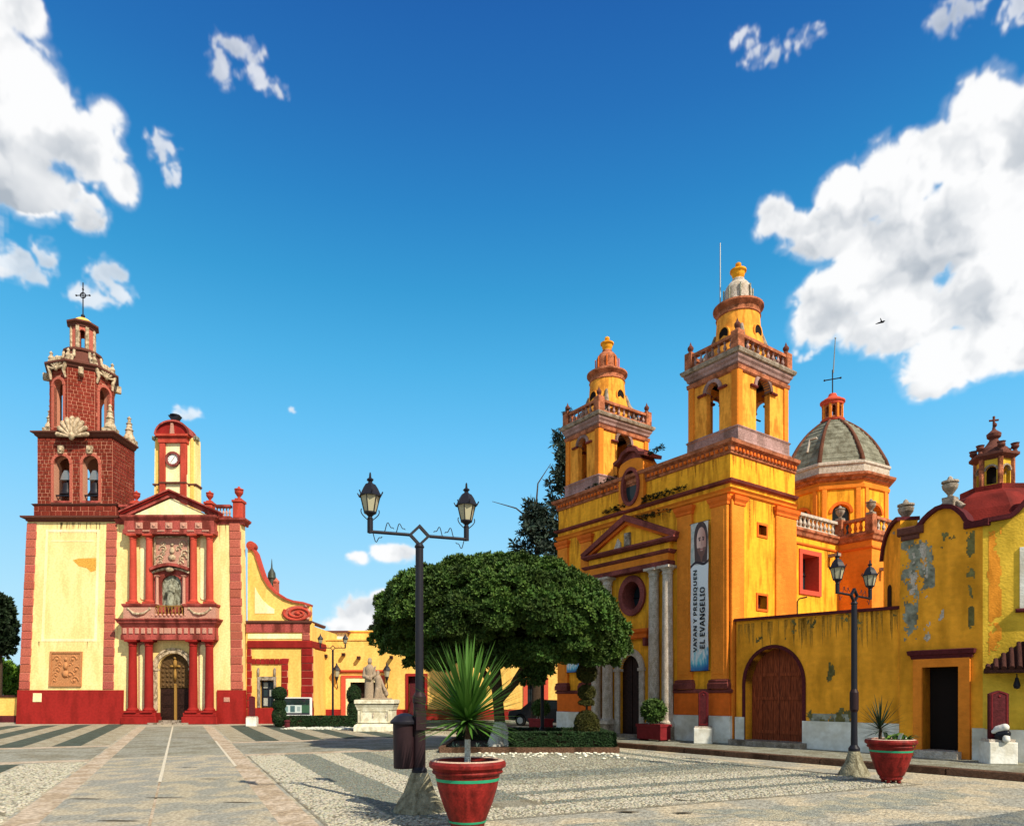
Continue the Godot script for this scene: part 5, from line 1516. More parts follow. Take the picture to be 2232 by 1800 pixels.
	if which == 0:
		g = G(); g.tube([Vector3(-0.5, 13.0, 0.3), Vector3(-0.5, 16.95, 0.3)], [0.03, 0.018], 5)
		pt(t, "lightning_rod", g, M.steel)

func right_bells() -> void:
	var spots := [[Vector3(-1.0, 10.95, -1.85), "bell hung in the nearer golden tower above the corner of the wall"], [Vector3(-7.1, 10.85, -1.6), "bell hung in the farther golden tower, the one beside the dark conifer"]]
	for q in spots:
		var b := thing("church_bell", q[1], "bell", rworld(q[0]), RT, "bells of the golden towers")
		var g := G(); bell_shape(g, Vector3(0, -0.72, 0), 0.8); pt(b, "bell", g, M.bronze)
		g = G(); g.cbox(Vector3(-0.09, 0.02, -0.24), Vector3(0.09, 0.28, 0.24), 0.02); g.ext(V2([-0.1, 0.28, 0.1, 0.28, 0.0, 0.46]), -0.2, 0.2); pt(b, "headstock", g, M.steel)
		g = G(); g.bar(Vector3(0, 0.1, -1.1), Vector3(0, 0.1, 1.1), 0.035); pt(b, "axle", g, M.iron)

func gold_dome(o: Node3D) -> void:
	var c := Vector3(-4.15, 0, -13.0)
	var d := node(o, "dome", c, deg_to_rad(-6))
	var ap := 2.12; var w := 2.0 * ap * tan(PI / 8)
	for i in 8:
		var b := Transform3D(Basis(Vector3.UP, TAU * i / 8), Vector3.ZERO)
		var g := G(); g.x = b
		g.wall(-w / 2, w / 2, 7.2, 10.9, ap - 0.35, ap, [[-0.36, 0.36, 8.6, 9.95, 1]])
		pt(d, "drum_wall", g, M.gold)
		g = G(); g.x = b
		g.ring(arc(0, 9.59, 0.36, 0.36, 0, 180, 14), arc(0, 9.59, 0.48, 0.48, 0, 180, 14), ap - 0.2, ap + 0.05)
		pt(d, "arch_rim", g, M.orange_red)
		g = G(); g.x = b
		g.box(Vector3(-0.4, 8.5, ap - 0.3), Vector3(0.4, 10.0, ap - 0.26))
		pt(d, "drum_window", g, M.glass_dark)
		for s in [-1, 1]:
			g = G(); g.x = b
			g.cbox(Vector3(s * (w / 2 - 0.2) - 0.1, 7.5, ap - 0.1), Vector3(s * (w / 2 - 0.2) + 0.1, 10.7, ap + 0.06), 0.015)
			pt(d, "drum_pilaster", g, M.orange)
	var path := octagon(ap)
	var g := G(); g.sweep(path, [Vector2(0.0, 10.6), Vector2(0.07, 10.64), Vector2(0.09, 10.78), Vector2(0.02, 10.8), Vector2(0.02, 10.98)], true); pt(d, "drum_frieze", g, M.orange)
	g = G(); g.sweep(path, [Vector2(0.02, 10.95), Vector2(0.14, 11.0), Vector2(0.16, 11.06), Vector2(0.3, 11.14), Vector2(0.32, 11.24), Vector2(0.05, 11.32)], true); pt(d, "drum_cornice", g, M.rose_stone)
	g = G(); g.sweep(path, [Vector2(0.02, 11.28), Vector2(0.06, 11.34), Vector2(0.06, 11.62), Vector2(0.12, 11.68), Vector2(0.12, 11.78), Vector2(0.0, 11.84)], true); pt(d, "attic", g, M.pale_stone)
	var prof := []
	for i in 13:
		var t := i / 12.0 * PI / 2
		var dp: Vector2 = [Vector2(0, 1), Vector2(0.09, 0.97), Vector2(0.19, 0.92), Vector2(0.29, 0.865), Vector2(0.38, 0.81), Vector2(0.47, 0.75), Vector2(0.56, 0.68), Vector2(0.65, 0.6), Vector2(0.73, 0.52), Vector2(0.81, 0.42), Vector2(0.89, 0.31), Vector2(0.96, 0.2), Vector2(1.0, 0.0)][i]
		prof.append(Vector2(2.1 * dp.y / cos(PI / 8), 11.8 + 2.6 * dp.x))
	for i in 8:   # the eight tiled panels of the dome
		g = G()
		for j in 12:
			var a: Vector2 = prof[j]; var b: Vector2 = prof[j + 1]
			var t0 := TAU * (i - 0.5) / 8; var t1 := TAU * (i + 0.5) / 8
			g.quad(Vector3(sin(t0) * a.x, a.y, cos(t0) * a.x), Vector3(sin(t1) * a.x, a.y, cos(t1) * a.x), Vector3(sin(t1) * b.x, b.y, cos(t1) * b.x), Vector3(sin(t0) * b.x, b.y, cos(t0) * b.x))
			# the courses of glazed tile stand a little proud, one above the other
			if j < 11 and j > 0:
				g.quad(Vector3(sin(t0) * a.x, a.y - 0.03, cos(t0) * a.x) * Vector3(1.012, 1, 1.012), Vector3(sin(t1) * a.x, a.y - 0.03, cos(t1) * a.x) * Vector3(1.012, 1, 1.012), Vector3(sin(t1) * a.x, a.y + 0.05, cos(t1) * a.x), Vector3(sin(t0) * a.x, a.y + 0.05, cos(t0) * a.x))
		pt(d, "dome_panel", g, M.dome_tile)
		g = G()
		var pts := []; var rad := []
		for j in 12:
			var t0 := TAU * (i + 0.5) / 8
			pts.append(Vector3(sin(t0) * prof[j].x, prof[j].y, cos(t0) * prof[j].x)); rad.append(lerpf(0.11, 0.06, j / 11.0))
		g.tube(pts, rad, 6)
		pt(d, "dome_rib", g, M.dome_rib)
	# roof hatch on the panel towards the plaza
	g = G(); g.x = Transform3D(Basis(Vector3.UP, TAU * 0.5 / 8 - 0.2), Vector3.ZERO)
	g.tube([Vector3(-0.18, 12.5, 2.06), Vector3(-0.16, 13.1, 1.86), Vector3(0.16, 13.1, 1.86)], [0.05, 0.05, 0.05], 5)
	pt(d, "access_steps", g, M.pale_stone)
	# lantern
	for i in 8:
		g = G(); g.x = Transform3D(Basis(Vector3.UP, TAU * i / 8), Vector3.ZERO)
		g.wall(-0.16, 0.16, 14.25, 15.2, 0.3, 0.39, [[-0.07, 0.07, 14.5, 15.0, 1]])
		pt(d, "lantern_wall", g, M.rose_stone)
		g = G(); g.x = Transform3D(Basis(Vector3.UP, TAU * (i + 0.5) / 8), Vector3.ZERO)
		g.cbox(Vector3(-0.05, 14.3, 0.36), Vector3(0.05, 15.1, 0.46), 0.01)
		pt(d, "lantern_pilaster", g, M.orange)
	g = G()
	g.lathe(Vector3.ZERO, [Vector2(0.5, 14.28), Vector2(0.54, 14.38), Vector2(0.42, 14.42)], 16)
	g.lathe(Vector3.ZERO, [Vector2(0.42, 15.04), Vector2(0.48, 15.08), Vector2(0.48, 15.14), Vector2(0.55, 15.2), Vector2(0.55, 15.26), Vector2(0.44, 15.32), Vector2(0.4, 15.36), Vector2(0.26, 15.44), Vector2(0.2, 15.5), Vector2(0.16, 15.62), Vector2(0.0, 15.66)], 16)
	pt(d, "lantern_cornice", g, M.red_frame)
	g = G()
	g.bar(Vector3(0, 15.6, 0), Vector3(0, 16.75, 0), 0.03)
	g.x = Transform3D(Basis(Vector3.UP, deg_to_rad(36)), Vector3.ZERO)
	g.bar(Vector3(-0.32, 16.32, 0), Vector3(0.32, 16.32, 0), 0.03)
	for q in [Vector3(-0.34, 16.32, 0), Vector3(0.34, 16.32, 0)]: g.ball(q, Vector3.ONE * 0.05, 6, 4)
	pt(d, "iron_cross", g, M.iron)
	g = G(); g.tube([Vector3(0.04, 16.6, 0), Vector3(0.22, 18.1, 0.1)], [0.032, 0.02], 5); g.ball(Vector3(0.22, 18.1, 0.1), Vector3.ONE * 0.04, 6, 4)
	pt(d, "lightning_rod", g, M.steel)

# ---------------------------------------------------------------- wall with the arched gate, and the chapel
func gate_wall() -> void:
	var o := thing("boundary_wall", "weathered ochre wall with an arched wooden gate between golden church and chapel", "wall", RX, RT)
	var g := G()
	g.ext(V2([0.13, 0.15, 0.46, 0.15, 0.46, 1.98]) + arc(1.4, 1.98, 0.94, 1.03, 180, 0, 22) + V2([2.34, 0.15, 5.05, 0.15, 5.05, 3.78, 0.13, 3.9]), -0.62, -0.12)
	pt(o, "wall", g, M.ochre)
	g = G()
	g.ext(V2([0.1, 3.9, 5.05, 3.78, 5.05, 3.86, 0.1, 3.98]), -0.7, -0.04)
	pt(o, "coping", g, M.maroon)
	g = G()
	g.box(Vector3(0.12, 0.15, -0.5), Vector3(0.44, 0.98, -0.06))
	g.box(Vector3(2.36, 0.15, -0.5), Vector3(5.05, 0.92, -0.06))
	pt(o, "white_dado", g, M.whitewash)
	g = G()
	speckle(g, 2.37, 3.9, 0.7, 1.34, -0.116, 0.03, 3, 0.12, 0.55); speckle(g, 0.2, 5.0, 3.2, 3.86, -0.116, 0.03, 13, -0.27, 0.3); speckle(g, 3.05, 3.3, 1.9, 2.7, -0.116, 0.03, 15, 0.0, 0.5)
	pt(o, "damp_stain", g, M.damp)
	g = G(); speckle(g, 2.37, 3.7, 0.86, 1.16, -0.113, 0.03, 4, 0.1, 0.45)
	pt(o, "bare_plaster", g, M.bare_grey)
	g = G(); drips(g, 0.2, 5.0, 3.8, -0.1165, 70, 1.0)
	pt(o, "drip_stain", g, M.ochre_drip, "stuff")
	g = G()
	g.ring(V2([0.46, 0.15]) + V2([0.46, 1.98]) + arc(1.4, 1.98, 0.94, 1.03, 180, 0, 22) + V2([2.34, 0.15]), V2([0.36, 0.15]) + V2([0.36, 1.98]) + arc(1.4, 1.98, 1.04, 1.13, 180, 0, 22) + V2([2.44, 0.15]), -0.6, -0.09)
	pt(o, "arch_rim", g, M.maroon)
	g = G()
	g.box(Vector3(0.1, 0.15, -0.55), Vector3(2.5, 0.3, 0.25))
	pt(o, "gate_step", g, M.grey_stone)
	for s in [0, 1]:   # two leaves of planks; the wicket door is in the nearer leaf
		var leaf := node(o, "gate_leaf")
		for i in 5:
			var xa: float = lerpf(0.47, 1.395, i / 5.0) + 0.94 * s; var xb: float = lerpf(0.47, 1.395, (i + 1) / 5.0) + 0.94 * s
			var ta := 1.98 + 1.03 * sqrt(maxf(0, 1 - pow((xa - 1.4) / 0.95, 2))); var tb := 1.98 + 1.03 * sqrt(maxf(0, 1 - pow((xb - 1.4) / 0.95, 2)))
			g = G()
			var t := rng.randf_range(0.82, 1.12)
			g.col = Color(t, t, t)
			g.ext(V2([xa + 0.006, 0.31, xb - 0.006, 0.31, xb - 0.006, tb - 0.01, xa + 0.006, ta - 0.01]), -0.5, -0.42 - rng.randf_range(0.0, 0.012))
			pt(leaf, "plank", g, M.door_brown)
		for yy in [0.5, 1.5, 2.2]:
			g = G(); g.box(Vector3(0.62 + 0.82 * s, yy, -0.43), Vector3(1.34 + 0.82 * s, yy + 0.1, -0.4)); pt(leaf, "gate_rail", g, M.door_brown)
	g = G()
	g.tube([Vector3(2.0, 3.86, -0.4), Vector3(2.0, 4.32, -0.4), Vector3(2.06, 4.4, -0.4), Vector3(2.3, 4.42, -0.4)], [0.02, 0.02, 0.02, 0.02], 6)
	pt(o, "vent_pipe", g, M.iron)

func chapel() -> void:
	var o := thing("chapel", "small ochre chapel with scalloped parapet, red dome roof and stone urns at the corner", "chapel", RX, RT)
	var A := Vector2(5.05, 0); var B := Vector2(6.86, 0)
	var t20 := deg_to_rad(20)
	# front face
	var front := V2([5.05, 0.15, 5.58, 0.15, 5.58, 2.3, 6.38, 2.3, 6.38, 0.15, 6.86, 0.15, 6.86, 5.52, 6.56, 5.56])
	var curve := V2([6.56, 5.56, 6.5, 5.62, 6.42, 5.78, 6.3, 5.92, 6.2, 6.0, 6.05, 6.04, 5.92, 6.02, 5.78, 5.94, 5.66, 5.84, 5.56, 5.72, 5.5, 5.6, 5.42, 5.58, 5.05, 5.58])
	var g := G()
	g.ext(front + curve, -0.45, 0.0)
	pt(o, "front_wall", g, M.ochre)
	# right face, turned 20 degrees
	var rx := Transform3D(Basis(Vector3.UP, t20), Vector3(B.x, 0, B.y))
	var rf := V2([0, 0.15, 3.6, 0.15, 3.6, 5.52, 3.1, 5.6, 2.8, 5.9, 2.2, 6.1, 1.6, 6.12, 1.1, 6.02, 0.82, 5.86, 0.66, 5.66, 0.52, 5.56, 0.0, 5.52])
	g = G(); g.x = rx
	g.wall(0, 3.6, 0.15, 4.9, -0.45, 0.0, [[0.72, 1.9, 3.62, 4.86, 0]])
	g.ext(V2([0, 4.9, 3.6, 4.9, 3.6, 5.52, 3.1, 5.6, 2.8, 5.9, 2.2, 6.1, 1.6, 6.12, 1.1, 6.02, 0.82, 5.86, 0.66, 5.66, 0.52, 5.56, 0.0, 5.52]), -0.45, 0.0)
	pt(o, "side_wall", g, M.ochre_light)
	# chamfered face towards the church
	var lx := Transform3D(Basis(Vector3.UP, deg_to_rad(-46)), Vector3(4.2, 0, -0.88))
	g = G(); g.x = lx
	g.ext(V2([0, 0.15, 1.22, 0.15, 1.22, 5.98, 1.1, 6.0, 0.85, 5.98, 0.6, 5.9, 0.35, 5.76, 0.15, 5.56, 0.0, 5.3]), -0.4, 0.0)
	pt(o, "chamfer_wall", g, M.ochre)
	g = G(); g.x = lx
	var cv := V2([0.0, 5.2, 0.12, 5.5, 0.32, 5.74, 0.58, 5.88, 0.85, 5.96, 1.1, 5.98, 1.22, 5.96])
	var ch := V2([-0.12, 5.2, 0.02, 5.56, 0.25, 5.83, 0.54, 5.98, 0.84, 6.06, 1.1, 6.08, 1.22, 6.06])
	g.ring(cv, ch, -0.45, 0.07)
	pt(o, "parapet_rim", g, M.maroon)
	g = G(); g.x = lx
	g.ext(V2([0.34, 3.7, 0.62, 3.7, 0.62, 4.35]) + arc(0.48, 4.35, 0.14, 0.14, 0, 180, 8) + V2([0.34, 3.7]), -0.05, 0.015)
	pt(o, "slit_window", g, M.shadow)
	g = G()
	g.slab(PackedVector2Array([Vector2(4.25, -0.9), Vector2(5.0, -0.5), Vector2(6.7, -0.5), Vector2(9.9, -1.8), Vector2(9.9, -5.0), Vector2(4.25, -5.0)]), 0.15, 5.3)
	pt(o, "rear_wall", g, M.ochre)
	# rims of the scalloped parapets
	var oc := PackedVector2Array()
	for i in curve.size():
		var d := (curve[mini(i + 1, curve.size() - 1)] - curve[maxi(i - 1, 0)]).normalized()
		oc.append(curve[i] + Vector2(d.y, -d.x) * 0.1)
	g = G(); g.ring(curve, oc, -0.5, 0.09)
	g.box(Vector3(6.5, 5.46, -0.48), Vector3(7.0, 5.6, 0.1))
	pt(o, "parapet_rim", g, M.maroon)
	var rc := rf.slice(2)
	oc = PackedVector2Array()
	for i in rc.size():
		var d := (rc[mini(i + 1, rc.size() - 1)] - rc[maxi(i - 1, 0)]).normalized()
		oc.append(rc[i] + Vector2(d.y, -d.x) * 0.1)
	g = G(); g.x = rx; g.ring(rc, oc, -0.5, 0.1); pt(o, "parapet_rim", g, M.maroon)
	g = G(); g.cbox(Vector3(5.0, 5.56, -0.4), Vector3(5.6, 5.76, 0.1), 0.03); g.cbox(Vector3(5.08, 5.44, -0.3), Vector3(5.5, 5.56, 0.06), 0.02); pt(o, "corner_ledge", g, M.dark_stone)
	# bare weathered strip, stains
	g = G(); speckle(g, 5.07, 5.86, 3.9, 5.5, 0.004, 0.03, 5, 0.28, 0.7); speckle(g, 5.08, 5.5, 2.75, 4.1, 0.004, 0.03, 6, 0.16, 0.6); pt(o, "bare_plaster", g, M.bare_grey)
	g = G(); speckle(g, 5.12, 5.7, 4.0, 5.44, 0.007, 0.03, 17, -0.08, 0.5); speckle(g, 5.6, 6.1, 2.8, 4.4, 0.007, 0.03, 23, -0.14, 0.4); pt(o, "pale_plaster", g, M.pale_stone)
	g = G(); speckle(g, 6.5, 6.72, 4.3, 5.48, 0.004, 0.025, 8, 0.3, 0.7); speckle(g, 6.54, 6.7, 2.9, 4.4, 0.004, 0.025, 9, 0.1, 0.6); speckle(g, 5.9, 6.4, 4.9, 5.6, 0.004, 0.025, 19, -0.16, 0.4); pt(o, "damp_streak", g, M.damp)
	g = G(); g.x = rx; speckle(g, 0.08, 0.36, 2.3, 5.45, 0.004, 0.03, 10, 0.2, 0.6); pt(o, "rust_stain", g, M.rust)
	# dado
	g = G(); g.box(Vector3(6.66, 0.15, -0.1), Vector3(6.9, 0.88, 0.05)); g.x = rx; g.box(Vector3(0.0, 0.15, -0.1), Vector3(3.6, 0.86, 0.055)); pt(o, "white_dado", g, M.whitewash)
	# doorway
	g = G()
	g.ring(V2([5.58, 0.15, 5.58, 2.3, 6.38, 2.3, 6.38, 0.15]), V2([5.38, 0.15, 5.38, 2.5, 6.62, 2.5, 6.62, 0.15]), -0.4, 0.07)
	pt(o, "door_frame", g, M.orange)
	g = G(); g.sweep([Vector2(5.36, 0.0), Vector2(5.36, 0.05), Vector2(6.64, 0.05), Vector2(6.64, 0.0)], [Vector2(0.02, 2.5), Vector2(0.04, 2.58), Vector2(0.08, 2.6), Vector2(0.1, 2.7), Vector2(0.0, 2.72)]); pt(o, "door_cornice", g, M.maroon)
	g = G(); g.box(Vector3(5.5, 0.15, -0.42), Vector3(6.45, 0.32, 0.3)); pt(o, "door_step", g, M.pale_stone)
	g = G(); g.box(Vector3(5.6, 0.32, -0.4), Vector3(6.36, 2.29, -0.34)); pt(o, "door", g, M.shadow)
	# window
	g = G(); g.x = rx
	g.ring(V2([0.78, 3.62, 1.84, 3.62, 1.84, 4.8, 0.78, 4.8]), V2([0.68, 3.55, 1.94, 3.55, 1.94, 4.9, 0.68, 4.9]), -0.3, 0.03, true)
	pt(o, "window_frame", g, M.whitewash)
	g = G(); g.x = rx; g.box(Vector3(0.74, 3.6, -0.3), Vector3(1.88, 4.84, -0.26)); pt(o, "window", g, M.curtain)
	for i in 6:
		g = G(); g.x = rx
		g.ext(arc(0.88 + 0.19 * i, 4.58, 0.1, 0.16, 180, 360, 8) + V2([0.98 + 0.19 * i, 4.84, 0.78 + 0.19 * i, 4.84]), -0.2, -0.12)
		pt(o, "window_valance", g, M.maroon)
	g = G(); g.x = rx; g.cbox(Vector3(0.6, 3.46, -0.1), Vector3(2.0, 3.54, 0.12), 0.02); pt(o, "window_sill", g, M.maroon)
	# tiled canopy on the right face
	var eave := 2.2; var rise := 0.62; var outw := 0.62
	g = G(); g.x = rx
	g.quad(Vector3(0.02, eave, outw), Vector3(3.4, eave, outw), Vector3(3.4, eave + rise, 0.0), Vector3(0.72, eave + rise, 0.0))
	g.tri(Vector3(0.02, eave, 0.0), Vector3(0.02, eave, outw), Vector3(0.72, eave + rise, 0.0))
	g.box(Vector3(0.02, eave - 0.08, 0.0), Vector3(3.4, eave - 0.01, outw))
	var cn := pt(o, "canopy", g, M.tile_brown)
	for i in 24:
		var x := 0.1 + 0.14 * i
		var f := clampf((x - 0.02) / 0.7, 0, 1)
		g = G(); g.x = rx
		g.tube([Vector3(x, eave + 0.02, outw + 0.04), Vector3(x, eave + rise * f + 0.02, outw * (1 - f) + 0.02)], [0.055, 0.045], 6)
		pt(cn, "roof_tile", g, M.tile_brown)
	for i in 3:
		g = G(); g.x = rx
		var p := Vector3(0.62 + 0.2 * i, eave - 0.1, 0.3)
		g.bar(p, p - Vector3(0, 0.1, 0), 0.012)
		g.lathe(p - Vector3(0, 0.34, 0), [Vector2(0.0, 0), Vector2(0.05, 0.02), Vector2(0.07, 0.08), Vector2(0.04, 0.2), Vector2(0.03, 0.25), Vector2(0, 0.26)], 8)
		pt(o, "iron_pendant", g, M.iron)
	# roof: red dome with lantern
	var c := Vector3(6.45, 0, -1.75)
	var turn := deg_to_rad(10)
	g = G()
	g.lathe(c, [Vector2(1.62, 5.3), Vector2(1.6, 5.62), Vector2(1.4, 5.98), Vector2(1.02, 6.36), Vector2(0.62, 6.6), Vector2(0, 6.6)], 8, false, turn + PI / 8)
	pt(o, "red_dome", g, M.dome_red)
	g = G(); g.lathe(c, [Vector2(0.72, 6.5), Vector2(0.72, 6.66), Vector2(0.55, 6.7)], 8, false, turn + PI / 8); pt(o, "lantern_base", g, M.dome_red)
	var aw := 0.33
	g = G(); g.lathe(c, [Vector2(0.18, 6.62), Vector2(0.18, 7.4)], 10); pt(o, "lantern_shade_core", g, M.shadow)  # dark cylinder added to stand in for the shade inside the lantern
	for i in 6:
		g = G(); g.x = Transform3D(Basis(Vector3.UP, turn + TAU * i / 6), c)
		g.wall(-0.19, 0.19, 6.62, 7.42, aw - 0.1, aw, [[-0.11, 0.11, 6.76, 7.2, 1]])
		pt(o, "lantern_wall", g, M.ochre_light)
		g = G(); g.x = Transform3D(Basis(Vector3.UP, turn + TAU * i / 6), c)
		g.ring(arc(0, 7.09, 0.11, 0.11, 0, 180, 10), arc(0, 7.09, 0.15, 0.15, 0, 180, 10), aw - 0.06, aw + 0.02)
		pt(o, "lantern_arch", g, M.grey_stone)
		g = G(); g.x = Transform3D(Basis(Vector3.UP, turn + TAU * (i + 0.5) / 6), c)
		g.cbox(Vector3(-0.05, 6.64, aw), Vector3(0.05, 7.4, aw + 0.1), 0.015)
		pt(o, "lantern_pilaster", g, M.rose_stone)
		g = G()
		var q := Basis(Vector3.UP, turn + TAU * (i + 0.5) / 6) * Vector3(0, 0, aw + 0.1) + c
		g.lathe(q, [Vector2(0.06, 7.52), Vector2(0.04, 7.58), Vector2(0.09, 7.64), Vector2(0.08, 7.7), Vector2(0.1, 7.73), Vector2(0.0, 7.75)], 8)
		pt(o, "lantern_urn", g, M.dark_stone)
	g = G(); g.lathe(c, [Vector2(0.4, 7.36), Vector2(0.46, 7.4), Vector2(0.53, 7.45), Vector2(0.53, 7.51), Vector2(0.4, 7.53)], 6, false, turn + PI / 6); pt(o, "lantern_cornice", g, M.dark_stone)
	g = G(); g.lathe(c, [Vector2(0.4, 7.5), Vector2(0.3, 7.66), Vector2(0.18, 7.78), Vector2(0.11, 7.88), Vector2(0.09, 7.93), Vector2(0.15, 7.98), Vector2(0.16, 8.06), Vector2(0.08, 8.13), Vector2(0.04, 8.17), Vector2(0.03, 8.24), Vector2(0, 8.24)], 12); pt(o, "lantern_cap", g, M.dark_stone)
	g = G(); g.bar(c + Vector3(0, 8.2, 0), c + Vector3(0, 8.5, 0), 0.028); g.bar(c + Vector3(-0.08, 8.4, 0.06), c + Vector3(0.08, 8.4, -0.06), 0.028); g.ball(c + Vector3(0.02, 8.28, 0), Vector3(0.05, 0.06, 0.05), 6, 5); pt(o, "stone_cross", g, M.dark_stone)
	# urns
	for q in [[Vector3(6.1, 6.1, -0.2), 0.84], [Vector3(5.02, 5.78, -0.35), 0.9], [rx * Vector3(1.62, 6.18, -0.2), 0.84]]:
		g = G(); g.cbox(q[0] + Vector3(-0.13, -0.1, -0.13), q[0] + Vector3(0.13, 0.16, 0.13), 0.02); g.tube([q[0] + Vector3(-0.26, -0.06, 0), q[0] + Vector3(-0.14, 0.1, 0)], [0.09, 0.05], 6); g.tube([q[0] + Vector3(0.26, -0.06, 0), q[0] + Vector3(0.14, 0.1, 0)], [0.09, 0.05], 6)
		pt(o, "urn_pedestal", g, M.grey_stone)
		urn(o, q[0] + Vector3(0, 0.14, 0), q[1] * 0.78, M.grey_stone, "stone_urn")

# ---------------------------------------------------------------- houses behind the plaza (34.5 units to the metre on their elevation)
func hx(p: float) -> float: return (p - 808.0) / 34.5
func hy(p: float) -> float: return (1573.2 - p) / 34.5

func houses() -> void:
	var o := thing("town_house", "long low yellow house with flat roof, framed doorway and wall lanterns behind the statue", "house", Vector3(-8.93, 0, -44.0))
	var g := G()
	g.wall(hx(660), hx(1230), 0, hy(1396), -0.5, 0.0, [[hx(764), hx(818), -0.01, hy(1487), 0], [hx(890), hx(926), -0.01, hy(1474), 0], [hx(1150), hx(1186), hy(1566), hy(1485), 0]])
	pt(o, "front_wall", g, M.peach)
	g = G(); g.box(Vector3(hx(660), 0, -7), Vector3(hx(1230), hy(1400), -0.9)); pt(o, "rear_wall", g, M.peach)
	g = G(); g.box(Vector3(hx(658), hy(1396), -0.55), Vector3(hx(1232), hy(1393), 0.06)); pt(o, "coping", g, M.peach)
	for q in [[660, 742], [838, 884], [932, 1146], [1190, 1230]]:
		g = G(); g.box(Vector3(hx(q[0]), 0, -0.1), Vector3(hx(q[1]), hy(1546), 0.05)); pt(o, "dado", g, M.dado_red)
	# framed doorway
	g = G()
	g.ring(V2([hx(764), 0, hx(764), hy(1487), hx(818), hy(1487), hx(818), 0]), V2([hx(754), 0, hx(754), hy(1478), hx(828), hy(1478), hx(828), 0]), -0.4, 0.06); pt(o, "inner_frame", g, M.pale_cream)
	g = G()
	g.ring(V2([hx(754), 0, hx(754), hy(1478), hx(828), hy(1478), hx(828), 0]), V2([hx(744), 0, hx(744), hy(1472), hx(838), hy(1472), hx(838), 0]), -0.1, 0.09); pt(o, "door_frame", g, M.red_frame)
	g = G(); g.sweep([Vector2(hx(742), 0.0), Vector2(hx(840), 0.0)], [Vector2(0.04, hy(1466)), Vector2(0.14, hy(1464)), Vector2(0.16, hy(1461)), Vector2(0.0, hy(1460))]); pt(o, "door_cornice", g, M.red_frame)
	g = G(); g.box(Vector3(hx(764), 0, -0.6), Vector3(hx(818), hy(1487), -0.5)); pt(o, "door", g, M.door_dark)
	# second door
	g = G(); g.ring(V2([hx(890), 0, hx(890), hy(1474), hx(926), hy(1474), hx(926), 0]), V2([hx(884), 0, hx(884), hy(1468), hx(932), hy(1468), hx(932), 0]), -0.3, 0.06); pt(o, "door_frame", g, M.dado_red)
	for i in 2:
		g = G(); g.cbox(Vector3(hx(890.5 + 18 * i), 0.03, -0.4), Vector3(hx(907.5 + 18 * i), hy(1475), -0.3), 0.02); pt(o, "door_leaf", g, M.maroon)
	# window
	g = G(); g.ring(V2([hx(1150), hy(1566), hx(1186), hy(1566), hx(1186), hy(1485), hx(1150), hy(1485)]), V2([hx(1141), hy(1570), hx(1195), hy(1570), hx(1195), hy(1477), hx(1141), hy(1477)]), -0.3, 0.07, true); pt(o, "window_frame", g, M.red_frame)
	g = G(); g.box(Vector3(hx(1149), hy(1567), -0.4), Vector3(hx(1187), hy(1484), -0.34)); var w := pt(o, "window", g, M.glass_dark)
	g = G()
	for i in 5: g.bar(Vector3(hx(1153 + 7.5 * i), hy(1566), -0.2), Vector3(hx(1153 + 7.5 * i), hy(1485), -0.2), 0.025)
	for i in 3: g.bar(Vector3(hx(1150), hy(1550 - 22 * i), -0.2), Vector3(hx(1186), hy(1550 - 22 * i), -0.2), 0.025)
	pt(w, "window_bars", g, M.iron)
	# rain spouts
	for p in [[711, 1430], [750, 1427], [783, 1434], [854, 1433], [925, 1436], [985, 1436], [1080, 1436]]:
		g = G(); g.box(Vector3(hx(p[0]) - 0.09, hy(p[1]) - 0.09, -0.02), Vector3(hx(p[0]) + 0.09, hy(p[1]) + 0.09, 0.34)); pt(o, "rain_spout", g, M.tile_brown)
	for i in 2:
		var l := thing("wall_lantern", ["black iron wall lantern on the yellow house by the framed doorway", "black iron wall lantern on the yellow house between the stone statue and the maroon door"][i], "lantern", Vector3(-8.93 + hx([736, 845][i]), hy(1476), -43.75), 0, "wall lanterns of the yellow house")
		g = G()
		g.lathe(Vector3.ZERO, [Vector2(0.0, -0.3), Vector2(0.06, -0.2), Vector2(0.12, 0.0), Vector2(0.14, 0.02)], 6, false)
		g.lathe(Vector3(0, 0.42, 0), [Vector2(0.28, 0), Vector2(0.2, 0.14), Vector2(0.08, 0.3), Vector2(0.03, 0.46), Vector2(0, 0.46)], 6, false)
		g.bar(Vector3(0, -0.1, -0.25), Vector3(0, -0.3, 0), 0.025); g.bar(Vector3(0, -0.7, -0.2), Vector3(0, -0.25, 0), 0.03)
		pt(l, "iron_frame", g, M.iron)
		g = G(); g.lathe(Vector3.ZERO, [Vector2(0.13, 0.02), Vector2(0.22, 0.42)], 6, false); pt(l, "lamp_glass", g, M.lamp_glass)
	var u := thing("upper_storey", "small flat roofed upper block in pale orange on the yellow house roof", "house", Vector3(-8.93, 0, -47.5))
	g = G(); g.box(Vector3(hx(738) - 0.2, hy(1400) - 0.5, -5), Vector3(hx(838) - 0.1, hy(1366), 0)); pt(u, "wall", g, M.peach)
	g = G(); g.box(Vector3(hx(737) - 0.2, hy(1366), -5.1), Vector3(hx(839) - 0.1, hy(1363), 0.08)); pt(u, "coping", g, M.peach)
	u = thing("roof_room", "low white rooftop room with dark flat roof edge above the yellow house", "house", Vector3(-8.93, 0, -46.8))
	g = G(); g.box(Vector3(hx(672), hy(1400) - 0.3, -2), Vector3(hx(730), hy(1370), 0)); pt(u, "wall", g, M.whitewash)
	g = G(); g.box(Vector3(hx(666), hy(1370), -2.2), Vector3(hx(736), hy(1366), 0.2)); pt(u, "roof", g, M.dark_stone)
	# wall at the edge of the plaza
	var e := thing("garden_wall", "low peach wall with dark red foot beside the stone tower church", "wall", Vector3(-32.5, 0, -43.0))
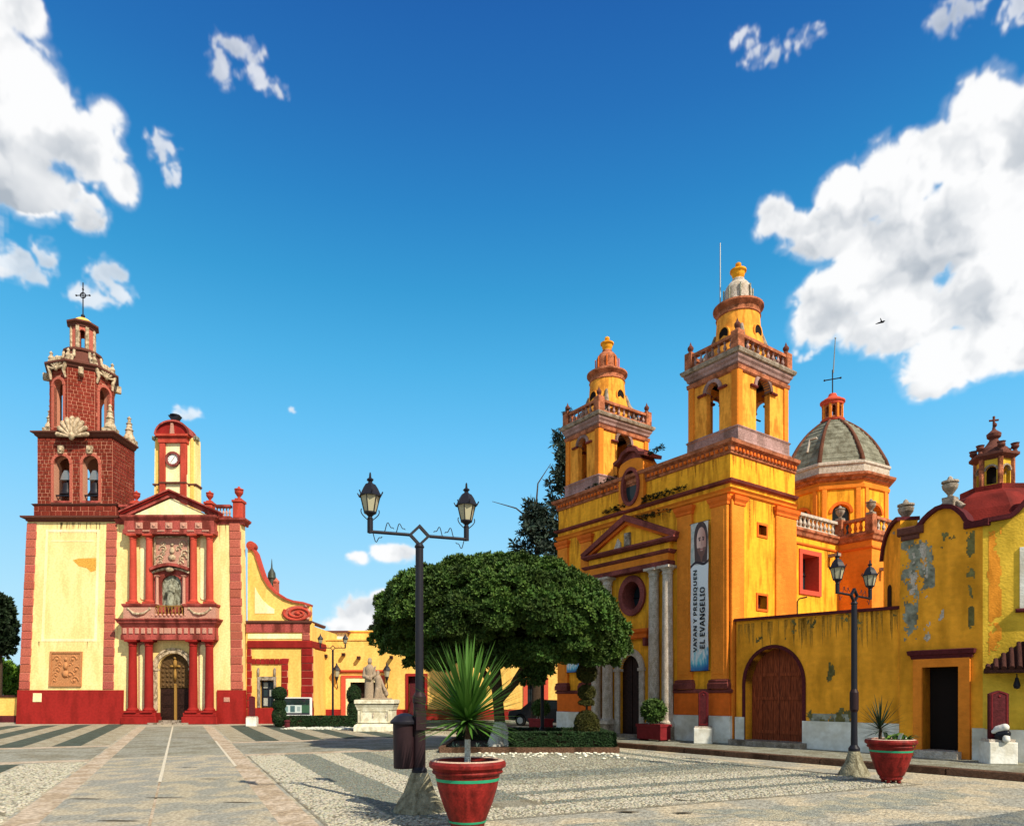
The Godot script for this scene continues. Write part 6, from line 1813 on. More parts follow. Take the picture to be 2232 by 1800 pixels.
	g = G(); g.box(Vector3(-16, 0.0, -0.3), Vector3(4.2, 1.55, 0)); pt(e, "wall", g, M.peach)
	g = G(); g.box(Vector3(-16, 0, -0.32), Vector3(4.2, 0.42, 0.05)); pt(e, "dado", g, M.maroon)
	g = G(); g.box(Vector3(-16, 1.55, -0.35), Vector3(4.2, 1.68, 0.06)); pt(e, "coping", g, M.tile_brown)

# ---------------------------------------------------------------- blended figures (carved statues)
func blend_mesh(bones: Array, cell: float, kk: float) -> ArrayMesh:   # bones: [a, b, ra, rb]; a smooth union of tapered capsules, meshed as surface nets
	var lo := Vector3.ONE * 1e9; var hi := Vector3.ONE * -1e9
	for b in bones:
		for i in 2:
			lo = lo.min(b[i] - Vector3.ONE * (b[2 + i] + cell * 2)); hi = hi.max(b[i] + Vector3.ONE * (b[2 + i] + cell * 2))
	var nx := int((hi.x - lo.x) / cell) + 2; var ny := int((hi.y - lo.y) / cell) + 2; var nz := int((hi.z - lo.z) / cell) + 2
	var f := PackedFloat32Array(); f.resize(nx * ny * nz); f.fill(9.0)
	for b in bones:
		var a: Vector3 = b[0]; var d: Vector3 = b[1] - a; var dd := maxf(d.length_squared(), 1e-9)
		var R := maxf(b[2], b[3]) + cell * 2 + kk
		var l: Vector3 = (a.min(b[1]) - Vector3.ONE * R - lo) / cell; var h: Vector3 = (a.max(b[1]) + Vector3.ONE * R - lo) / cell
		for i in range(maxi(0, int(l.x)), mini(nx, int(h.x) + 1)):
			for j in range(maxi(0, int(l.y)), mini(ny, int(h.y) + 1)):
				for k in range(maxi(0, int(l.z)), mini(nz, int(h.z) + 1)):
					var p := lo + Vector3(i, j, k) * cell
					var t := clampf((p - a).dot(d) / dd, 0, 1)
					var s: float = (p - a - d * t).length() - lerpf(b[2], b[3], t)
					var q := (i * ny + j) * nz + k
					var o := f[q]
					var hh := clampf(0.5 + 0.5 * (o - s) / kk, 0, 1)
					f[q] = lerpf(o, s, hh) - kk * hh * (1 - hh)
	var at := {}; var v := PackedVector3Array(); var n := PackedVector3Array(); var ix := PackedInt32Array()
	for i in nx - 1:
		for j in ny - 1:
			for k in nz - 1:
				var c := []
				var neg := 0
				for e in 8:
					var w := f[((i + (e & 1)) * ny + j + ((e >> 1) & 1)) * nz + k + (e >> 2)]
					c.append(w)
					if w < 0: neg += 1
				if neg == 0 or neg == 8: continue
				var sum := Vector3.ZERO; var cnt := 0
				for e in [[0, 1], [2, 3], [4, 5], [6, 7], [0, 2], [1, 3], [4, 6], [5, 7], [0, 4], [1, 5], [2, 6], [3, 7]]:
					var p: float = c[e[0]]; var q: float = c[e[1]]
					if (p < 0) != (q < 0):
						var t := p / (p - q)
						var A := Vector3(e[0] & 1, (e[0] >> 1) & 1, e[0] >> 2); var B := Vector3(e[1] & 1, (e[1] >> 1) & 1, e[1] >> 2)
						sum += A.lerp(B, t); cnt += 1
				at[(i * ny + j) * nz + k] = v.size()
				v.append(lo + (Vector3(i, j, k) + sum / cnt) * cell)
				n.append(Vector3(c[1] + c[3] + c[5] + c[7] - c[0] - c[2] - c[4] - c[6], c[2] + c[3] + c[6] + c[7] - c[0] - c[1] - c[4] - c[5], c[4] + c[5] + c[6] + c[7] - c[0] - c[1] - c[2] - c[3]).normalized())
	var st := [ny * nz, nz, 1]
	for i in range(1, nx - 1):
		for j in range(1, ny - 1):
			for k in range(1, nz - 1):
				var q := (i * ny + j) * nz + k
				for ax in 3:
					var p := f[q]; var r := f[q + st[ax]]
					if (p < 0) == (r < 0): continue
					var u: int = st[(ax + 1) % 3]; var w: int = st[(ax + 2) % 3]
					if not (at.has(q) and at.has(q - u) and at.has(q - w) and at.has(q - u - w)): continue
					var a: int = at[q]; var b: int = at[q - u]; var c: int = at[q - u - w]; var d: int = at[q - w]
					if p < 0: ix.append_array([a, c, b, a, d, c])
					else: ix.append_array([a, b, c, a, c, d])
	var arr := []
	arr.resize(Mesh.ARRAY_MAX)
	arr[Mesh.ARRAY_VERTEX] = v; arr[Mesh.ARRAY_NORMAL] = n; arr[Mesh.ARRAY_INDEX] = ix
	var m := ArrayMesh.new(); m.add_surface_from_arrays(Mesh.PRIMITIVE_TRIANGLES, arr)
	return m

func meshpart(parent: Node3D, called: String, mesh: Mesh, m: Material, at := Vector3.ZERO) -> MeshInstance3D:
	var o := MeshInstance3D.new()
	o.name = called; o.mesh = mesh; o.material_override = m; o.position = at
	parent.add_child(o, true)
	return o

func statue() -> void:
	var base := Vector3(-6.3, 0, -32.6)
	var p := thing("stone_pedestal", "white marble pedestal carrying the stone figures in the middle of the plaza", "pedestal", base)
	var g := G(); g.box(Vector3(-0.94, 0, -0.8), Vector3(0.94, 0.22, 0.8)); g.sweep([Vector2(-0.9, -0.76), Vector2(-0.9, 0.76), Vector2(0.9, 0.76), Vector2(0.9, -0.76)], [Vector2(0.04, 0.22), Vector2(0.0, 0.3), Vector2(-0.08, 0.34), Vector2(-0.1, 0.4)], true)
	pt(p, "base_step", g, M.marble)
	g = G(); g.box(Vector3(-0.78, 0.22, -0.64), Vector3(0.78, 1.0, 0.64)); pt(p, "shaft", g, M.marble)
	g = G(); g.ring(V2([-0.6, 0.45, 0.6, 0.45, 0.6, 0.92, -0.6, 0.92]), V2([-0.65, 0.4, 0.65, 0.4, 0.65, 0.97, -0.65, 0.97]), 0.6, 0.67, true)
	pt(p, "inscription_frame", g, M.marble)
	g = G()
	g.sweep([Vector2(-0.78, -0.64), Vector2(-0.78, 0.64), Vector2(0.78, 0.64), Vector2(0.78, -0.64)], [Vector2(0.0, 0.94), Vector2(0.03, 0.98), Vector2(0.06, 1.1), Vector2(0.1, 1.18), Vector2(0.1, 1.24), Vector2(0.14, 1.28), Vector2(0.14, 1.44), Vector2(0.0, 1.46)], true)
	g.box(Vector3(-0.88, 1.2, -0.74), Vector3(0.88, 1.455, 0.74))
	pt(p, "cap", g, M.marble)
	for i in 2:
		g = G()
		g.bar(Vector3([0.5, -0.1][i], 0.62, 0.645), Vector3([0.56, -0.06][i], 0.86, 0.645), 0.03); g.ball(Vector3([0.52, -0.08][i], 0.7, 0.65), Vector3(0.05, 0.06, 0.02), 6, 4)
		pt(p, "carved_mark", g, M.pale_stone)
	var s := thing("stone_statue", "pale stone statue of a robed standing man with a kneeling figure at his side", "statue", base + Vector3(0, 1.455, 0))
	var q := func(x, y, z): return Vector3(x, y, z)
	var man := [
		[q.call(-0.42, 0.06, 0.0), q.call(-0.42, 0.9, 0.0), 0.26, 0.21], [q.call(-0.5, 0.05, 0.1), q.call(-0.44, 0.7, 0.05), 0.16, 0.14], [q.call(-0.42, 0.9, 0), q.call(-0.42, 1.35, 0), 0.2, 0.24], [q.call(-0.42, 1.4, 0), q.call(-0.42, 1.52, 0.0), 0.17, 0.09], [q.call(-0.42, 1.52, 0.01), q.call(-0.4, 1.64, 0.03), 0.07, 0.08], [q.call(-0.4, 1.7, 0.04), q.call(-0.4, 1.78, 0.02), 0.115, 0.105],
		[q.call(-0.66, 1.38, 0), q.call(-0.7, 1.05, 0.08), 0.1, 0.09], [q.call(-0.7, 1.05, 0.08), q.call(-0.44, 0.98, 0.26), 0.09, 0.07], [q.call(-0.2, 1.36, 0.02), q.call(-0.12, 1.1, 0.14), 0.1, 0.085], [q.call(-0.12, 1.1, 0.14), q.call(-0.32, 1.0, 0.26), 0.08, 0.07], [q.call(-0.52, 0.98, 0.24), q.call(-0.3, 0.92, 0.26), 0.07, 0.07],
		[q.call(-0.58, 0.1, -0.08), q.call(-0.6, 1.3, -0.1), 0.12, 0.1], [q.call(-0.26, 0.08, 0.12), q.call(-0.3, 0.8, 0.1), 0.1, 0.07]]
	for i in 7: man.append([q.call(-0.62 + 0.065 * i, 0.05, 0.16 + 0.03 * (i % 2)), q.call(-0.56 + 0.045 * i, 0.85, 0.15), 0.035, 0.02])
	meshpart(s, "standing_figure", blend_mesh(man, 0.022, 0.03), M.statue_stone).scale = Vector3(0.88, 1.04, 0.9)
	var kneel := [
		[q.call(0.02, 0.05, 0.05), q.call(0.08, 0.5, 0.05), 0.2, 0.2], [q.call(0.3, 0.08, 0.0), q.call(0.1, 0.42, 0.05), 0.17, 0.2], [q.call(0.45, 0.08, -0.05), q.call(0.3, 0.12, 0.0), 0.1, 0.15], [q.call(0.1, 0.5, 0.05), q.call(0.05, 0.88, 0.05), 0.2, 0.19], [q.call(0.04, 0.92, 0.05), q.call(0.03, 1.04, 0.05), 0.13, 0.07], [q.call(0.02, 1.1, 0.06), q.call(0.03, 1.17, 0.05), 0.105, 0.095],
		[q.call(-0.1, 0.86, 0.08), q.call(-0.16, 1.12, 0.14), 0.08, 0.06], [q.call(-0.16, 1.12, 0.14), q.call(-0.1, 1.42, 0.1), 0.06, 0.045], [q.call(0.2, 0.84, 0.06), q.call(0.34, 0.6, 0.14), 0.085, 0.07], [q.call(0.34, 0.6, 0.14), q.call(0.44, 0.4, 0.2), 0.07, 0.06], [q.call(0.42, 0.42, 0.1), q.call(0.5, 0.25, 0.05), 0.1, 0.12], [q.call(-0.06, 0.06, 0.2), q.call(0.02, 0.4, 0.2), 0.1, 0.12]]
	for i in 5: kneel.append([q.call(-0.02 + 0.08 * i, 0.05, 0.22), q.call(0.02 + 0.05 * i, 0.5, 0.22), 0.035, 0.02])
	meshpart(s, "kneeling_figure", blend_mesh(kneel, 0.022, 0.03), M.statue_stone).scale = Vector3(0.85, 1.08, 0.9)
	g = G(); g.cbox(Vector3(-0.72, -0.0, -0.32), Vector3(0.64, 0.07, 0.34), 0.02); pt(s, "plinth", g, M.statue_stone)
	var nz := thing("niche_statue", "small grey green robed saint statue standing in the portal niche above the balcony", "statue", Vector3(-21.9 + ex(376), ey(1320), -40.5 + 0.2))
	var saint := [[q.call(0, 0.05, 0.0), q.call(0, 0.7, 0), 0.26, 0.16], [q.call(0, 0.7, 0), q.call(0, 1.0, 0), 0.16, 0.18], [q.call(0, 1.1, 0), q.call(0, 1.18, 0), 0.07, 0.07], [q.call(0, 1.24, 0.02), q.call(0, 1.3, 0.02), 0.1, 0.1], [q.call(-0.17, 1.0, 0), q.call(-0.2, 0.75, 0.08), 0.08, 0.07], [q.call(-0.2, 0.75, 0.08), q.call(0, 0.85, 0.16), 0.07, 0.06], [q.call(0.17, 1.0, 0), q.call(0.2, 0.75, 0.08), 0.08, 0.07], [q.call(0.2, 0.75, 0.08), q.call(0.02, 0.85, 0.16), 0.07, 0.06]]
	meshpart(nz, "robed_figure", blend_mesh(saint, 0.035, 0.05), M.bare_grey)

# ---------------------------------------------------------------- street furniture
func lamp(label: String, at: Vector3, turn: float, high: float, cone_h: float, cone_r: float, casing: float) -> Node3D:
	var o := thing("street_lamp", label, "street lamp", at, turn, "twin lantern lamps of the plaza")
	var g := G()
	g.lathe(Vector3.ZERO, [Vector2(cone_r * 1.05, 0.0), Vector2(cone_r, 0.06), Vector2(cone_r * 0.62, cone_h * 0.5), Vector2(cone_r * 0.36, cone_h * 0.95), Vector2(cone_r * 0.3, cone_h), Vector2(0, cone_h)], 18)
	pt(o, "concrete_base", g, M.concrete)
	g = G()
	g.lathe(Vector3.ZERO, [Vector2(0.11, cone_h - 0.02), Vector2(0.11, cone_h + 0.03), Vector2(0.065, cone_h + 0.1), Vector2(0.06, 1.0), Vector2(0.055, high - 0.18), Vector2(0.07, high - 0.16), Vector2(0.05, high - 0.12)], 12)
	pt(o, "pole", g, M.iron)
	if casing > 0:
		g = G()
		g.lathe(Vector3.ZERO, [Vector2(0.06, cone_h), Vector2(0.085, cone_h + 0.04), Vector2(0.085, cone_h + casing), Vector2(0.095, cone_h + casing + 0.02), Vector2(0.095, cone_h + casing + 0.1), Vector2(0.06, cone_h + casing + 0.16)], 10)
		g.box(Vector3(-0.07, cone_h + casing * 0.62, 0.05), Vector3(0.07, cone_h + casing * 0.9, 0.12))
		pt(o, "pole_casing", g, M.iron_maroon)
	g = G()
	g.ring(V2([0, high - 0.105, 0.105, high, 0, high + 0.105, -0.105, high]), V2([0, high - 0.155, 0.155, high, 0, high + 0.155, -0.155, high]), -0.025, 0.025, true)
	pt(o, "diamond_joint", g, M.iron)
	for s in [-1, 1]:
		g = G()
		g.bar(Vector3(s * 0.14, high, 0), Vector3(s * 0.68, high, 0), 0.025)
		g.bar(Vector3(s * 0.68, high - 0.02, 0), Vector3(s * 0.68, high + 0.17, 0), 0.04)
		pt(o, "arm", g, M.iron)
		g = G()
		for w in 3:
			var pts := []
			for i in 11:
				var t := i / 10.0
				pts.append(Vector3(s * (0.2 + 0.16 * w + 0.13 * t), high + (0.03 + 0.09 * sin(PI * t) + 0.03 * cos(TAU * t * 1.5)) * (1 if w < 2 else -1), 0.012))
			var rr := []
			for i in 11: rr.append(0.006)
			g.tube(pts, rr, 4)
		pt(o, "scrollwork", g, M.iron)
		var l := node(o, "lantern", Vector3(s * 0.68, high + 0.16, 0))
		l.scale = Vector3.ONE * 0.88
		g = G()
		g.lathe(Vector3.ZERO, [Vector2(0.03, 0), Vector2(0.045, 0.02), Vector2(0.03, 0.05), Vector2(0.06, 0.08), Vector2(0.095, 0.1), Vector2(0.095, 0.12), Vector2(0.0, 0.12)], 12)
		for i in 6:
			var a := TAU * (i + 0.5) / 6
			g.bar(Vector3(sin(a) * 0.088, 0.11, cos(a) * 0.088), Vector3(sin(a) * 0.148, 0.36, cos(a) * 0.148), 0.009)
		for sd in [-1, 1]:
			var pts := []
			var rr := []
			for i in 9:
				var t := i / 8.0
				pts.append(Vector3(sd * (0.04 + 0.1 * sin(PI * t * 0.62)), 0.0 + 0.16 * t, 0.0)); rr.append(0.008)
			g.tube(pts, rr, 5)
		pt(l, "lantern_frame", g, M.iron)
		g = G()
		g.lathe(Vector3.ZERO, [Vector2(0.185, 0.355), Vector2(0.185, 0.375), Vector2(0.165, 0.395), Vector2(0.125, 0.48), Vector2(0.085, 0.54), Vector2(0.045, 0.56), Vector2(0.03, 0.59), Vector2(0.055, 0.61), Vector2(0.055, 0.625), Vector2(0.02, 0.65), Vector2(0.014, 0.72), Vector2(0.0, 0.74)], 6, false)
		for i in 6:
			var a := TAU * i / 6
			g.bar(Vector3(sin(a) * 0.18, 0.37, cos(a) * 0.18), Vector3(sin(a) * 0.205, 0.42, cos(a) * 0.205), 0.01)
		pt(l, "lantern_roof", g, M.iron)
		for i in 6:
			g = G()
			var a0 := TAU * (i - 0.5) / 6; var a1 := TAU * (i + 0.5) / 6
			g.quad(Vector3(sin(a0) * 0.086, 0.12, cos(a0) * 0.086), Vector3(sin(a1) * 0.086, 0.12, cos(a1) * 0.086), Vector3(sin(a1) * 0.146, 0.36, cos(a1) * 0.146), Vector3(sin(a0) * 0.146, 0.36, cos(a0) * 0.146))
			pt(l, "pane", g, M.lamp_glass)
	return o

func lamps() -> void:
	lamp("nearest twin lantern street lamp, on a concrete cone behind the red flower pot", Vector3(-1.29, 0, -9.7), deg_to_rad(20), 3.84, 0.55, 0.35, 0.95)
	lamp("twin lantern street lamp before the ochre wall, next to the smaller flower pot", Vector3(6.93, 0, -14.1), deg_to_rad(38), 3.64, 0.52, 0.29, 0.0)
	lamp("distant twin lantern street lamp before the framed doorway of the yellow house", Vector3(-9.78, 0, -38.0), 0.0, 4.25, 0.4, 0.28, 0.0)
	lamp("street lamp post rising from the planting bed into the round tree crown", Vector3(1.02, 0.12, -23.4), deg_to_rad(35), 3.9, 0.36, 0.26, 0.0)
	# meter casing half-way up the lamp by the ochre wall
	var c := get_node("street_lamp_001")
	var g := G()
	g.lathe(Vector3.ZERO, [Vector2(0.06, 1.28), Vector2(0.085, 1.34), Vector2(0.085, 1.68), Vector2(0.055, 1.76)], 10)
	pt(c, "pole_casing", g, M.iron_maroon)

func bin() -> void:
	var o := thing("litter_bin", "dark maroon metal litter bin with domed lid fixed to the nearest lamp post", "litter bin", Vector3(-1.5, 0.6, -9.74))
	var g := G(); g.lathe(Vector3.ZERO, [Vector2(0.0, 0), Vector2(0.15, 0.0), Vector2(0.155, 0.02), Vector2(0.165, 0.6), Vector2(0.165, 0.62)], 24)
	pt(o, "bin_body", g, M.iron_maroon)
	g = G(); g.lathe(Vector3.ZERO, [Vector2(0.2, 0.62), Vector2(0.205, 0.65), Vector2(0.19, 0.67), Vector2(0.13, 0.73), Vector2(0.05, 0.765), Vector2(0, 0.77)], 24); pt(o, "bin_lid", g, M.iron)
	g = G(); g.box(Vector3(0.1, 0.12, -0.04), Vector3(0.19, 0.17, 0.04)); g.box(Vector3(0.1, 0.45, -0.04), Vector3(0.19, 0.5, 0.04)); pt(o, "bracket", g, M.iron)

func pot(called: String, label: String, at: Vector3, s: float, feet: bool) -> Node3D:
	var o := thing(called, label, "flower pot", at, 0, "red terracotta flower pots")
	var g := G()
	var lift := 0.06 if feet else 0.0
	g.lathe(Vector3.ZERO, [Vector2(0.0, lift), Vector2(0.17, lift), Vector2(0.2, lift + 0.03), Vector2(0.2, lift + 0.07), Vector2(0.23, 0.16), Vector2(0.3, 0.34), Vector2(0.355, 0.52), Vector2(0.385, 0.68)].map(func(p): return p * s), 36)
	pt(o, "pot_body", g, M.pot_red)
	g = G()
	g.lathe(Vector3.ZERO, [Vector2(0.385, 0.68), Vector2(0.41, 0.69), Vector2(0.425, 0.71), Vector2(0.41, 0.73), Vector2(0.42, 0.75), Vector2(0.455, 0.77), Vector2(0.46, 0.81), Vector2(0.44, 0.84), Vector2(0.4, 0.85), Vector2(0.38, 0.84), Vector2(0.37, 0.76)].map(func(p): return p * s), 36)
	pt(o, "pot_rim", g, M.pot_red)
	g = G(); g.lathe(Vector3.ZERO, [Vector2(0.435, 0.842), Vector2(0.4, 0.855), Vector2(0.375, 0.842)].map(func(p): return p * s), 36); pt(o, "worn_lip", g, M.worn_rim)
	for b in [[0.605, 0.64, 0.003], [0.11, 0.135, 0.004]]:
		g = G()
		var r0: float = 0.355 + (b[0] - 0.52) * 0.1875 if b[0] > 0.5 else 0.216; var r1: float = r0 + (b[1] - b[0]) * (0.1875 if b[0] > 0.5 else 0.35)
		g.lathe(Vector3.ZERO, [Vector2(r0 - 0.01, b[0]), Vector2(r0 + b[2], b[0]), Vector2(r1 + b[2], b[1]), Vector2(r1 - 0.01, b[1])].map(func(p): return p * s), 36)
		if not feet or b[0] > 0.5: pt(o, "green_band", g, M.pot_green)
	g = G(); g.lathe(Vector3.ZERO, [Vector2(0.375 * s, 0.77 * s), Vector2(0.2 * s, 0.8 * s), Vector2(0, 0.81 * s)], 20); pt(o, "soil", g, M.soil)
	if feet:
		for i in 4:
			g = G()
			var a := TAU * (i + 0.5) / 4
			g.ball(Vector3(sin(a) * 0.14, 0.035, cos(a) * 0.14) * s, Vector3(0.04, 0.045, 0.04) * s, 8, 5)
			pt(o, "pot_foot", g, M.pot_red)
	return o

func blade(g: Geo, root: Vector3, dir: Vector3, length: float, wide: float, bend: float, side: Vector3) -> void:
	var n := 5
	var pts := []
	for i in n + 1:
		var t := i / float(n)
		pts.append(root + dir * length * t + Vector3(0, -bend * t * t * length, 0))
	for i in n:
		var t0 := i / float(n); var t1 := (i + 1) / float(n)
		var w0 := wide * (0.55 + 0.9 * t0 - 1.45 * t0 * t0) if t0 < 0.99 else 0.0; var w1 := maxf(0.0, wide * (0.55 + 0.9 * t1 - 1.45 * t1 * t1))
		var up := side.cross(dir).normalized() * 0.25
		g.quad(pts[i] - side * w0 + up * w0, pts[i], pts[i + 1], pts[i + 1] - side * w1 + up * w1)
		g.quad(pts[i], pts[i] + side * w0 + up * w0, pts[i + 1] + side * w1 + up * w1, pts[i + 1])

func yucca(label: String, at: Vector3, trunk: float, r: float, count: int, m: Material, s: float, washed: bool) -> void:
	var o := thing("yucca_plant", label, "plant", at)
	var g := G()
	g.tube([Vector3(0, -0.04, 0), Vector3(0.0, trunk * 0.55, 0)], [r, r * 0.95], 10)
	pt(o, "washed_stem" if washed else "stem", g, M.limewash if washed else M.bark)
	g = G()
	g.tube([Vector3(0.0, trunk * 0.55, 0), Vector3(0.01, trunk * 0.8, 0), Vector3(0.0, trunk + 0.06, 0)], [r * 0.95, r * 0.9, r * 0.7], 10)
	pt(o, "stem_top", g, M.bark)
	for i in count:
		var t := (i + 0.5) / count
		var el := lerpf(deg_to_rad(88), deg_to_rad(-12), pow(t, 0.72)) + rng.randf_range(-0.08, 0.08)
		var az := i * 2.39996 + rng.randf_range(-0.2, 0.2)
		var dir := Vector3(cos(el) * sin(az), sin(el), cos(el) * cos(az))
		var side := dir.cross(Vector3.UP).normalized() if absf(dir.y) < 0.98 else Vector3(1, 0, 0)
		g = G()
		var sh := rng.randf_range(0.7, 1.2)
		g.col = Color(sh * 0.92, sh, sh * 0.9)
		blade(g, Vector3(0, trunk - 0.05 + 0.1 * (1 - t), 0) + dir * 0.02, dir, s * lerpf(0.6, 0.92, maxf(0, sin(el))) * rng.randf_range(0.88, 1.06), 0.027 * s, rng.randf_range(0.0, 0.07) + 0.1 * t * t, side)
		pt(o, "leaf", g, m)

func pots() -> void:
	pot("flower_pot", "large red flower pot with turquoise bands in front of the nearest lamp post", Vector3(-0.53, 0, -8.3), 1.0, false)
	yucca("spiky green yucca on a white stem growing from the large red pot", Vector3(-0.53, 0.8, -8.3), 0.53, 0.036, 240, M.leaf_yucca, 1.05, true)
	pot("flower_pot", "smaller looking red flower pot with green band standing by the ochre wall pavement", Vector3(7.02, 0, -12.9), 0.96, true)
	yucca("small dark spiky yucca in the red pot by the ochre wall", Vector3(6.82, 0.78, -12.9), 0.22, 0.03, 60, M.leaf_dark, 0.66, false)
	var o := thing("lily_plant", "broad leaved green and white plant in the red pot by the ochre wall", "plant", Vector3(7.14, 0.8, -12.85))
	for i in 44:
		var az := i * 2.4; var el := rng.randf_range(0.1, 1.1)
		var dir := Vector3(cos(el) * sin(az), sin(el), cos(el) * cos(az))
		var g := G()
		blade(g, dir * 0.02 + Vector3(rng.randf_range(-0.2, 0.16), 0, rng.randf_range(-0.12, 0.12)), dir, rng.randf_range(0.2, 0.34), 0.055, 0.5, dir.cross(Vector3.UP).normalized())
		pt(o, "leaf", g, [M.leaf_bright, M.leaf, M.leaf_dark, M.leaf_dark, M.leaf_bright, M.leaf, M.plastic_white][i % 7])

func stele(label: String, at: Vector3, turn: float, wide: float, high: float) -> void:
	var o := thing("stone_stele", label, "plaque", at, turn, "maroon steles on white blocks")
	var g := G(); g.cbox(Vector3(-0.27, 0, -0.26), Vector3(0.27, 0.47, 0.26), 0.015); pt(o, "white_block", g, M.whitewash)
	g = G(); g.box(Vector3(-0.25, 0.47, -0.2), Vector3(0.25, 0.53, 0.2)); pt(o, "block_top", g, M.pale_stone)
	g = G()
	var h := wide / 2
	g.ext(V2([-h, 0.53, h, 0.53, h, 0.53 + high - 0.07, h * 0.5, 0.53 + high - 0.03, 0, 0.53 + high, -h * 0.5, 0.53 + high - 0.03, -h, 0.53 + high - 0.07]), -0.06, 0.06)
	pt(o, "plaque_slab", g, M.maroon)
	g = G(); g.ring(V2([-h + 0.05, 0.6, h - 0.05, 0.6, h - 0.05, 0.44 + high, 0, 0.5 + high, -h + 0.05, 0.44 + high]), V2([-h + 0.03, 0.58, h - 0.03, 0.58, h - 0.03, 0.45 + high, 0, 0.52 + high, -h + 0.03, 0.45 + high]), 0.05, 0.072, true)
	g.ball(Vector3(0, 0.4 + high, 0.06), Vector3(0.03, 0.03, 0.012), 8, 4)
	pt(o, "plaque_rim", g, M.planter_red)

func sign_board() -> void:
	var o := thing("notice_board", "white framed notice board with pictures standing before the low cream wing", "notice board", Vector3(-11.6, 0, -37.4), deg_to_rad(-6))
	var g := G()
	for x in [-0.84, 0.84]: g.cbox(Vector3(x - 0.04, 0, -0.04), Vector3(x + 0.04, 1.52, 0.04), 0.01)
	pt(o, "post", g, M.plastic_white)
	g = G(); g.ring(V2([-0.78, 0.62, 0.78, 0.62, 0.78, 1.5, -0.78, 1.5]), V2([-0.84, 0.56, 0.84, 0.56, 0.84, 1.56, -0.84, 1.56]), -0.03, 0.05, true); pt(o, "frame", g, M.plastic_white)
	g = G(); g.box(Vector3(-0.78, 0.62, -0.02), Vector3(0.78, 1.5, 0.02))
	var im := Image.create(156, 88, false, Image.FORMAT_RGB8)
	im.fill(rgb(40, 36, 48))
	im.fill_rect(Rect2i(0, 0, 110, 42), rgb(206, 218, 214)); im.fill_rect(Rect2i(110, 0, 46, 42), rgb(60, 96, 70))
	im.fill_rect(Rect2i(14, 6, 20, 30), rgb(120, 150, 150)); im.fill_rect(Rect2i(46, 4, 26, 34), rgb(74, 104, 106)); im.fill_rect(Rect2i(84, 8, 18, 26), rgb(150, 170, 168))
	im.fill_rect(Rect2i(0, 60, 156, 28), rgb(24, 40, 34))
	for i in 30: im.fill_rect(Rect2i(rng.randi_range(0, 150), rng.randi_range(44, 84), rng.randi_range(3, 14), rng.randi_range(2, 5)), rgb(rng.randi_range(20, 90), rng.randi_range(20, 80), rng.randi_range(30, 80)))
	var m := StandardMaterial3D.new(); m.albedo_texture = ImageTexture.create_from_image(im); m.roughness = 0.4
	m.uv1_triplanar = true; m.uv1_scale = Vector3(1 / 1.56, 1 / 0.88, 1); m.uv1_offset = Vector3(0.5, 1.5 / 0.88 - 1.0 + 0.0, 0)
	pt(o, "poster_panel", g, m)
	g = G(); g.box(Vector3(-0.9, 0.04, -0.02), Vector3(0.9, 0.1, 0.02)); g.box(Vector3(-0.9, 0.5, -0.015), Vector3(0.9, 0.54, 0.015)); pt(o, "rail", g, M.dado_red)
	var b := thing("bollard", "small dark maroon bollard on the paving near the clipped hedge", "bollard", Vector3(-11.3, 0, -35.0))
	g = G(); g.lathe(Vector3.ZERO, [Vector2(0.13, 0), Vector2(0.13, 0.3), Vector2(0.16, 0.34), Vector2(0.14, 0.4), Vector2(0, 0.44)], 12); pt(b, "post", g, M.maroon)

func planter(label: String, at: Vector3, turn: float, wide: float) -> void:
	var o := thing("planter_box", label, "planter", at, turn, "red planter boxes along the church pavement")
	var g := G(); g.cbox(Vector3(-wide / 2, 0.05, -0.24), Vector3(wide / 2, 0.5, 0.24), 0.012); g.box(Vector3(-wide / 2 - 0.02, 0.46, -0.27), Vector3(wide / 2 + 0.02, 0.55, 0.27)); pt(o, "box", g, M.planter_red)
	g = G(); g.box(Vector3(-wide / 2 + 0.06, 0, -0.18), Vector3(-wide / 2 + 0.14, 0.05, 0.18)); g.box(Vector3(wide / 2 - 0.14, 0, -0.18), Vector3(wide / 2 - 0.06, 0.05, 0.18)); pt(o, "foot", g, M.dark_stone)

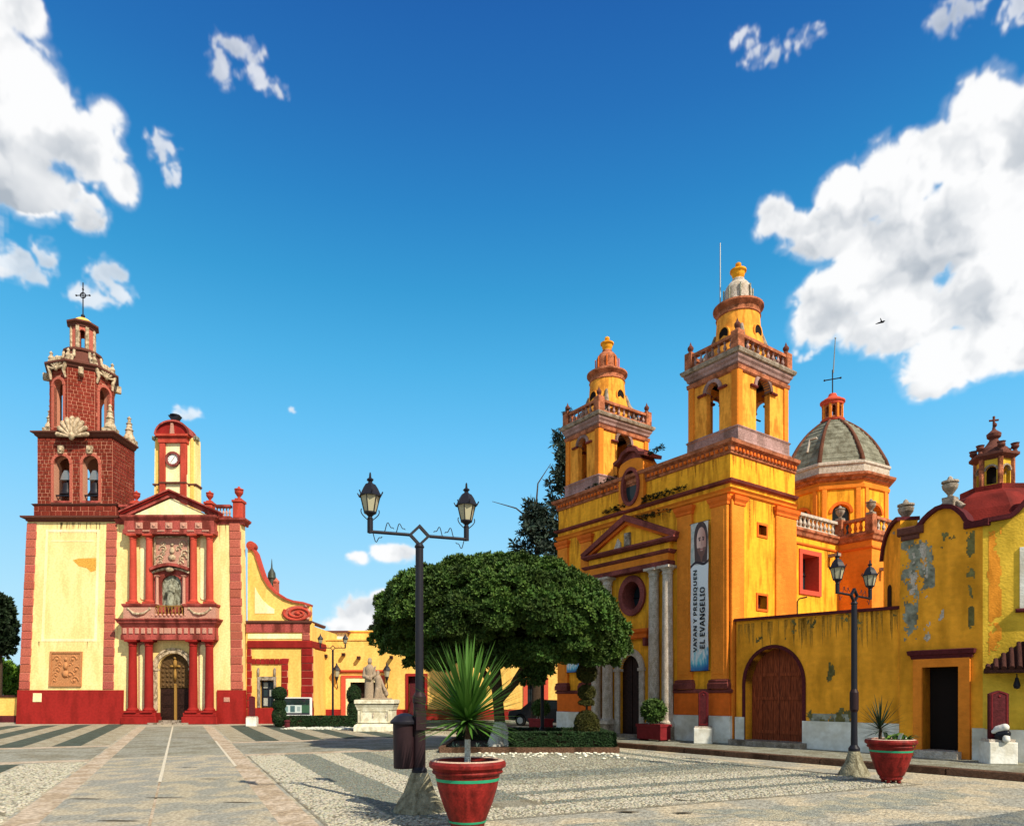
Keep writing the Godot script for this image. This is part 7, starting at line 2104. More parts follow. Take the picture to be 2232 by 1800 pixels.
func car(label: String, called: String, at: Vector3, turn: float, m: Material) -> void:
	var o := thing(called, label, "car", at, turn)
	var side := V2([-2.05, 0.32, -2.1, 0.55, -2.02, 0.82, -1.3, 0.92, -0.75, 1.32, 0.35, 1.42, 1.25, 1.38, 1.85, 0.98, 2.05, 0.9, 2.1, 0.5, 2.05, 0.3, 1.72, 0.28]) + arc(1.35, 0.3, 0.37, 0.37, 0, 180, 10) + V2([0.9, 0.22, -0.9, 0.22]) + arc(-1.35, 0.3, 0.37, 0.37, 0, 180, 10)
	var g := G(); g.ext(side, -0.8, 0.8); pt(o, "body", g, m)
	g = G()
	for s in [-1, 1]:
		g.ext(V2([-0.68, 0.94, -0.62, 1.24, 0.2, 1.34, 0.2, 0.94]), s * 0.806 - 0.004, s * 0.806 + 0.004)
		g.ext(V2([0.28, 0.94, 0.28, 1.34, 1.1, 1.32, 1.5, 0.96]), s * 0.806 - 0.004, s * 0.806 + 0.004)
	pt(o, "side_window", g, M.glass_dark)
	g = G()
	g.quad(Vector3(-1.22, 0.965, 0.7), Vector3(-1.22, 0.965, -0.7), Vector3(-0.8, 1.31, -0.64), Vector3(-0.8, 1.31, 0.64)); pt(o, "windscreen", g, M.glass_dark)
	g = G()
	g.quad(Vector3(1.83, 1.02, -0.7), Vector3(1.83, 1.02, 0.7), Vector3(1.34, 1.35, 0.64), Vector3(1.34, 1.35, -0.64)); pt(o, "rear_window", g, M.glass_dark)
	for x in [-1.35, 1.35]:
		for s in [-1, 1]:
			g = G(); g.x = Transform3D(Basis(Vector3.RIGHT, PI / 2), Vector3(x, 0.3, s * 0.7))
			g.lathe(Vector3.ZERO, [Vector2(0, -0.1), Vector2(0.28, -0.1), Vector2(0.31, -0.06), Vector2(0.31, 0.06), Vector2(0.28, 0.1), Vector2(0, 0.1)], 18)
			var w := pt(o, "wheel", g, M.rubber)
			g = G(); g.x = Transform3D(Basis(Vector3.RIGHT, PI / 2), Vector3(x, 0.3, s * 0.71))
			g.lathe(Vector3.ZERO, [Vector2(0, -0.105), Vector2(0.18, -0.1), Vector2(0.18, 0.1), Vector2(0, 0.105)], 12)
			pt(w, "rim", g, M.steel)
	for s in [-1, 1]:
		g = G(); g.cbox(Vector3(2.02, 0.62, s * 0.62 - 0.12), Vector3(2.11, 0.84, s * 0.62 + 0.12), 0.0); pt(o, "tail_light", g, M.lamp_red)
		g = G(); g.cbox(Vector3(-2.1, 0.58, s * 0.6 - 0.15), Vector3(-2.04, 0.76, s * 0.6 + 0.15), 0.0); pt(o, "headlight", g, M.lamp_glass)

func banner_image() -> Image:
	var W := 140; var H := 960
	var im := Image.create(W, H, false, Image.FORMAT_RGB8)
	var f := FastNoiseLite.new(); f.seed = 3; f.frequency = 0.02
	for y in H:
		for x in W:
			var u := x / float(W); var v := y / float(H)
			var c := rgb(218, 220, 222)
			if v < 0.285:
				c = rgb(206, 196, 188).lerp(rgb(150, 164, 158), clampf(f.get_noise_2d(x, y) + 0.6, 0, 1) * (1 - u))
				var fx := (u - 0.6) / 0.27; var fy := (v - 0.128) / 0.095
				var hair := pow((u - 0.58) / 0.4, 2) + pow((v - 0.11) / 0.115, 2)
				if hair < 1.0: c = rgb(78, 56, 50).lerp(rgb(50, 34, 36), clampf(f.get_noise_2d(x * 3, y * 0.6) + 0.5, 0, 1))
				if v > 0.12 and v < 0.27 and absf(u - 0.58) < 0.4 - (v - 0.12) * 0.5 : c = rgb(74, 52, 48)
				var r := fx * fx + fy * fy * (0.8 if fy > 0 else 1.0)
				if r < 1.0:
					c = rgb(226, 186, 170).lerp(rgb(164, 112, 100), clampf(fx * 0.5 + 0.45, 0, 1))
					if fy > 0.45 and absf(fx) > 0.25: c = rgb(116, 80, 70)
					if fy > 0.68: c = rgb(108, 72, 62)
					if absf(fy + 0.28 - 0.1 * absf(fx)) < 0.06 and absf(absf(fx) - 0.4) < 0.22: c = rgb(90, 62, 56)
					if absf(fy + 0.1) < 0.06 and absf(absf(fx) - 0.38) < 0.16: c = rgb(70, 50, 52)
					if absf(fx - 0.06) < 0.07 and fy > -0.15 and fy < 0.3: c = c.lerp(rgb(150, 104, 94), 0.6)
					if absf(fy - 0.56) < 0.05 and absf(fx) < 0.24: c = rgb(160, 96, 90)
				if fy > 0.9 and fy < 1.5 and absf(fx) < 0.55 * (1.6 - fy): c = rgb(112, 74, 62)
			var edge := 0.285 + 0.012 * sin(u * TAU * 1.1 + 2.6) - 0.02 * u
			if absf(v - edge) < 0.009: c = rgb(40, 26, 34)
			elif v > 0.285 and v < edge: c = rgb(206, 190, 186)
			if v > 0.84:
				var t := clampf((v - 0.86) / 0.13 + f.get_noise_2d(x * 2.2, y * 0.7) * 0.9 + (u - 0.5) * 0.5, 0, 1)
				c = c.lerp(rgb(60, 170, 196), t).lerp(rgb(18, 66, 140), clampf((v - 0.95) / 0.06, 0, 0.6) + maxf(0, (u - 0.6) * 1.3) * t)
			im.set_pixel(x, y, c)
	im.resize(46, 320, Image.INTERPOLATE_LANCZOS); im.resize(140, 960, Image.INTERPOLATE_CUBIC)
	return im

func banners() -> void:
	var im := banner_image()
	var m := StandardMaterial3D.new(); m.albedo_texture = ImageTexture.create_from_image(im); m.roughness = 0.7
	for i in 2:
		var o := thing("church_banner", ["tall white banner with portrait, lettering and blue foot near the golden church corner", "white and blue banner between the far pilasters, mostly behind the round tree"][i], "banner", RX, RT, "banners on the golden church")
		var x0: float = [-1.42, -7.62][i]; var w := 0.7; var y0: float = [2.42, 2.55][i]; var h: float = [4.72, 2.7][i]; var hs := h / 4.72
		var a := []
		a.resize(Mesh.ARRAY_MAX)
		var v := PackedVector3Array(); var n := PackedVector3Array(); var uv := PackedVector2Array(); var ix := PackedInt32Array()
		for r in 25:
			for c in 5:
				var t := r / 24.0; var s := c / 4.0
				v.append(Vector3(x0 + w * s, y0 + h * t, 0.14 + 0.012 * sin(t * 19.0 + s * 3.0) + 0.008 * sin(s * 7.0))); n.append(Vector3(0, 0, 1)); uv.append(Vector2(s, 1 - t))
		for r in 24:
			for c in 4:
				var q := r * 5 + c
				ix.append_array([q, q + 5, q + 6, q, q + 6, q + 1])
		a[Mesh.ARRAY_VERTEX] = v; a[Mesh.ARRAY_NORMAL] = n; a[Mesh.ARRAY_TEX_UV] = uv; a[Mesh.ARRAY_INDEX] = ix
		var am := ArrayMesh.new(); am.add_surface_from_arrays(Mesh.PRIMITIVE_TRIANGLES, a)
		meshpart(o, "cloth", am, m)
		var g := G(); g.bar(Vector3(x0 - 0.04, y0 + h, 0.13), Vector3(x0 + w + 0.04, y0 + h, 0.13), 0.018); g.bar(Vector3(x0 - 0.04, y0, 0.13), Vector3(x0 + w + 0.04, y0, 0.13), 0.018)
		pt(o, "rod", g, M.iron)
		var k := 0
		for t in [["VAYAN Y PREDIQUEN", 0.21, 0.6, 2.62, 0.17], ["EL EVANGELIO", 0.48, 0.7, 1.95, 0.2], ["A TODA LA CREACION", 0.47, 3.12, 0.46, 0.07]]:
			var tm := TextMesh.new()
			var sf := SystemFont.new(); sf.font_names = PackedStringArray(["Droid Sans"]); sf.font_weight = 700
			tm.font = sf; tm.text = t[0]; tm.depth = 0.004; tm.font_size = 32; tm.pixel_size = 0.01
			var box := tm.get_aabb()
			var sc: float = t[3] / maxf(box.size.x, 0.01)
			var mi := MeshInstance3D.new()
			mi.name = "lettering" if k == 0 else "lettering_%03d" % k
			k += 1
			mi.mesh = tm; mi.material_override = M.paint_black
			mi.transform = Transform3D(Basis(Vector3.BACK, PI / 2).scaled(Vector3(t[4] / maxf(box.size.y, 0.01), sc * hs, 1)), Vector3(x0 + t[1], y0 + (t[2] + t[3] / 2) * hs, 0.166)) * Transform3D(Basis.IDENTITY, -box.get_center())
			if t[0] != "A TODA LA CREACION":
				o.add_child(mi, true)

# ---------------------------------------------------------------- plants
var sprigs := {}
func sprig(kind: String, leaf_l: float, leaf_w: float, n: int, sd: int) -> Mesh:
	if sprigs.has(kind): return sprigs[kind]
	var r := RandomNumberGenerator.new(); r.seed = sd
	var g := G()
	for i in n:
		var az := i * 2.4 + r.randf_range(-0.4, 0.4); var el := r.randf_range(0.15, 1.35)
		var d := Vector3(cos(el) * sin(az), sin(el), cos(el) * cos(az))
		var s := d.cross(Vector3(0.2, 1, 0.1)).normalized()
		var a := d * leaf_l * r.randf_range(0.0, 0.4)
		var l := leaf_l * r.randf_range(0.7, 1.2); var w := leaf_w * r.randf_range(0.8, 1.2)
		var t := r.randf_range(0.75, 1.25)
		g.col = Color(t, t, t * 0.95)
		var mid := a + d * l * 0.5
		var up := s.cross(d) * w * 0.3
		g.tri(a, mid + s * w + up, a + d * l); g.tri(a, a + d * l, mid - s * w + up)
	sprigs[kind] = g.mesh()
	return sprigs[kind]

func lean(p: Vector3, dir: Vector3, s: float) -> Transform3D:
	var y := dir.normalized(); var x := y.cross(Vector3(rng.randf_range(-1, 1), rng.randf_range(-1, 1), rng.randf_range(-1, 1))).normalized(); var z := x.cross(y)
	return Transform3D(Basis(x * s, y * s, z * s), p)

func tone(lo: float, hi: float) -> Color:
	var t := rng.randf_range(lo, hi)
	return Color(t * rng.randf_range(0.9, 1.1), t, t * rng.randf_range(0.8, 1.05))

func big_tree() -> void:
	var at := Vector3(-0.42, 0.1, -21.2)
	var o := thing("round_tree", "broad dark green round crowned tree with white painted trunk foot in the planting bed", "tree", at)
	var g := G()
	g.tube([Vector3(-0.1, -0.05, 0.1), Vector3(-0.02, 0.35, 0.05), Vector3(0.05, 0.72, 0)], [0.26, 0.2, 0.17], 12)
	g.tube([Vector3(0.3, -0.05, 0.0), Vector3(0.2, 0.3, 0.0), Vector3(0.12, 0.7, 0.0)], [0.2, 0.15, 0.12], 10)
	pt(o, "washed_trunk", g, M.limewash)
	g = G()
	g.tube([Vector3(0.05, 0.7, 0), Vector3(0.0, 1.3, 0), Vector3(-0.05, 1.9, 0), Vector3(-0.1, 2.5, 0)], [0.17, 0.16, 0.17, 0.15], 12)
	pt(o, "trunk", g, M.bark)
	for l in [[Vector3(0.0, 1.35, 0), Vector3(0.5, 1.9, 0.1), Vector3(1.0, 2.5, 0.2), Vector3(1.9, 3.1, 0.3), Vector3(2.9, 3.6, 0.2)], [Vector3(-0.05, 1.7, 0), Vector3(-0.5, 2.3, 0.1), Vector3(-1.3, 2.9, 0.3), Vector3(-2.6, 3.3, 0.3)], [Vector3(-0.08, 2.2, 0), Vector3(0.1, 3.0, -0.5), Vector3(0.4, 4.2, -1.0)], [Vector3(-0.1, 2.3, 0), Vector3(-0.4, 3.0, 0.8), Vector3(-0.7, 3.9, 1.6)], [Vector3(0.5, 1.9, 0.1), Vector3(0.9, 2.6, 0.9), Vector3(1.3, 3.4, 1.7)], [Vector3(1.0, 2.5, 0.2), Vector3(1.2, 3.2, -0.4), Vector3(1.5, 4.2, -0.8)]]:
		g = G()
		var rad := []
		for i in l.size(): rad.append(lerpf(0.13, 0.04, i / float(l.size() - 1)))
		g.tube(l, rad, 8)
		pt(o, "limb", g, M.bark)
	# lobes of the crown
	var lobes := []
	var c := Vector3(0.1, 3.75, 0)
	for i in 250:
		var t := (i + 0.5) / 250.0
		var y := lerpf(1.0, -0.34, t)
		var a := i * 2.39996
		var rr := sqrt(maxf(0, 1 - y * y))
		var p := c + Vector3(sin(a) * rr * 3.55, y * 1.95 * (0.82 if y > 0 else 1.0), cos(a) * rr * 3.1) * rng.randf_range(0.9, 1.03)
		p.y -= 0.06 * pow(maxf(0, p.x - c.x), 1.6)
		p.y += 0.05 * (p.x < -1.0 as int)
		lobes.append([p + Vector3(0, rng.randf_range(-0.12, 0.16), 0), rng.randf_range(0.2, 0.44)])
	for i in 50:
		lobes.append([c + Vector3(rng.randf_range(-2.7, 2.7), rng.randf_range(-0.4, 0.9), rng.randf_range(-2.3, 2.3)), 0.55])
	for i in 46:
		lobes.append([Vector3(rng.randf_range(-2.7, 2.9), rng.randf_range(2.5, 3.15), rng.randf_range(-1.8, 2.2)), rng.randf_range(0.25, 0.42)])
	for i in 40:
		var a := rng.randf() * TAU; var rr := sqrt(rng.randf())
		lobes.append([c + Vector3(sin(a) * rr * 3.1, 1.72 * sqrt(1.0 - rr * rr * 0.85) * 0.9 + rng.randf_range(0.0, 0.22), cos(a) * rr * 2.7), rng.randf_range(0.16, 0.28)])
	for q in [[3.6, 2.9, 0.4], [3.35, 2.6, -0.3], [2.7, 2.6, 0.8], [0.95, 2.55, 0.9], [1.25, 2.3, 0.7], [-3.5, 3.2, 0.2], [-3.1, 2.9, 0.6], [-2.4, 2.85, 1.2], [0.6, 2.7, 1.6], [1.9, 2.6, 1.2], [1.05, 2.0, 0.8]]:
		lobes.append([Vector3(q[0], q[1], q[2]), 0.36])
	var sp := sprig("ficus", 0.11, 0.024, 11, 41)
	var where := []; var cols := []
	for l in lobes:
		var base := rng.randf_range(0.5, 1.25)
		var n := int(400 * pow(l[1] / 0.5, 1.7))
		for i in n:
			var d := Vector3(rng.randfn(), rng.randfn(), rng.randfn()).normalized()
			if d.y < -0.45: d.y *= -0.4
			var p: Vector3 = l[0] + d * l[1] * rng.randf_range(0.72, 1.06)
			where.append(lean(p, d + Vector3(0, 0.75, 0) + (l[0] - c) * 0.12, rng.randf_range(0.8, 1.35)))
			var f := base * rng.randf_range(0.75, 1.25)
			cols.append(Color(f * rng.randf_range(0.85, 1.15), f, f * rng.randf_range(0.75, 1.0)))
	many(o, "crown", sp, where, cols, M.leaf)

func conifer(label: String, at: Vector3, h: float, w: float, bare: bool) -> void:
	var o := thing("conifer_tree", label, "tree", at)
	var g := G()
	g.tube([Vector3.ZERO, Vector3(0.1, h * 0.5, 0), Vector3(0.0, h, 0)], [0.28, 0.16, 0.03], 8)
	pt(o, "trunk", g, M.bark)
	var sp := sprig("conifer", 0.3, 0.05, 8, 43)
	var where := []; var cols := []
	g = G()
	for i in 58:
		var t := (i + 0.5) / 58.0
		var y := h * lerpf(0.22, 0.97, t)
		var a := i * 2.4 + rng.randf_range(-0.5, 0.5)
		var l := w * (1.1 - t) * rng.randf_range(0.45, 1.25) + 0.25
		var dir := Vector3(sin(a), rng.randf_range(0.1, 0.6), cos(a)).normalized()
		var root := Vector3(0, y, 0)
		g.tube([root, root + dir * l * 0.6, root + dir * l + Vector3(0, 0.14, 0)], [0.05, 0.035, 0.01], 5)
		for j in 26:
			var s := rng.randf_range(0.25, 1.05)
			where.append(lean(root + dir * l * s + Vector3(rng.randfn() * 0.12, rng.randfn() * 0.14, rng.randfn() * 0.12), dir + Vector3(rng.randfn(), rng.randfn() + 0.3, rng.randfn()) * 0.5, rng.randf_range(0.6, 1.2)))
			cols.append(tone(0.5, 1.2))
	pt(o, "branch", g, M.bark)
	if bare:
		for q in [[Vector3(-0.05, h * 0.92, 0), Vector3(0.1, h + 0.9, 0), Vector3(0.75, h + 1.9, 0)], [Vector3(0, h * 0.9, 0), Vector3(-1.0, h * 0.97, 0), Vector3(-2.2, h * 1.0, 0)]]:
			g = G(); g.tube(q, [0.06, 0.035, 0.012], 5); pt(o, "bare_twig", g, M.bark)
	many(o, "foliage", sp, where, cols, M.leaf_blue)

func leafy_tree(label: String, at: Vector3, h: float, crown_y: float, r: Vector3, m: Material, n: int, sd: int) -> void:
	var o := thing("leafy_tree", label, "tree", at)
	rng.seed = sd
	var g := G(); g.tube([Vector3.ZERO, Vector3(0.1, crown_y * 0.6, 0), Vector3(0, crown_y, 0)], [0.06 * h * 0.4, 0.05 * h * 0.4, 0.03 * h * 0.4], 8); pt(o, "trunk", g, M.bark)
	var sp := sprig("broad", 0.24, 0.07, 8, 47)
	var where := []; var cols := []
	for i in 16:
		var d := Vector3(rng.randfn(), rng.randfn(), rng.randfn()).normalized()
		var c := Vector3(0, crown_y, 0) + d * r * 0.65
		var b := rng.randf_range(0.6, 1.25)
		for j in n / 16:
			var e := Vector3(rng.randfn(), rng.randfn(), rng.randfn()).normalized()
			where.append(lean(c + e * r * 0.42 * rng.randf_range(0.7, 1.1), e + Vector3(0, 0.4, 0), rng.randf_range(0.7, 1.3))); cols.append(tone(b * 0.8, b * 1.2))
	many(o, "crown", sp, where, cols, m)

func clipped(parent: Node3D, called: String, c: Vector3, r: Vector3, boxy: float, n: int, m: Material, core: Material) -> void:   # clipped foliage over a core; boxy 0 ball, 1 box
	var g := G()
	if boxy > 0.5: g.box(c - r * 0.95, c + r * 0.95)
	else: g.ball(c, r * 0.93, 18, 12)
	pt(parent, called + "_core", g, core)
	var sp := sprig("clip", 0.055, 0.017, 8, 53)
	var where := []; var cols := []
	for i in n:
		var d := Vector3(rng.randfn(), rng.randfn(), rng.randfn()).normalized()
		if boxy > 0.5:
			var q := Vector3(rng.randf_range(-1, 1), rng.randf_range(-1, 1), rng.randf_range(-1, 1))
			var ax := rng.randi_range(0, 4)
			d = [Vector3(1, 0, 0), Vector3(-1, 0, 0), Vector3(0, 1, 0), Vector3(0, 0, 1), Vector3(0, 1, 0)][ax]
			q = q * (Vector3.ONE - d.abs()) + d
			where.append(lean(c + q * r * rng.randf_range(0.96, 1.03), d + Vector3(0, 0.5, 0), rng.randf_range(0.8, 1.5)))
		else:
			where.append(lean(c + d * r * rng.randf_range(0.92, 1.04), d + Vector3(0, 0.3, 0), rng.randf_range(0.7, 1.3)))
		cols.append(tone(0.55, 1.35))
	many(parent, called, sp, where, cols, m)

func planting() -> void:
	# bed round the tree
	var x0 := -1.95; var x1 := 2.92; var z0 := -24.6; var z1 := -19.8
	var g := G(); g.slab(V2([x0, z0, x0, z1, x1, z1, x1, z0]), 0.0, 0.1); struct("planting_bed_soil", g, M.soil)
	for q in [[x0 - 0.1, z1, x1 + 0.1, z1 + 0.14], [x0 - 0.1, z0 - 0.14, x1 + 0.1, z0], [x0 - 0.14, z0, x0, z1], [x1, z0, x1 + 0.14, z1]]:
		g = G(); g.box(Vector3(q[0], 0, q[1]), Vector3(q[2], 0.16, q[3])); struct("bed_kerb", g, M.kerb)
	for h in [["long low clipped hedge along the near edge of the planting bed under the round tree", Vector3(1.45, 0.3, z1 - 0.3), Vector3(1.45, 0.22, 0.26), 2600], ["short low clipped hedge at the street edge of the planting bed beside the topiary", Vector3(2.6, 0.3, -21.6), Vector3(0.28, 0.22, 1.3), 1700], ["low dark hedge run at the back of the planting bed towards the house", Vector3(0.4, 0.26, -24.2), Vector3(2.2, 0.2, 0.26), 1400]]:
		var o := thing("hedge", h[0], "hedge", Vector3(h[1].x, 0, h[1].z))
		clipped(o, "foliage", Vector3(0, h[1].y, 0), h[2], 1.0, h[3], M.leaf_hedge, M.soil)
	var t := thing("topiary_tree", "tall topiary of stacked clipped balls in the bed before the church door", "topiary", Vector3(2.2, 0.1, -20.5))
	g = G(); g.tube([Vector3(0, 0, 0), Vector3(0, 2.2, 0)], [0.04, 0.03], 8); pt(t, "stem", g, M.bark)
	for b in [[0.62, 0.33, 0.44, 1500], [1.34, 0.1, 0.02, 0], [1.62, 0.22, 0.19, 600], [2.2, 0.26, 0.26, 800]]:
		if b[3] > 0: clipped(t, "foliage_ball_%d" % int(b[0] * 10) if false else "foliage", Vector3(0, b[0], 0), Vector3(b[1], b[2], b[1]), 0.0, b[3], M.leaf_topiary, M.weed)
	clipped(t, "foliage", Vector3(0, 1.32, 0), Vector3(0.2, 0.045, 0.2), 0.0, 260, M.leaf_topiary, M.weed)
	for q in [["tall slim green topiary column at the end of the low cream wing", Vector3(-12.1, 0, -36.2), [[1.75, 0.34, 0.32], [1.15, 0.3, 0.3], [0.55, 0.34, 0.5]]], ["green topiary column standing in the framed doorway of the yellow house", Vector3(-9.2, 0, -40.5), [[1.7, 0.38, 0.55], [0.8, 0.36, 0.6]]]]:
		t = thing("topiary_tree", q[0], "topiary", q[1])
		g = G(); g.tube([Vector3.ZERO, Vector3(0, 1.6, 0)], [0.05, 0.04], 6); pt(t, "stem", g, M.bark)
		for b in q[2]: clipped(t, "foliage", Vector3(0, b[0], 0), Vector3(b[1], b[2], b[1]), 0.0, 700, M.leaf_hedge, M.weed)
	var hd := thing("hedge", "low clipped hedge on the plaza between the notice board and the statue", "hedge", Vector3(-9.75, 0, -36.4))
	clipped(hd, "foliage", Vector3(0, 0.28, 0), Vector3(1.9, 0.26, 0.4), 1.0, 2600, M.leaf_hedge, M.soil)
	# small plants in the bed
	for i in 9:
		var at := Vector3([-1.6, -1.3, -1.0, -0.75, 0.3, 0.5, 0.75, -1.75, 0.2][i], 0.1, [-20.0, -20.3, -20.1, -20.4, -20.6, -21.0, -20.5, -20.6, -20.1][i])
		var p := thing("bed_plant", ["dusty grey leaved plant at the corner of the bed behind the yucca stem", "grey plant just inside the bed beside the yucca stem", "grey tuft in the bed next to the white trunk", "low grey plant at the foot of the white trunk", "dark upright plant beside the white trunk", "taller dark plant between white trunk and lamp post", "dark broad plant near the lamp post foot in the bed", "small grey plant at the far corner of the bed", "low dark plant in front of the white trunk by the hedge end"][i], "plant", at, 0, "small plants in the bed")
		g = G()
		var tall := 0.34 if i in [4, 5] else 0.26
		if i == 5: tall = 0.55
		for j in 18:
			var a := j * 2.4; var el := rng.randf_range(0.3, 1.3)
			var d := Vector3(cos(el) * sin(a), sin(el), cos(el) * cos(a))
			blade(g, Vector3.ZERO, d, tall * rng.randf_range(0.7, 1.1), 0.035, 0.3, d.cross(Vector3.UP).normalized())
		pt(p, "leaves", g, M.leaf_dark if i in [4, 5, 6, 8] else M.leaf_blue)
	# shrubs in the red planter boxes
	for q in [[Vector3(-2.42, 0.66, 0.8), 0.34, "dense green shrub with pale stems in the red planter box by the church door"], [Vector3(-9.1, 0.66, 0.3), 0.3, "dark shrub in the farther red planter box"]]:
		var s := thing("planter_shrub", q[2], "shrub", rworld(q[0] + Vector3(0, -0.02, 0)))
		g = G()
		for k in 4: g.tube([Vector3((k - 1.5) * 0.12, 0, 0), Vector3((k - 1.5) * 0.05, 0.3, 0), Vector3((k - 1.5) * 0.1, 0.5, 0)], [0.025, 0.02, 0.012], 5)
		pt(s, "stem", g, M.pale_stone)
		var sp := sprig("shrub", 0.12, 0.025, 9, 59)
		var where := []; var cols := []
		for k in 700:
			var d := Vector3(rng.randfn(), rng.randfn(), rng.randfn()).normalized()
			where.append(lean(Vector3(0, 0.5, 0) + d * Vector3(q[1], q[1] * 0.95, q[1]) * rng.randf_range(0.35, 1.05), d + Vector3(0, 0.7, 0), rng.randf_range(0.7, 1.3))); cols.append(tone(0.6, 1.3))
		many(s, "foliage", sp, where, cols, M.leaf)
	# weeds on the ledges of the golden church
	var weeds := [[Vector3(-2.6, 8.32, 0.14), "dark weeds on the ledge between the oval window and the church corner", 1.0, 7], [Vector3(-4.9, 8.32, 0.14), "thin weeds growing on the ledge below the oval window", 0.6, 4], [Vector3(-3.0, 7.7, 0.2), "weeds growing on the pediment slope nearer the corner", 0.8, 4], [Vector3(-8.3, 12.5, -0.4), "dark bush growing on the cornice of the farther golden tower", 0.5, 3], [Vector3(-8.0, 12.95, -0.2), "weed tuft beside the balustrade pier of the farther golden tower", 0.3, 2], [Vector3(-6.0, 9.56, -0.2), "weeds at the foot of the farther golden tower", 0.9, 5], [Vector3(-3.4, 9.95, 0.0), "dark weeds on top of the oval window gable", 0.7, 5]]
	for w in weeds:
		var o := thing("wall_weeds", w[1], "weeds", rworld(w[0]), RT, "weeds on the church ledges")
		var where := []; var cols := []
		for k in w[3] * 18:
			where.append(lean(Vector3(rng.randf_range(-1, 1) * w[2], rng.randf_range(-0.02, 0.16) , rng.randf_range(-0.06, 0.06)), Vector3(rng.randfn() * 0.5, 1, rng.randfn() * 0.5), rng.randf_range(0.3, 0.8))); cols.append(tone(0.5, 1.2))
		many(o, "foliage", sprig("shrub", 0.12, 0.025, 9, 59), where, cols, M.weed)

# ---------------------------------------------------------------- ground
const GA := 0.44506   # the plaza grid is turned 25.5 degrees
func ab(b: float, a: float) -> Vector2:
	return Vector2(b * cos(GA) - a * sin(GA), -(b * sin(GA) + a * cos(GA)))

func band(called: String, b0: float, b1: float, a0: float, a1: float, y: float, m: Material) -> void:
	var g := G()
	g.flat(PackedVector2Array([ab(b0, a0), ab(b1, a0), ab(b1, a1), ab(b0, a1)]), y)
	struct(called, g, m)

var pebble_mesh: Array = []
func pebbles(called: String, b0: float, b1: float, a0: float, a1: float, per: float, size: float, c: Color, spread: float, y := 0.0) -> void:
	if pebble_mesh.is_empty():
		for k in 1:
			var g := G()
			g.ball(Vector3.ZERO, Vector3(1, 0.34, 0.85), 7, 4)
			pebble_mesh.append(g.mesh())
	var n := int((b1 - b0) * (a1 - a0) * per)
	var where := []; var cols := []
	for i in n:
		var p := ab(rng.randf_range(b0, b1), rng.randf_range(a0, a1))
		var s := size * rng.randf_range(0.6, 1.3)
		where.append(Transform3D(Basis(Vector3.UP, rng.randf() * TAU) * Basis.from_scale(Vector3(s, s, s)), Vector3(p.x, y + 0.006 - s * 0.1, p.y)))
		var t := rng.randf_range(1.0 - spread, 1.0 + spread)
		cols.append(Color(c.r * t * rng.randf_range(0.92, 1.08), c.g * t, c.b * t * rng.randf_range(0.88, 1.08)))
	many(self, called, pebble_mesh[0], where, cols, M.pebble)

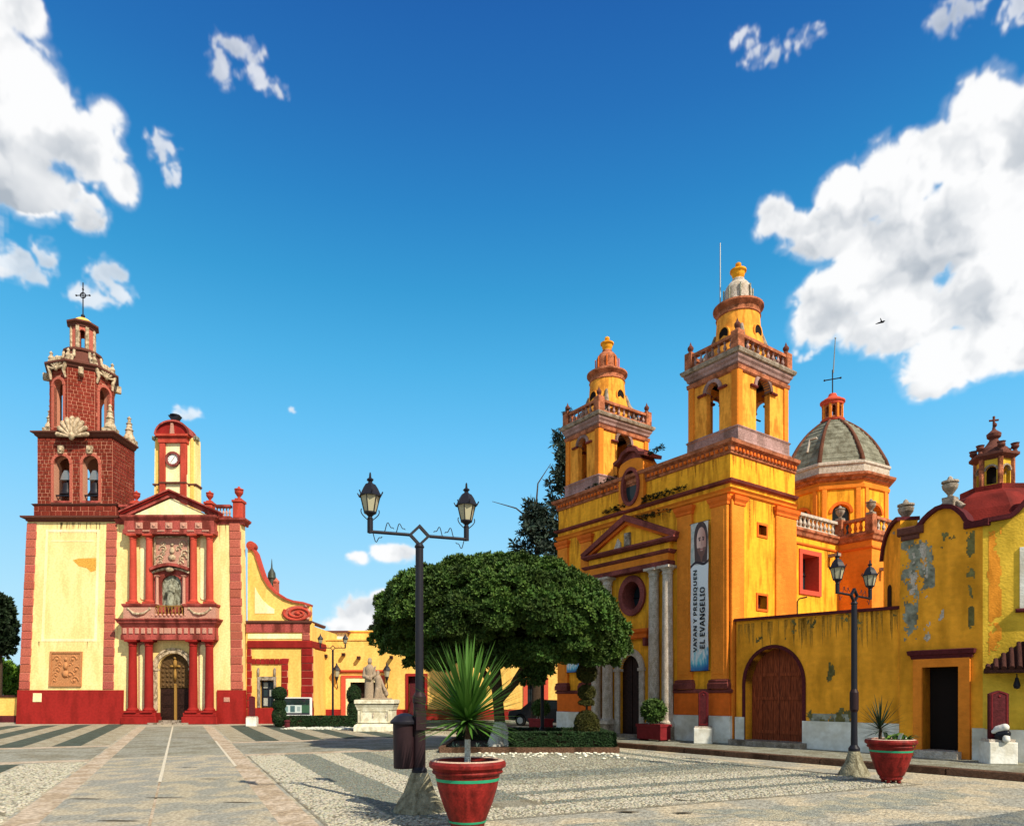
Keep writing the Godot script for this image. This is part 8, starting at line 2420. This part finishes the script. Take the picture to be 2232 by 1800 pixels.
func ground() -> void:
	var g := G()
	g.flat(V2([-260, 30, 260, 30, 260, -420, -260, -420]), 0.0)
	struct("ground", g, M.paving)
	# walk leading to the church door, made of long slabs with open joints
	g = G(); g.flat(PackedVector2Array([ab(-2.0, 8.0), ab(1.56, 8.0), ab(1.56, 40.9), ab(-2.0, 41.2)]), 0.004)
	var walk := struct("path", g, M.path_edge)
	for i in 23:
		var a0 := 7.6 + 1.46 * i
		for s in 2:
			var b0 := -1.6 if s == 0 else -0.32; var b1 := -0.36 if s == 0 else 1.12
			g = G()
			var t := rng.randf_range(0.95, 1.04)
			g.col = Color(t, t, t * rng.randf_range(0.97, 1.03))
			g.slab(PackedVector2Array([ab(b0, a0 + 0.004), ab(b1, a0 + 0.004), ab(b1, a0 + 1.456), ab(b0, a0 + 1.456)]), 0.0, 0.012 + rng.randf_range(0, 0.003))
			pt(walk, "path_slab", g, M.path_slab if a0 < 19.5 else M.cross_band)
	band("path_seam", -0.37, -0.31, 14.5, 41.2, 0.016, M.seam_white)
	band("path_seam", 1.12, 1.18, 17.0, 27.0, 0.016, M.seam_white)
	# cross band
	for q in [[-30.0, -2.05], [1.6, 16.0]]:
		band("cross_path", q[0], q[1], 20.6, 25.6, 0.004, M.cross_band)
		band("cross_path_edge", q[0], q[1], 25.6, 26.3, 0.004, M.path_edge)
		band("cross_path_edge", q[0], q[1], 20.0, 20.6, 0.004, M.path_edge)
	# striped fields before the red portal
	for i in 16:
		var dark := i % 2 == 1
		band("paving_stripe", -2.9 - 0.8 * (i + 1) + 0.8, -2.9 - 0.8 * i + 0.8, 26.4, 46, 0.004, M.band_dark if dark else M.band_light)
		if i < 9: band("paving_stripe", 1.66 + 0.8 * i, 1.66 + 0.8 * (i + 1), 26.4, 41.5 - 0.1 * i, 0.004, M.band_dark if dark else M.band_light)
	# near fields on the far side of the walk
	for i in 8:
		band("paving_stripe", -3.4 - 0.8 * (i + 1), -3.4 - 0.8 * i, 15.4, 19.8, 0.004, M.band_dark if i % 2 == 0 else M.band_light)
	band("paving_stripe", -3.3, -2.1, 8.5, 19.8, 0.004, M.cobble_bed)
	# the cobbled square round the tree: concentric bands
	band("cobble_bed", 1.62, 12.2, 8.2, 19.9, 0.004, M.cobble_bed)
	var light := Color(0.36, 0.34, 0.27); var dark := Color(0.14, 0.155, 0.135); var mid := Color(0.24, 0.235, 0.185)
	var rings := [[1.66, 2.55, light, 0.2], [2.55, 3.35, dark, 0.25], [3.35, 4.1, light, 0.25], [4.1, 4.9, dark, 0.25]]
	for r in rings:
		pebbles("cobblestones", r[0], r[1], 8.2 + (r[0] - 1.66) * 0.6, 19.9, 480.0, 0.029, r[2], r[3])
	for r in [[8.3, 9.1, light, 0.25], [9.1, 9.35, dark, 0.3], [9.35, 10.1, light, 0.25], [10.1, 10.45, dark, 0.3], [10.45, 11.3, light, 0.3], [11.3, 12.0, mid, 0.4], [12.0, 13.0, dark, 0.5]]:
		pebbles("cobblestones", 4.9 if r[0] > 8.9 else 2.6, 12.0, r[0], r[1], 450.0, 0.029, r[2], r[3])
	for r in [[11.5, 12.1, light, 0.2], [11.1, 11.5, dark, 0.3], [10.6, 11.1, light, 0.3], [10.2, 10.6, dark, 0.4]]:
		pebbles("cobblestones", r[0], r[1], 13.0, 19.9, 380.0, 0.03, r[2], r[3])
	pebbles("cobblestones", 4.9, 10.2, 13.0, 19.9, 300.0, 0.033, mid, 0.4)
	pebbles("cobblestones", -3.3, -2.05, 9.0, 19.8, 400.0, 0.03, light, 0.3)
	# scattered white pebbles before the bed
	var where := []; var cols := []
	for i in 120:
		var p := Vector3(rng.randf_range(-1.0, 2.9), 0.03, -19.5 + rng.randf_range(0.05, 2.2) * rng.randf_range(0.1, 1.0))
		where.append(Transform3D(Basis(Vector3.UP, rng.randf() * TAU) * Basis.from_scale(Vector3.ONE * rng.randf_range(0.03, 0.07)), p)); cols.append(Color(0.75, 0.73, 0.6))
	many(self, "white_pebbles", pebble_mesh[0], where, cols, M.pebble)
	where = []; cols = []
	for i in 420:
		var p := Vector3(rng.randf_range(-11.2, -6.6), 0.03, -33.4 - rng.randf_range(0.0, 2.2))
		where.append(Transform3D(Basis(Vector3.UP, rng.randf() * TAU) * Basis.from_scale(Vector3.ONE * rng.randf_range(0.06, 0.12)), p)); cols.append(Color(0.6, 0.6, 0.5) * rng.randf_range(0.5, 1.2))
	many(self, "gravel_bed", pebble_mesh[0], where, cols, M.pebble)
	# darker grey and paler patches, cracks and chips in the paving
	var ground_patches := [[V2([4.6, -8.6, 6.2, -9.2, 8.2, -10.4, 9.6, -11.4, 10.4, -10.2, 9.0, -8.4, 6.4, -7.8]), 31, M.grey_patch], [V2([2.6, -9.6, 4.4, -10.3, 6.0, -11.4, 7.6, -12.0, 7.2, -11.0, 5.2, -9.8, 3.6, -9.0]), 32, M.worn_pale], [V2([0.6, -8.7, 2.0, -9.1, 3.1, -9.4, 2.4, -8.7, 1.0, -8.3]), 33, M.worn_pale]]
	for w in ground_patches:
		g = G(); g.flat(rough_poly(w[0], 0.22, w[1]), 0.003); struct("paving_patch", g, w[2])
	for q in [[-0.2, 12.2, 0.34], [0.55, 14.6, 0.2], [-1.3, 12.6, 0.3], [0.8, 11.2, 0.26], [-0.7, 10.2, 0.3], [-2.9, 13.4, 0.3], [0.2, 17.2, 0.2], [5.6, 8.0, 0.2], [7.0, 8.5, 0.18], [6.2, 7.6, 0.16], [-3.6, 10.8, 0.26], [3.6, 7.6, 0.2]]:
		g = G()
		var c := ab(q[0], q[1]); var s: float = q[2]
		g.flat(rough_poly(V2([c.x - s, c.y, c.x - s * 0.3, c.y - 0.05, c.x + s, c.y + 0.02, c.x + s * 0.4, c.y + 0.06, c.x - s * 0.4, c.y + 0.05]), 0.04, int(q[0] * 10 + q[1])), 0.0175)
		struct("paving_crack", g, M.crack)
	# dry leaves blown over the paving
	var lw := []; var lc := []
	g = G(); g.tri(Vector3(-1, 0, 0), Vector3(0, 0.12, 0.45), Vector3(1, 0.1, 0)); g.tri(Vector3(-1, 0, 0), Vector3(1, 0.1, 0), Vector3(0, 0.12, -0.45))
	for i in 130:
		var p := ab(rng.randf_range(-4, 11), rng.randf_range(8.0, 19.0))
		lw.append(Transform3D(Basis(Vector3.UP, rng.randf() * TAU) * Basis.from_scale(Vector3.ONE * rng.randf_range(0.014, 0.032)), Vector3(p.x, 0.022, p.y))); lc.append(Color(0.12, 0.08, 0.04) * rng.randf_range(0.5, 1.6))
	many(self, "fallen_leaves", g.mesh(), lw, lc, M.pebble)
	# street before the houses and its kerb
	g = G(); g.flat(V2([-7.0, -42.6, 14, -42.6, 10, -30, -5.0, -30.0]), 0.006); struct("street", g, M.asphalt)
	g = G(); g.box(Vector3(-16, 0, -43.9), Vector3(12, 0.13, -42.5)); struct("house_pavement", g, M.sidewalk)
	g = G(); g.box(Vector3(-5.2, 0, -30.0), Vector3(3.6, 0.12, -29.7)); struct("plaza_kerb", g, M.band_light)
	# pavement along golden church and chapel
	var px := Transform3D(Basis(Vector3.UP, RT), RX)
	g = G(); g.x = px
	g.box(Vector3(-16, 0, -0.4), Vector3(14, 0.15, 2.3)); var sw := struct("sidewalk", g, M.sidewalk)
	for i in 22:
		g = G(); g.x = px
		var t := rng.randf_range(0.85, 1.1)
		g.col = Color(t, t, t)
		g.cbox(Vector3(-16 + 1.36 * i + 0.01, 0, 2.3), Vector3(-16 + 1.36 * (i + 1) - 0.01, 0.153, 2.5), 0.015)
		pt(sw, "kerb_stone", g, M.kerb)

func extras() -> void:
	stele("maroon stele on white block beside the chapel doorway, with a bundle on it", rworld(Vector3(7.34, 0.15, 0.5)), deg_to_rad(-12), 0.37, 1.05)
	stele("maroon stele on a white block in front of the church corner below the tall banner", rworld(Vector3(-0.62, 0.15, 0.5)), deg_to_rad(-20), 0.3, 1.1)
	stele("small maroon stele on a white block between the red portal and the low cream wing", Vector3(-14.0, 0, -37.5), deg_to_rad(8), 0.3, 1.1)
	var o := thing("cloth_bundle", "white and black bundle lying on the white block by the chapel doorway", "bag", rworld(Vector3(7.44, 0.68, 0.64)), RT)
	meshpart(o, "white_cloth", blend_mesh([[Vector3(-0.06, 0.22, 0), Vector3(0.08, 0.26, 0), 0.07, 0.08], [Vector3(-0.12, 0.16, 0.04), Vector3(0.0, 0.22, 0.02), 0.045, 0.06], [Vector3(0.1, 0.05, 0.02), Vector3(0.12, 0.0, 0.04), 0.08, 0.07]], 0.015, 0.04), M.cloth_white)
	meshpart(o, "black_bag", blend_mesh([[Vector3(0.0, 0.1, 0.0), Vector3(0.1, 0.12, 0.0), 0.1, 0.09], [Vector3(-0.06, 0.05, 0.03), Vector3(0.06, 0.04, 0.03), 0.05, 0.06]], 0.015, 0.04), M.paint_black)
	sign_board()
	planter("red planter box with a shrub, nearer one between church door and corner", rworld(Vector3(-2.42, 0.15, 0.8)), RT, 1.05)
	planter("farther red planter box on the church pavement by the planting bed", rworld(Vector3(-9.1, 0.15, 0.3)), RT, 1.0)
	car("dark parked car behind the lamp post of the planting bed", "parked_car", Vector3(2.0, 0.006, -37.6), deg_to_rad(-30), M.paint_black)
	var b := thing("bird", "tiny dark bird flying before the white cloud over the chapel", "bird", Vector3(31.8, 33.8, -60.0), deg_to_rad(-30))
	meshpart(b, "body", blend_mesh([[Vector3(-0.22, 0, 0), Vector3(0.16, 0.02, 0), 0.05, 0.09], [Vector3(0.22, 0.06, 0), Vector3(0.3, 0.06, 0), 0.06, 0.03], [Vector3(0.05, 0.04, 0.05), Vector3(-0.04, 0.24, 0.3), 0.06, 0.025], [Vector3(0.05, 0.04, -0.05), Vector3(-0.04, 0.26, -0.3), 0.06, 0.025], [Vector3(-0.22, 0, 0), Vector3(-0.4, -0.02, 0), 0.05, 0.03]], 0.02, 0.03), M.paint_black)

# ---------------------------------------------------------------- scene
func _ready() -> void:
	rng.seed = 12
	var cam := Camera3D.new()
	cam.name = "camera"
	cam.position = Vector3(0, 1.6, 0)
	cam.projection = Camera3D.PROJECTION_FRUSTUM
	cam.near = 0.1; cam.far = 900.0
	cam.size = 0.1 * 1800.0 / 1519.0
	cam.frustum_offset = Vector2(0, 0.1 * (1518.0 - 900.0) / 1519.0)
	cam.current = true
	add_child(cam)
	var we := WorldEnvironment.new()
	we.name = "world_environment"
	var e := Environment.new()
	e.background_mode = Environment.BG_SKY
	var sky := Sky.new()
	var sm := PanoramaSkyMaterial.new()
	sm.panorama = ImageTexture.create_from_image(sky_image())
	sky.sky_material = sm
	e.sky = sky
	e.background_energy_multiplier = 0.76
	e.tonemap_mode = Environment.TONE_MAPPER_LINEAR
	e.tonemap_exposure = 1.32
	e.sdfgi_enabled = true; e.ssao_enabled = true; e.ssil_enabled = true
	we.environment = e
	add_child(we)
	var sun := DirectionalLight3D.new()
	sun.name = "sun"
	sun.light_energy = 1.6
	sun.light_color = Color(1.0, 0.95, 0.86)
	sun.light_angular_distance = 0.5
	sun.shadow_enabled = true
	add_child(sun)
	var el := deg_to_rad(43)
	sun.look_at_from_position(Vector3.ZERO, -Vector3(0.65 * cos(el), sin(el), 0.76 * cos(el)), Vector3.UP)
	materials()
	ground()
	red_church()
	annex()
	houses()
	gold_church()
	gate_wall()
	chapel()
	big_tree()
	conifer("dark ragged conifer with bare twigs standing between round tree and golden church", Vector3(1.2, 0, -35.0), 11.4, 2.5, true)
	conifer("taller dark conifer half hidden behind the farther golden tower", Vector3(2.75, 0, -36.0), 15.2, 1.5, false)
	leafy_tree("dark tree with leaning trunk at the plaza edge beyond the peach wall", Vector3(-33.2, 0, -45.0), 8.0, 6.0, Vector3(1.1, 2.0, 1.1), M.leaf_dark, 2600, 61)
	leafy_tree("bright green small tree behind the low peach wall", Vector3(-36.2, 0, -50.0), 4.0, 2.9, Vector3(1.9, 1.2, 1.6), M.leaf_bright, 1500, 62)
	leafy_tree("small dark treetop above the yellow house roof beside the round tree", Vector3(-9.6, 0, -50.0), 7.0, 6.0, Vector3(0.9, 1.0, 0.9), M.leaf_dark, 900, 63)
	planting()
	statue()
	lamps()
	bin()
	pots()
	left_bells()
	right_bells()
	banners()
	extras()
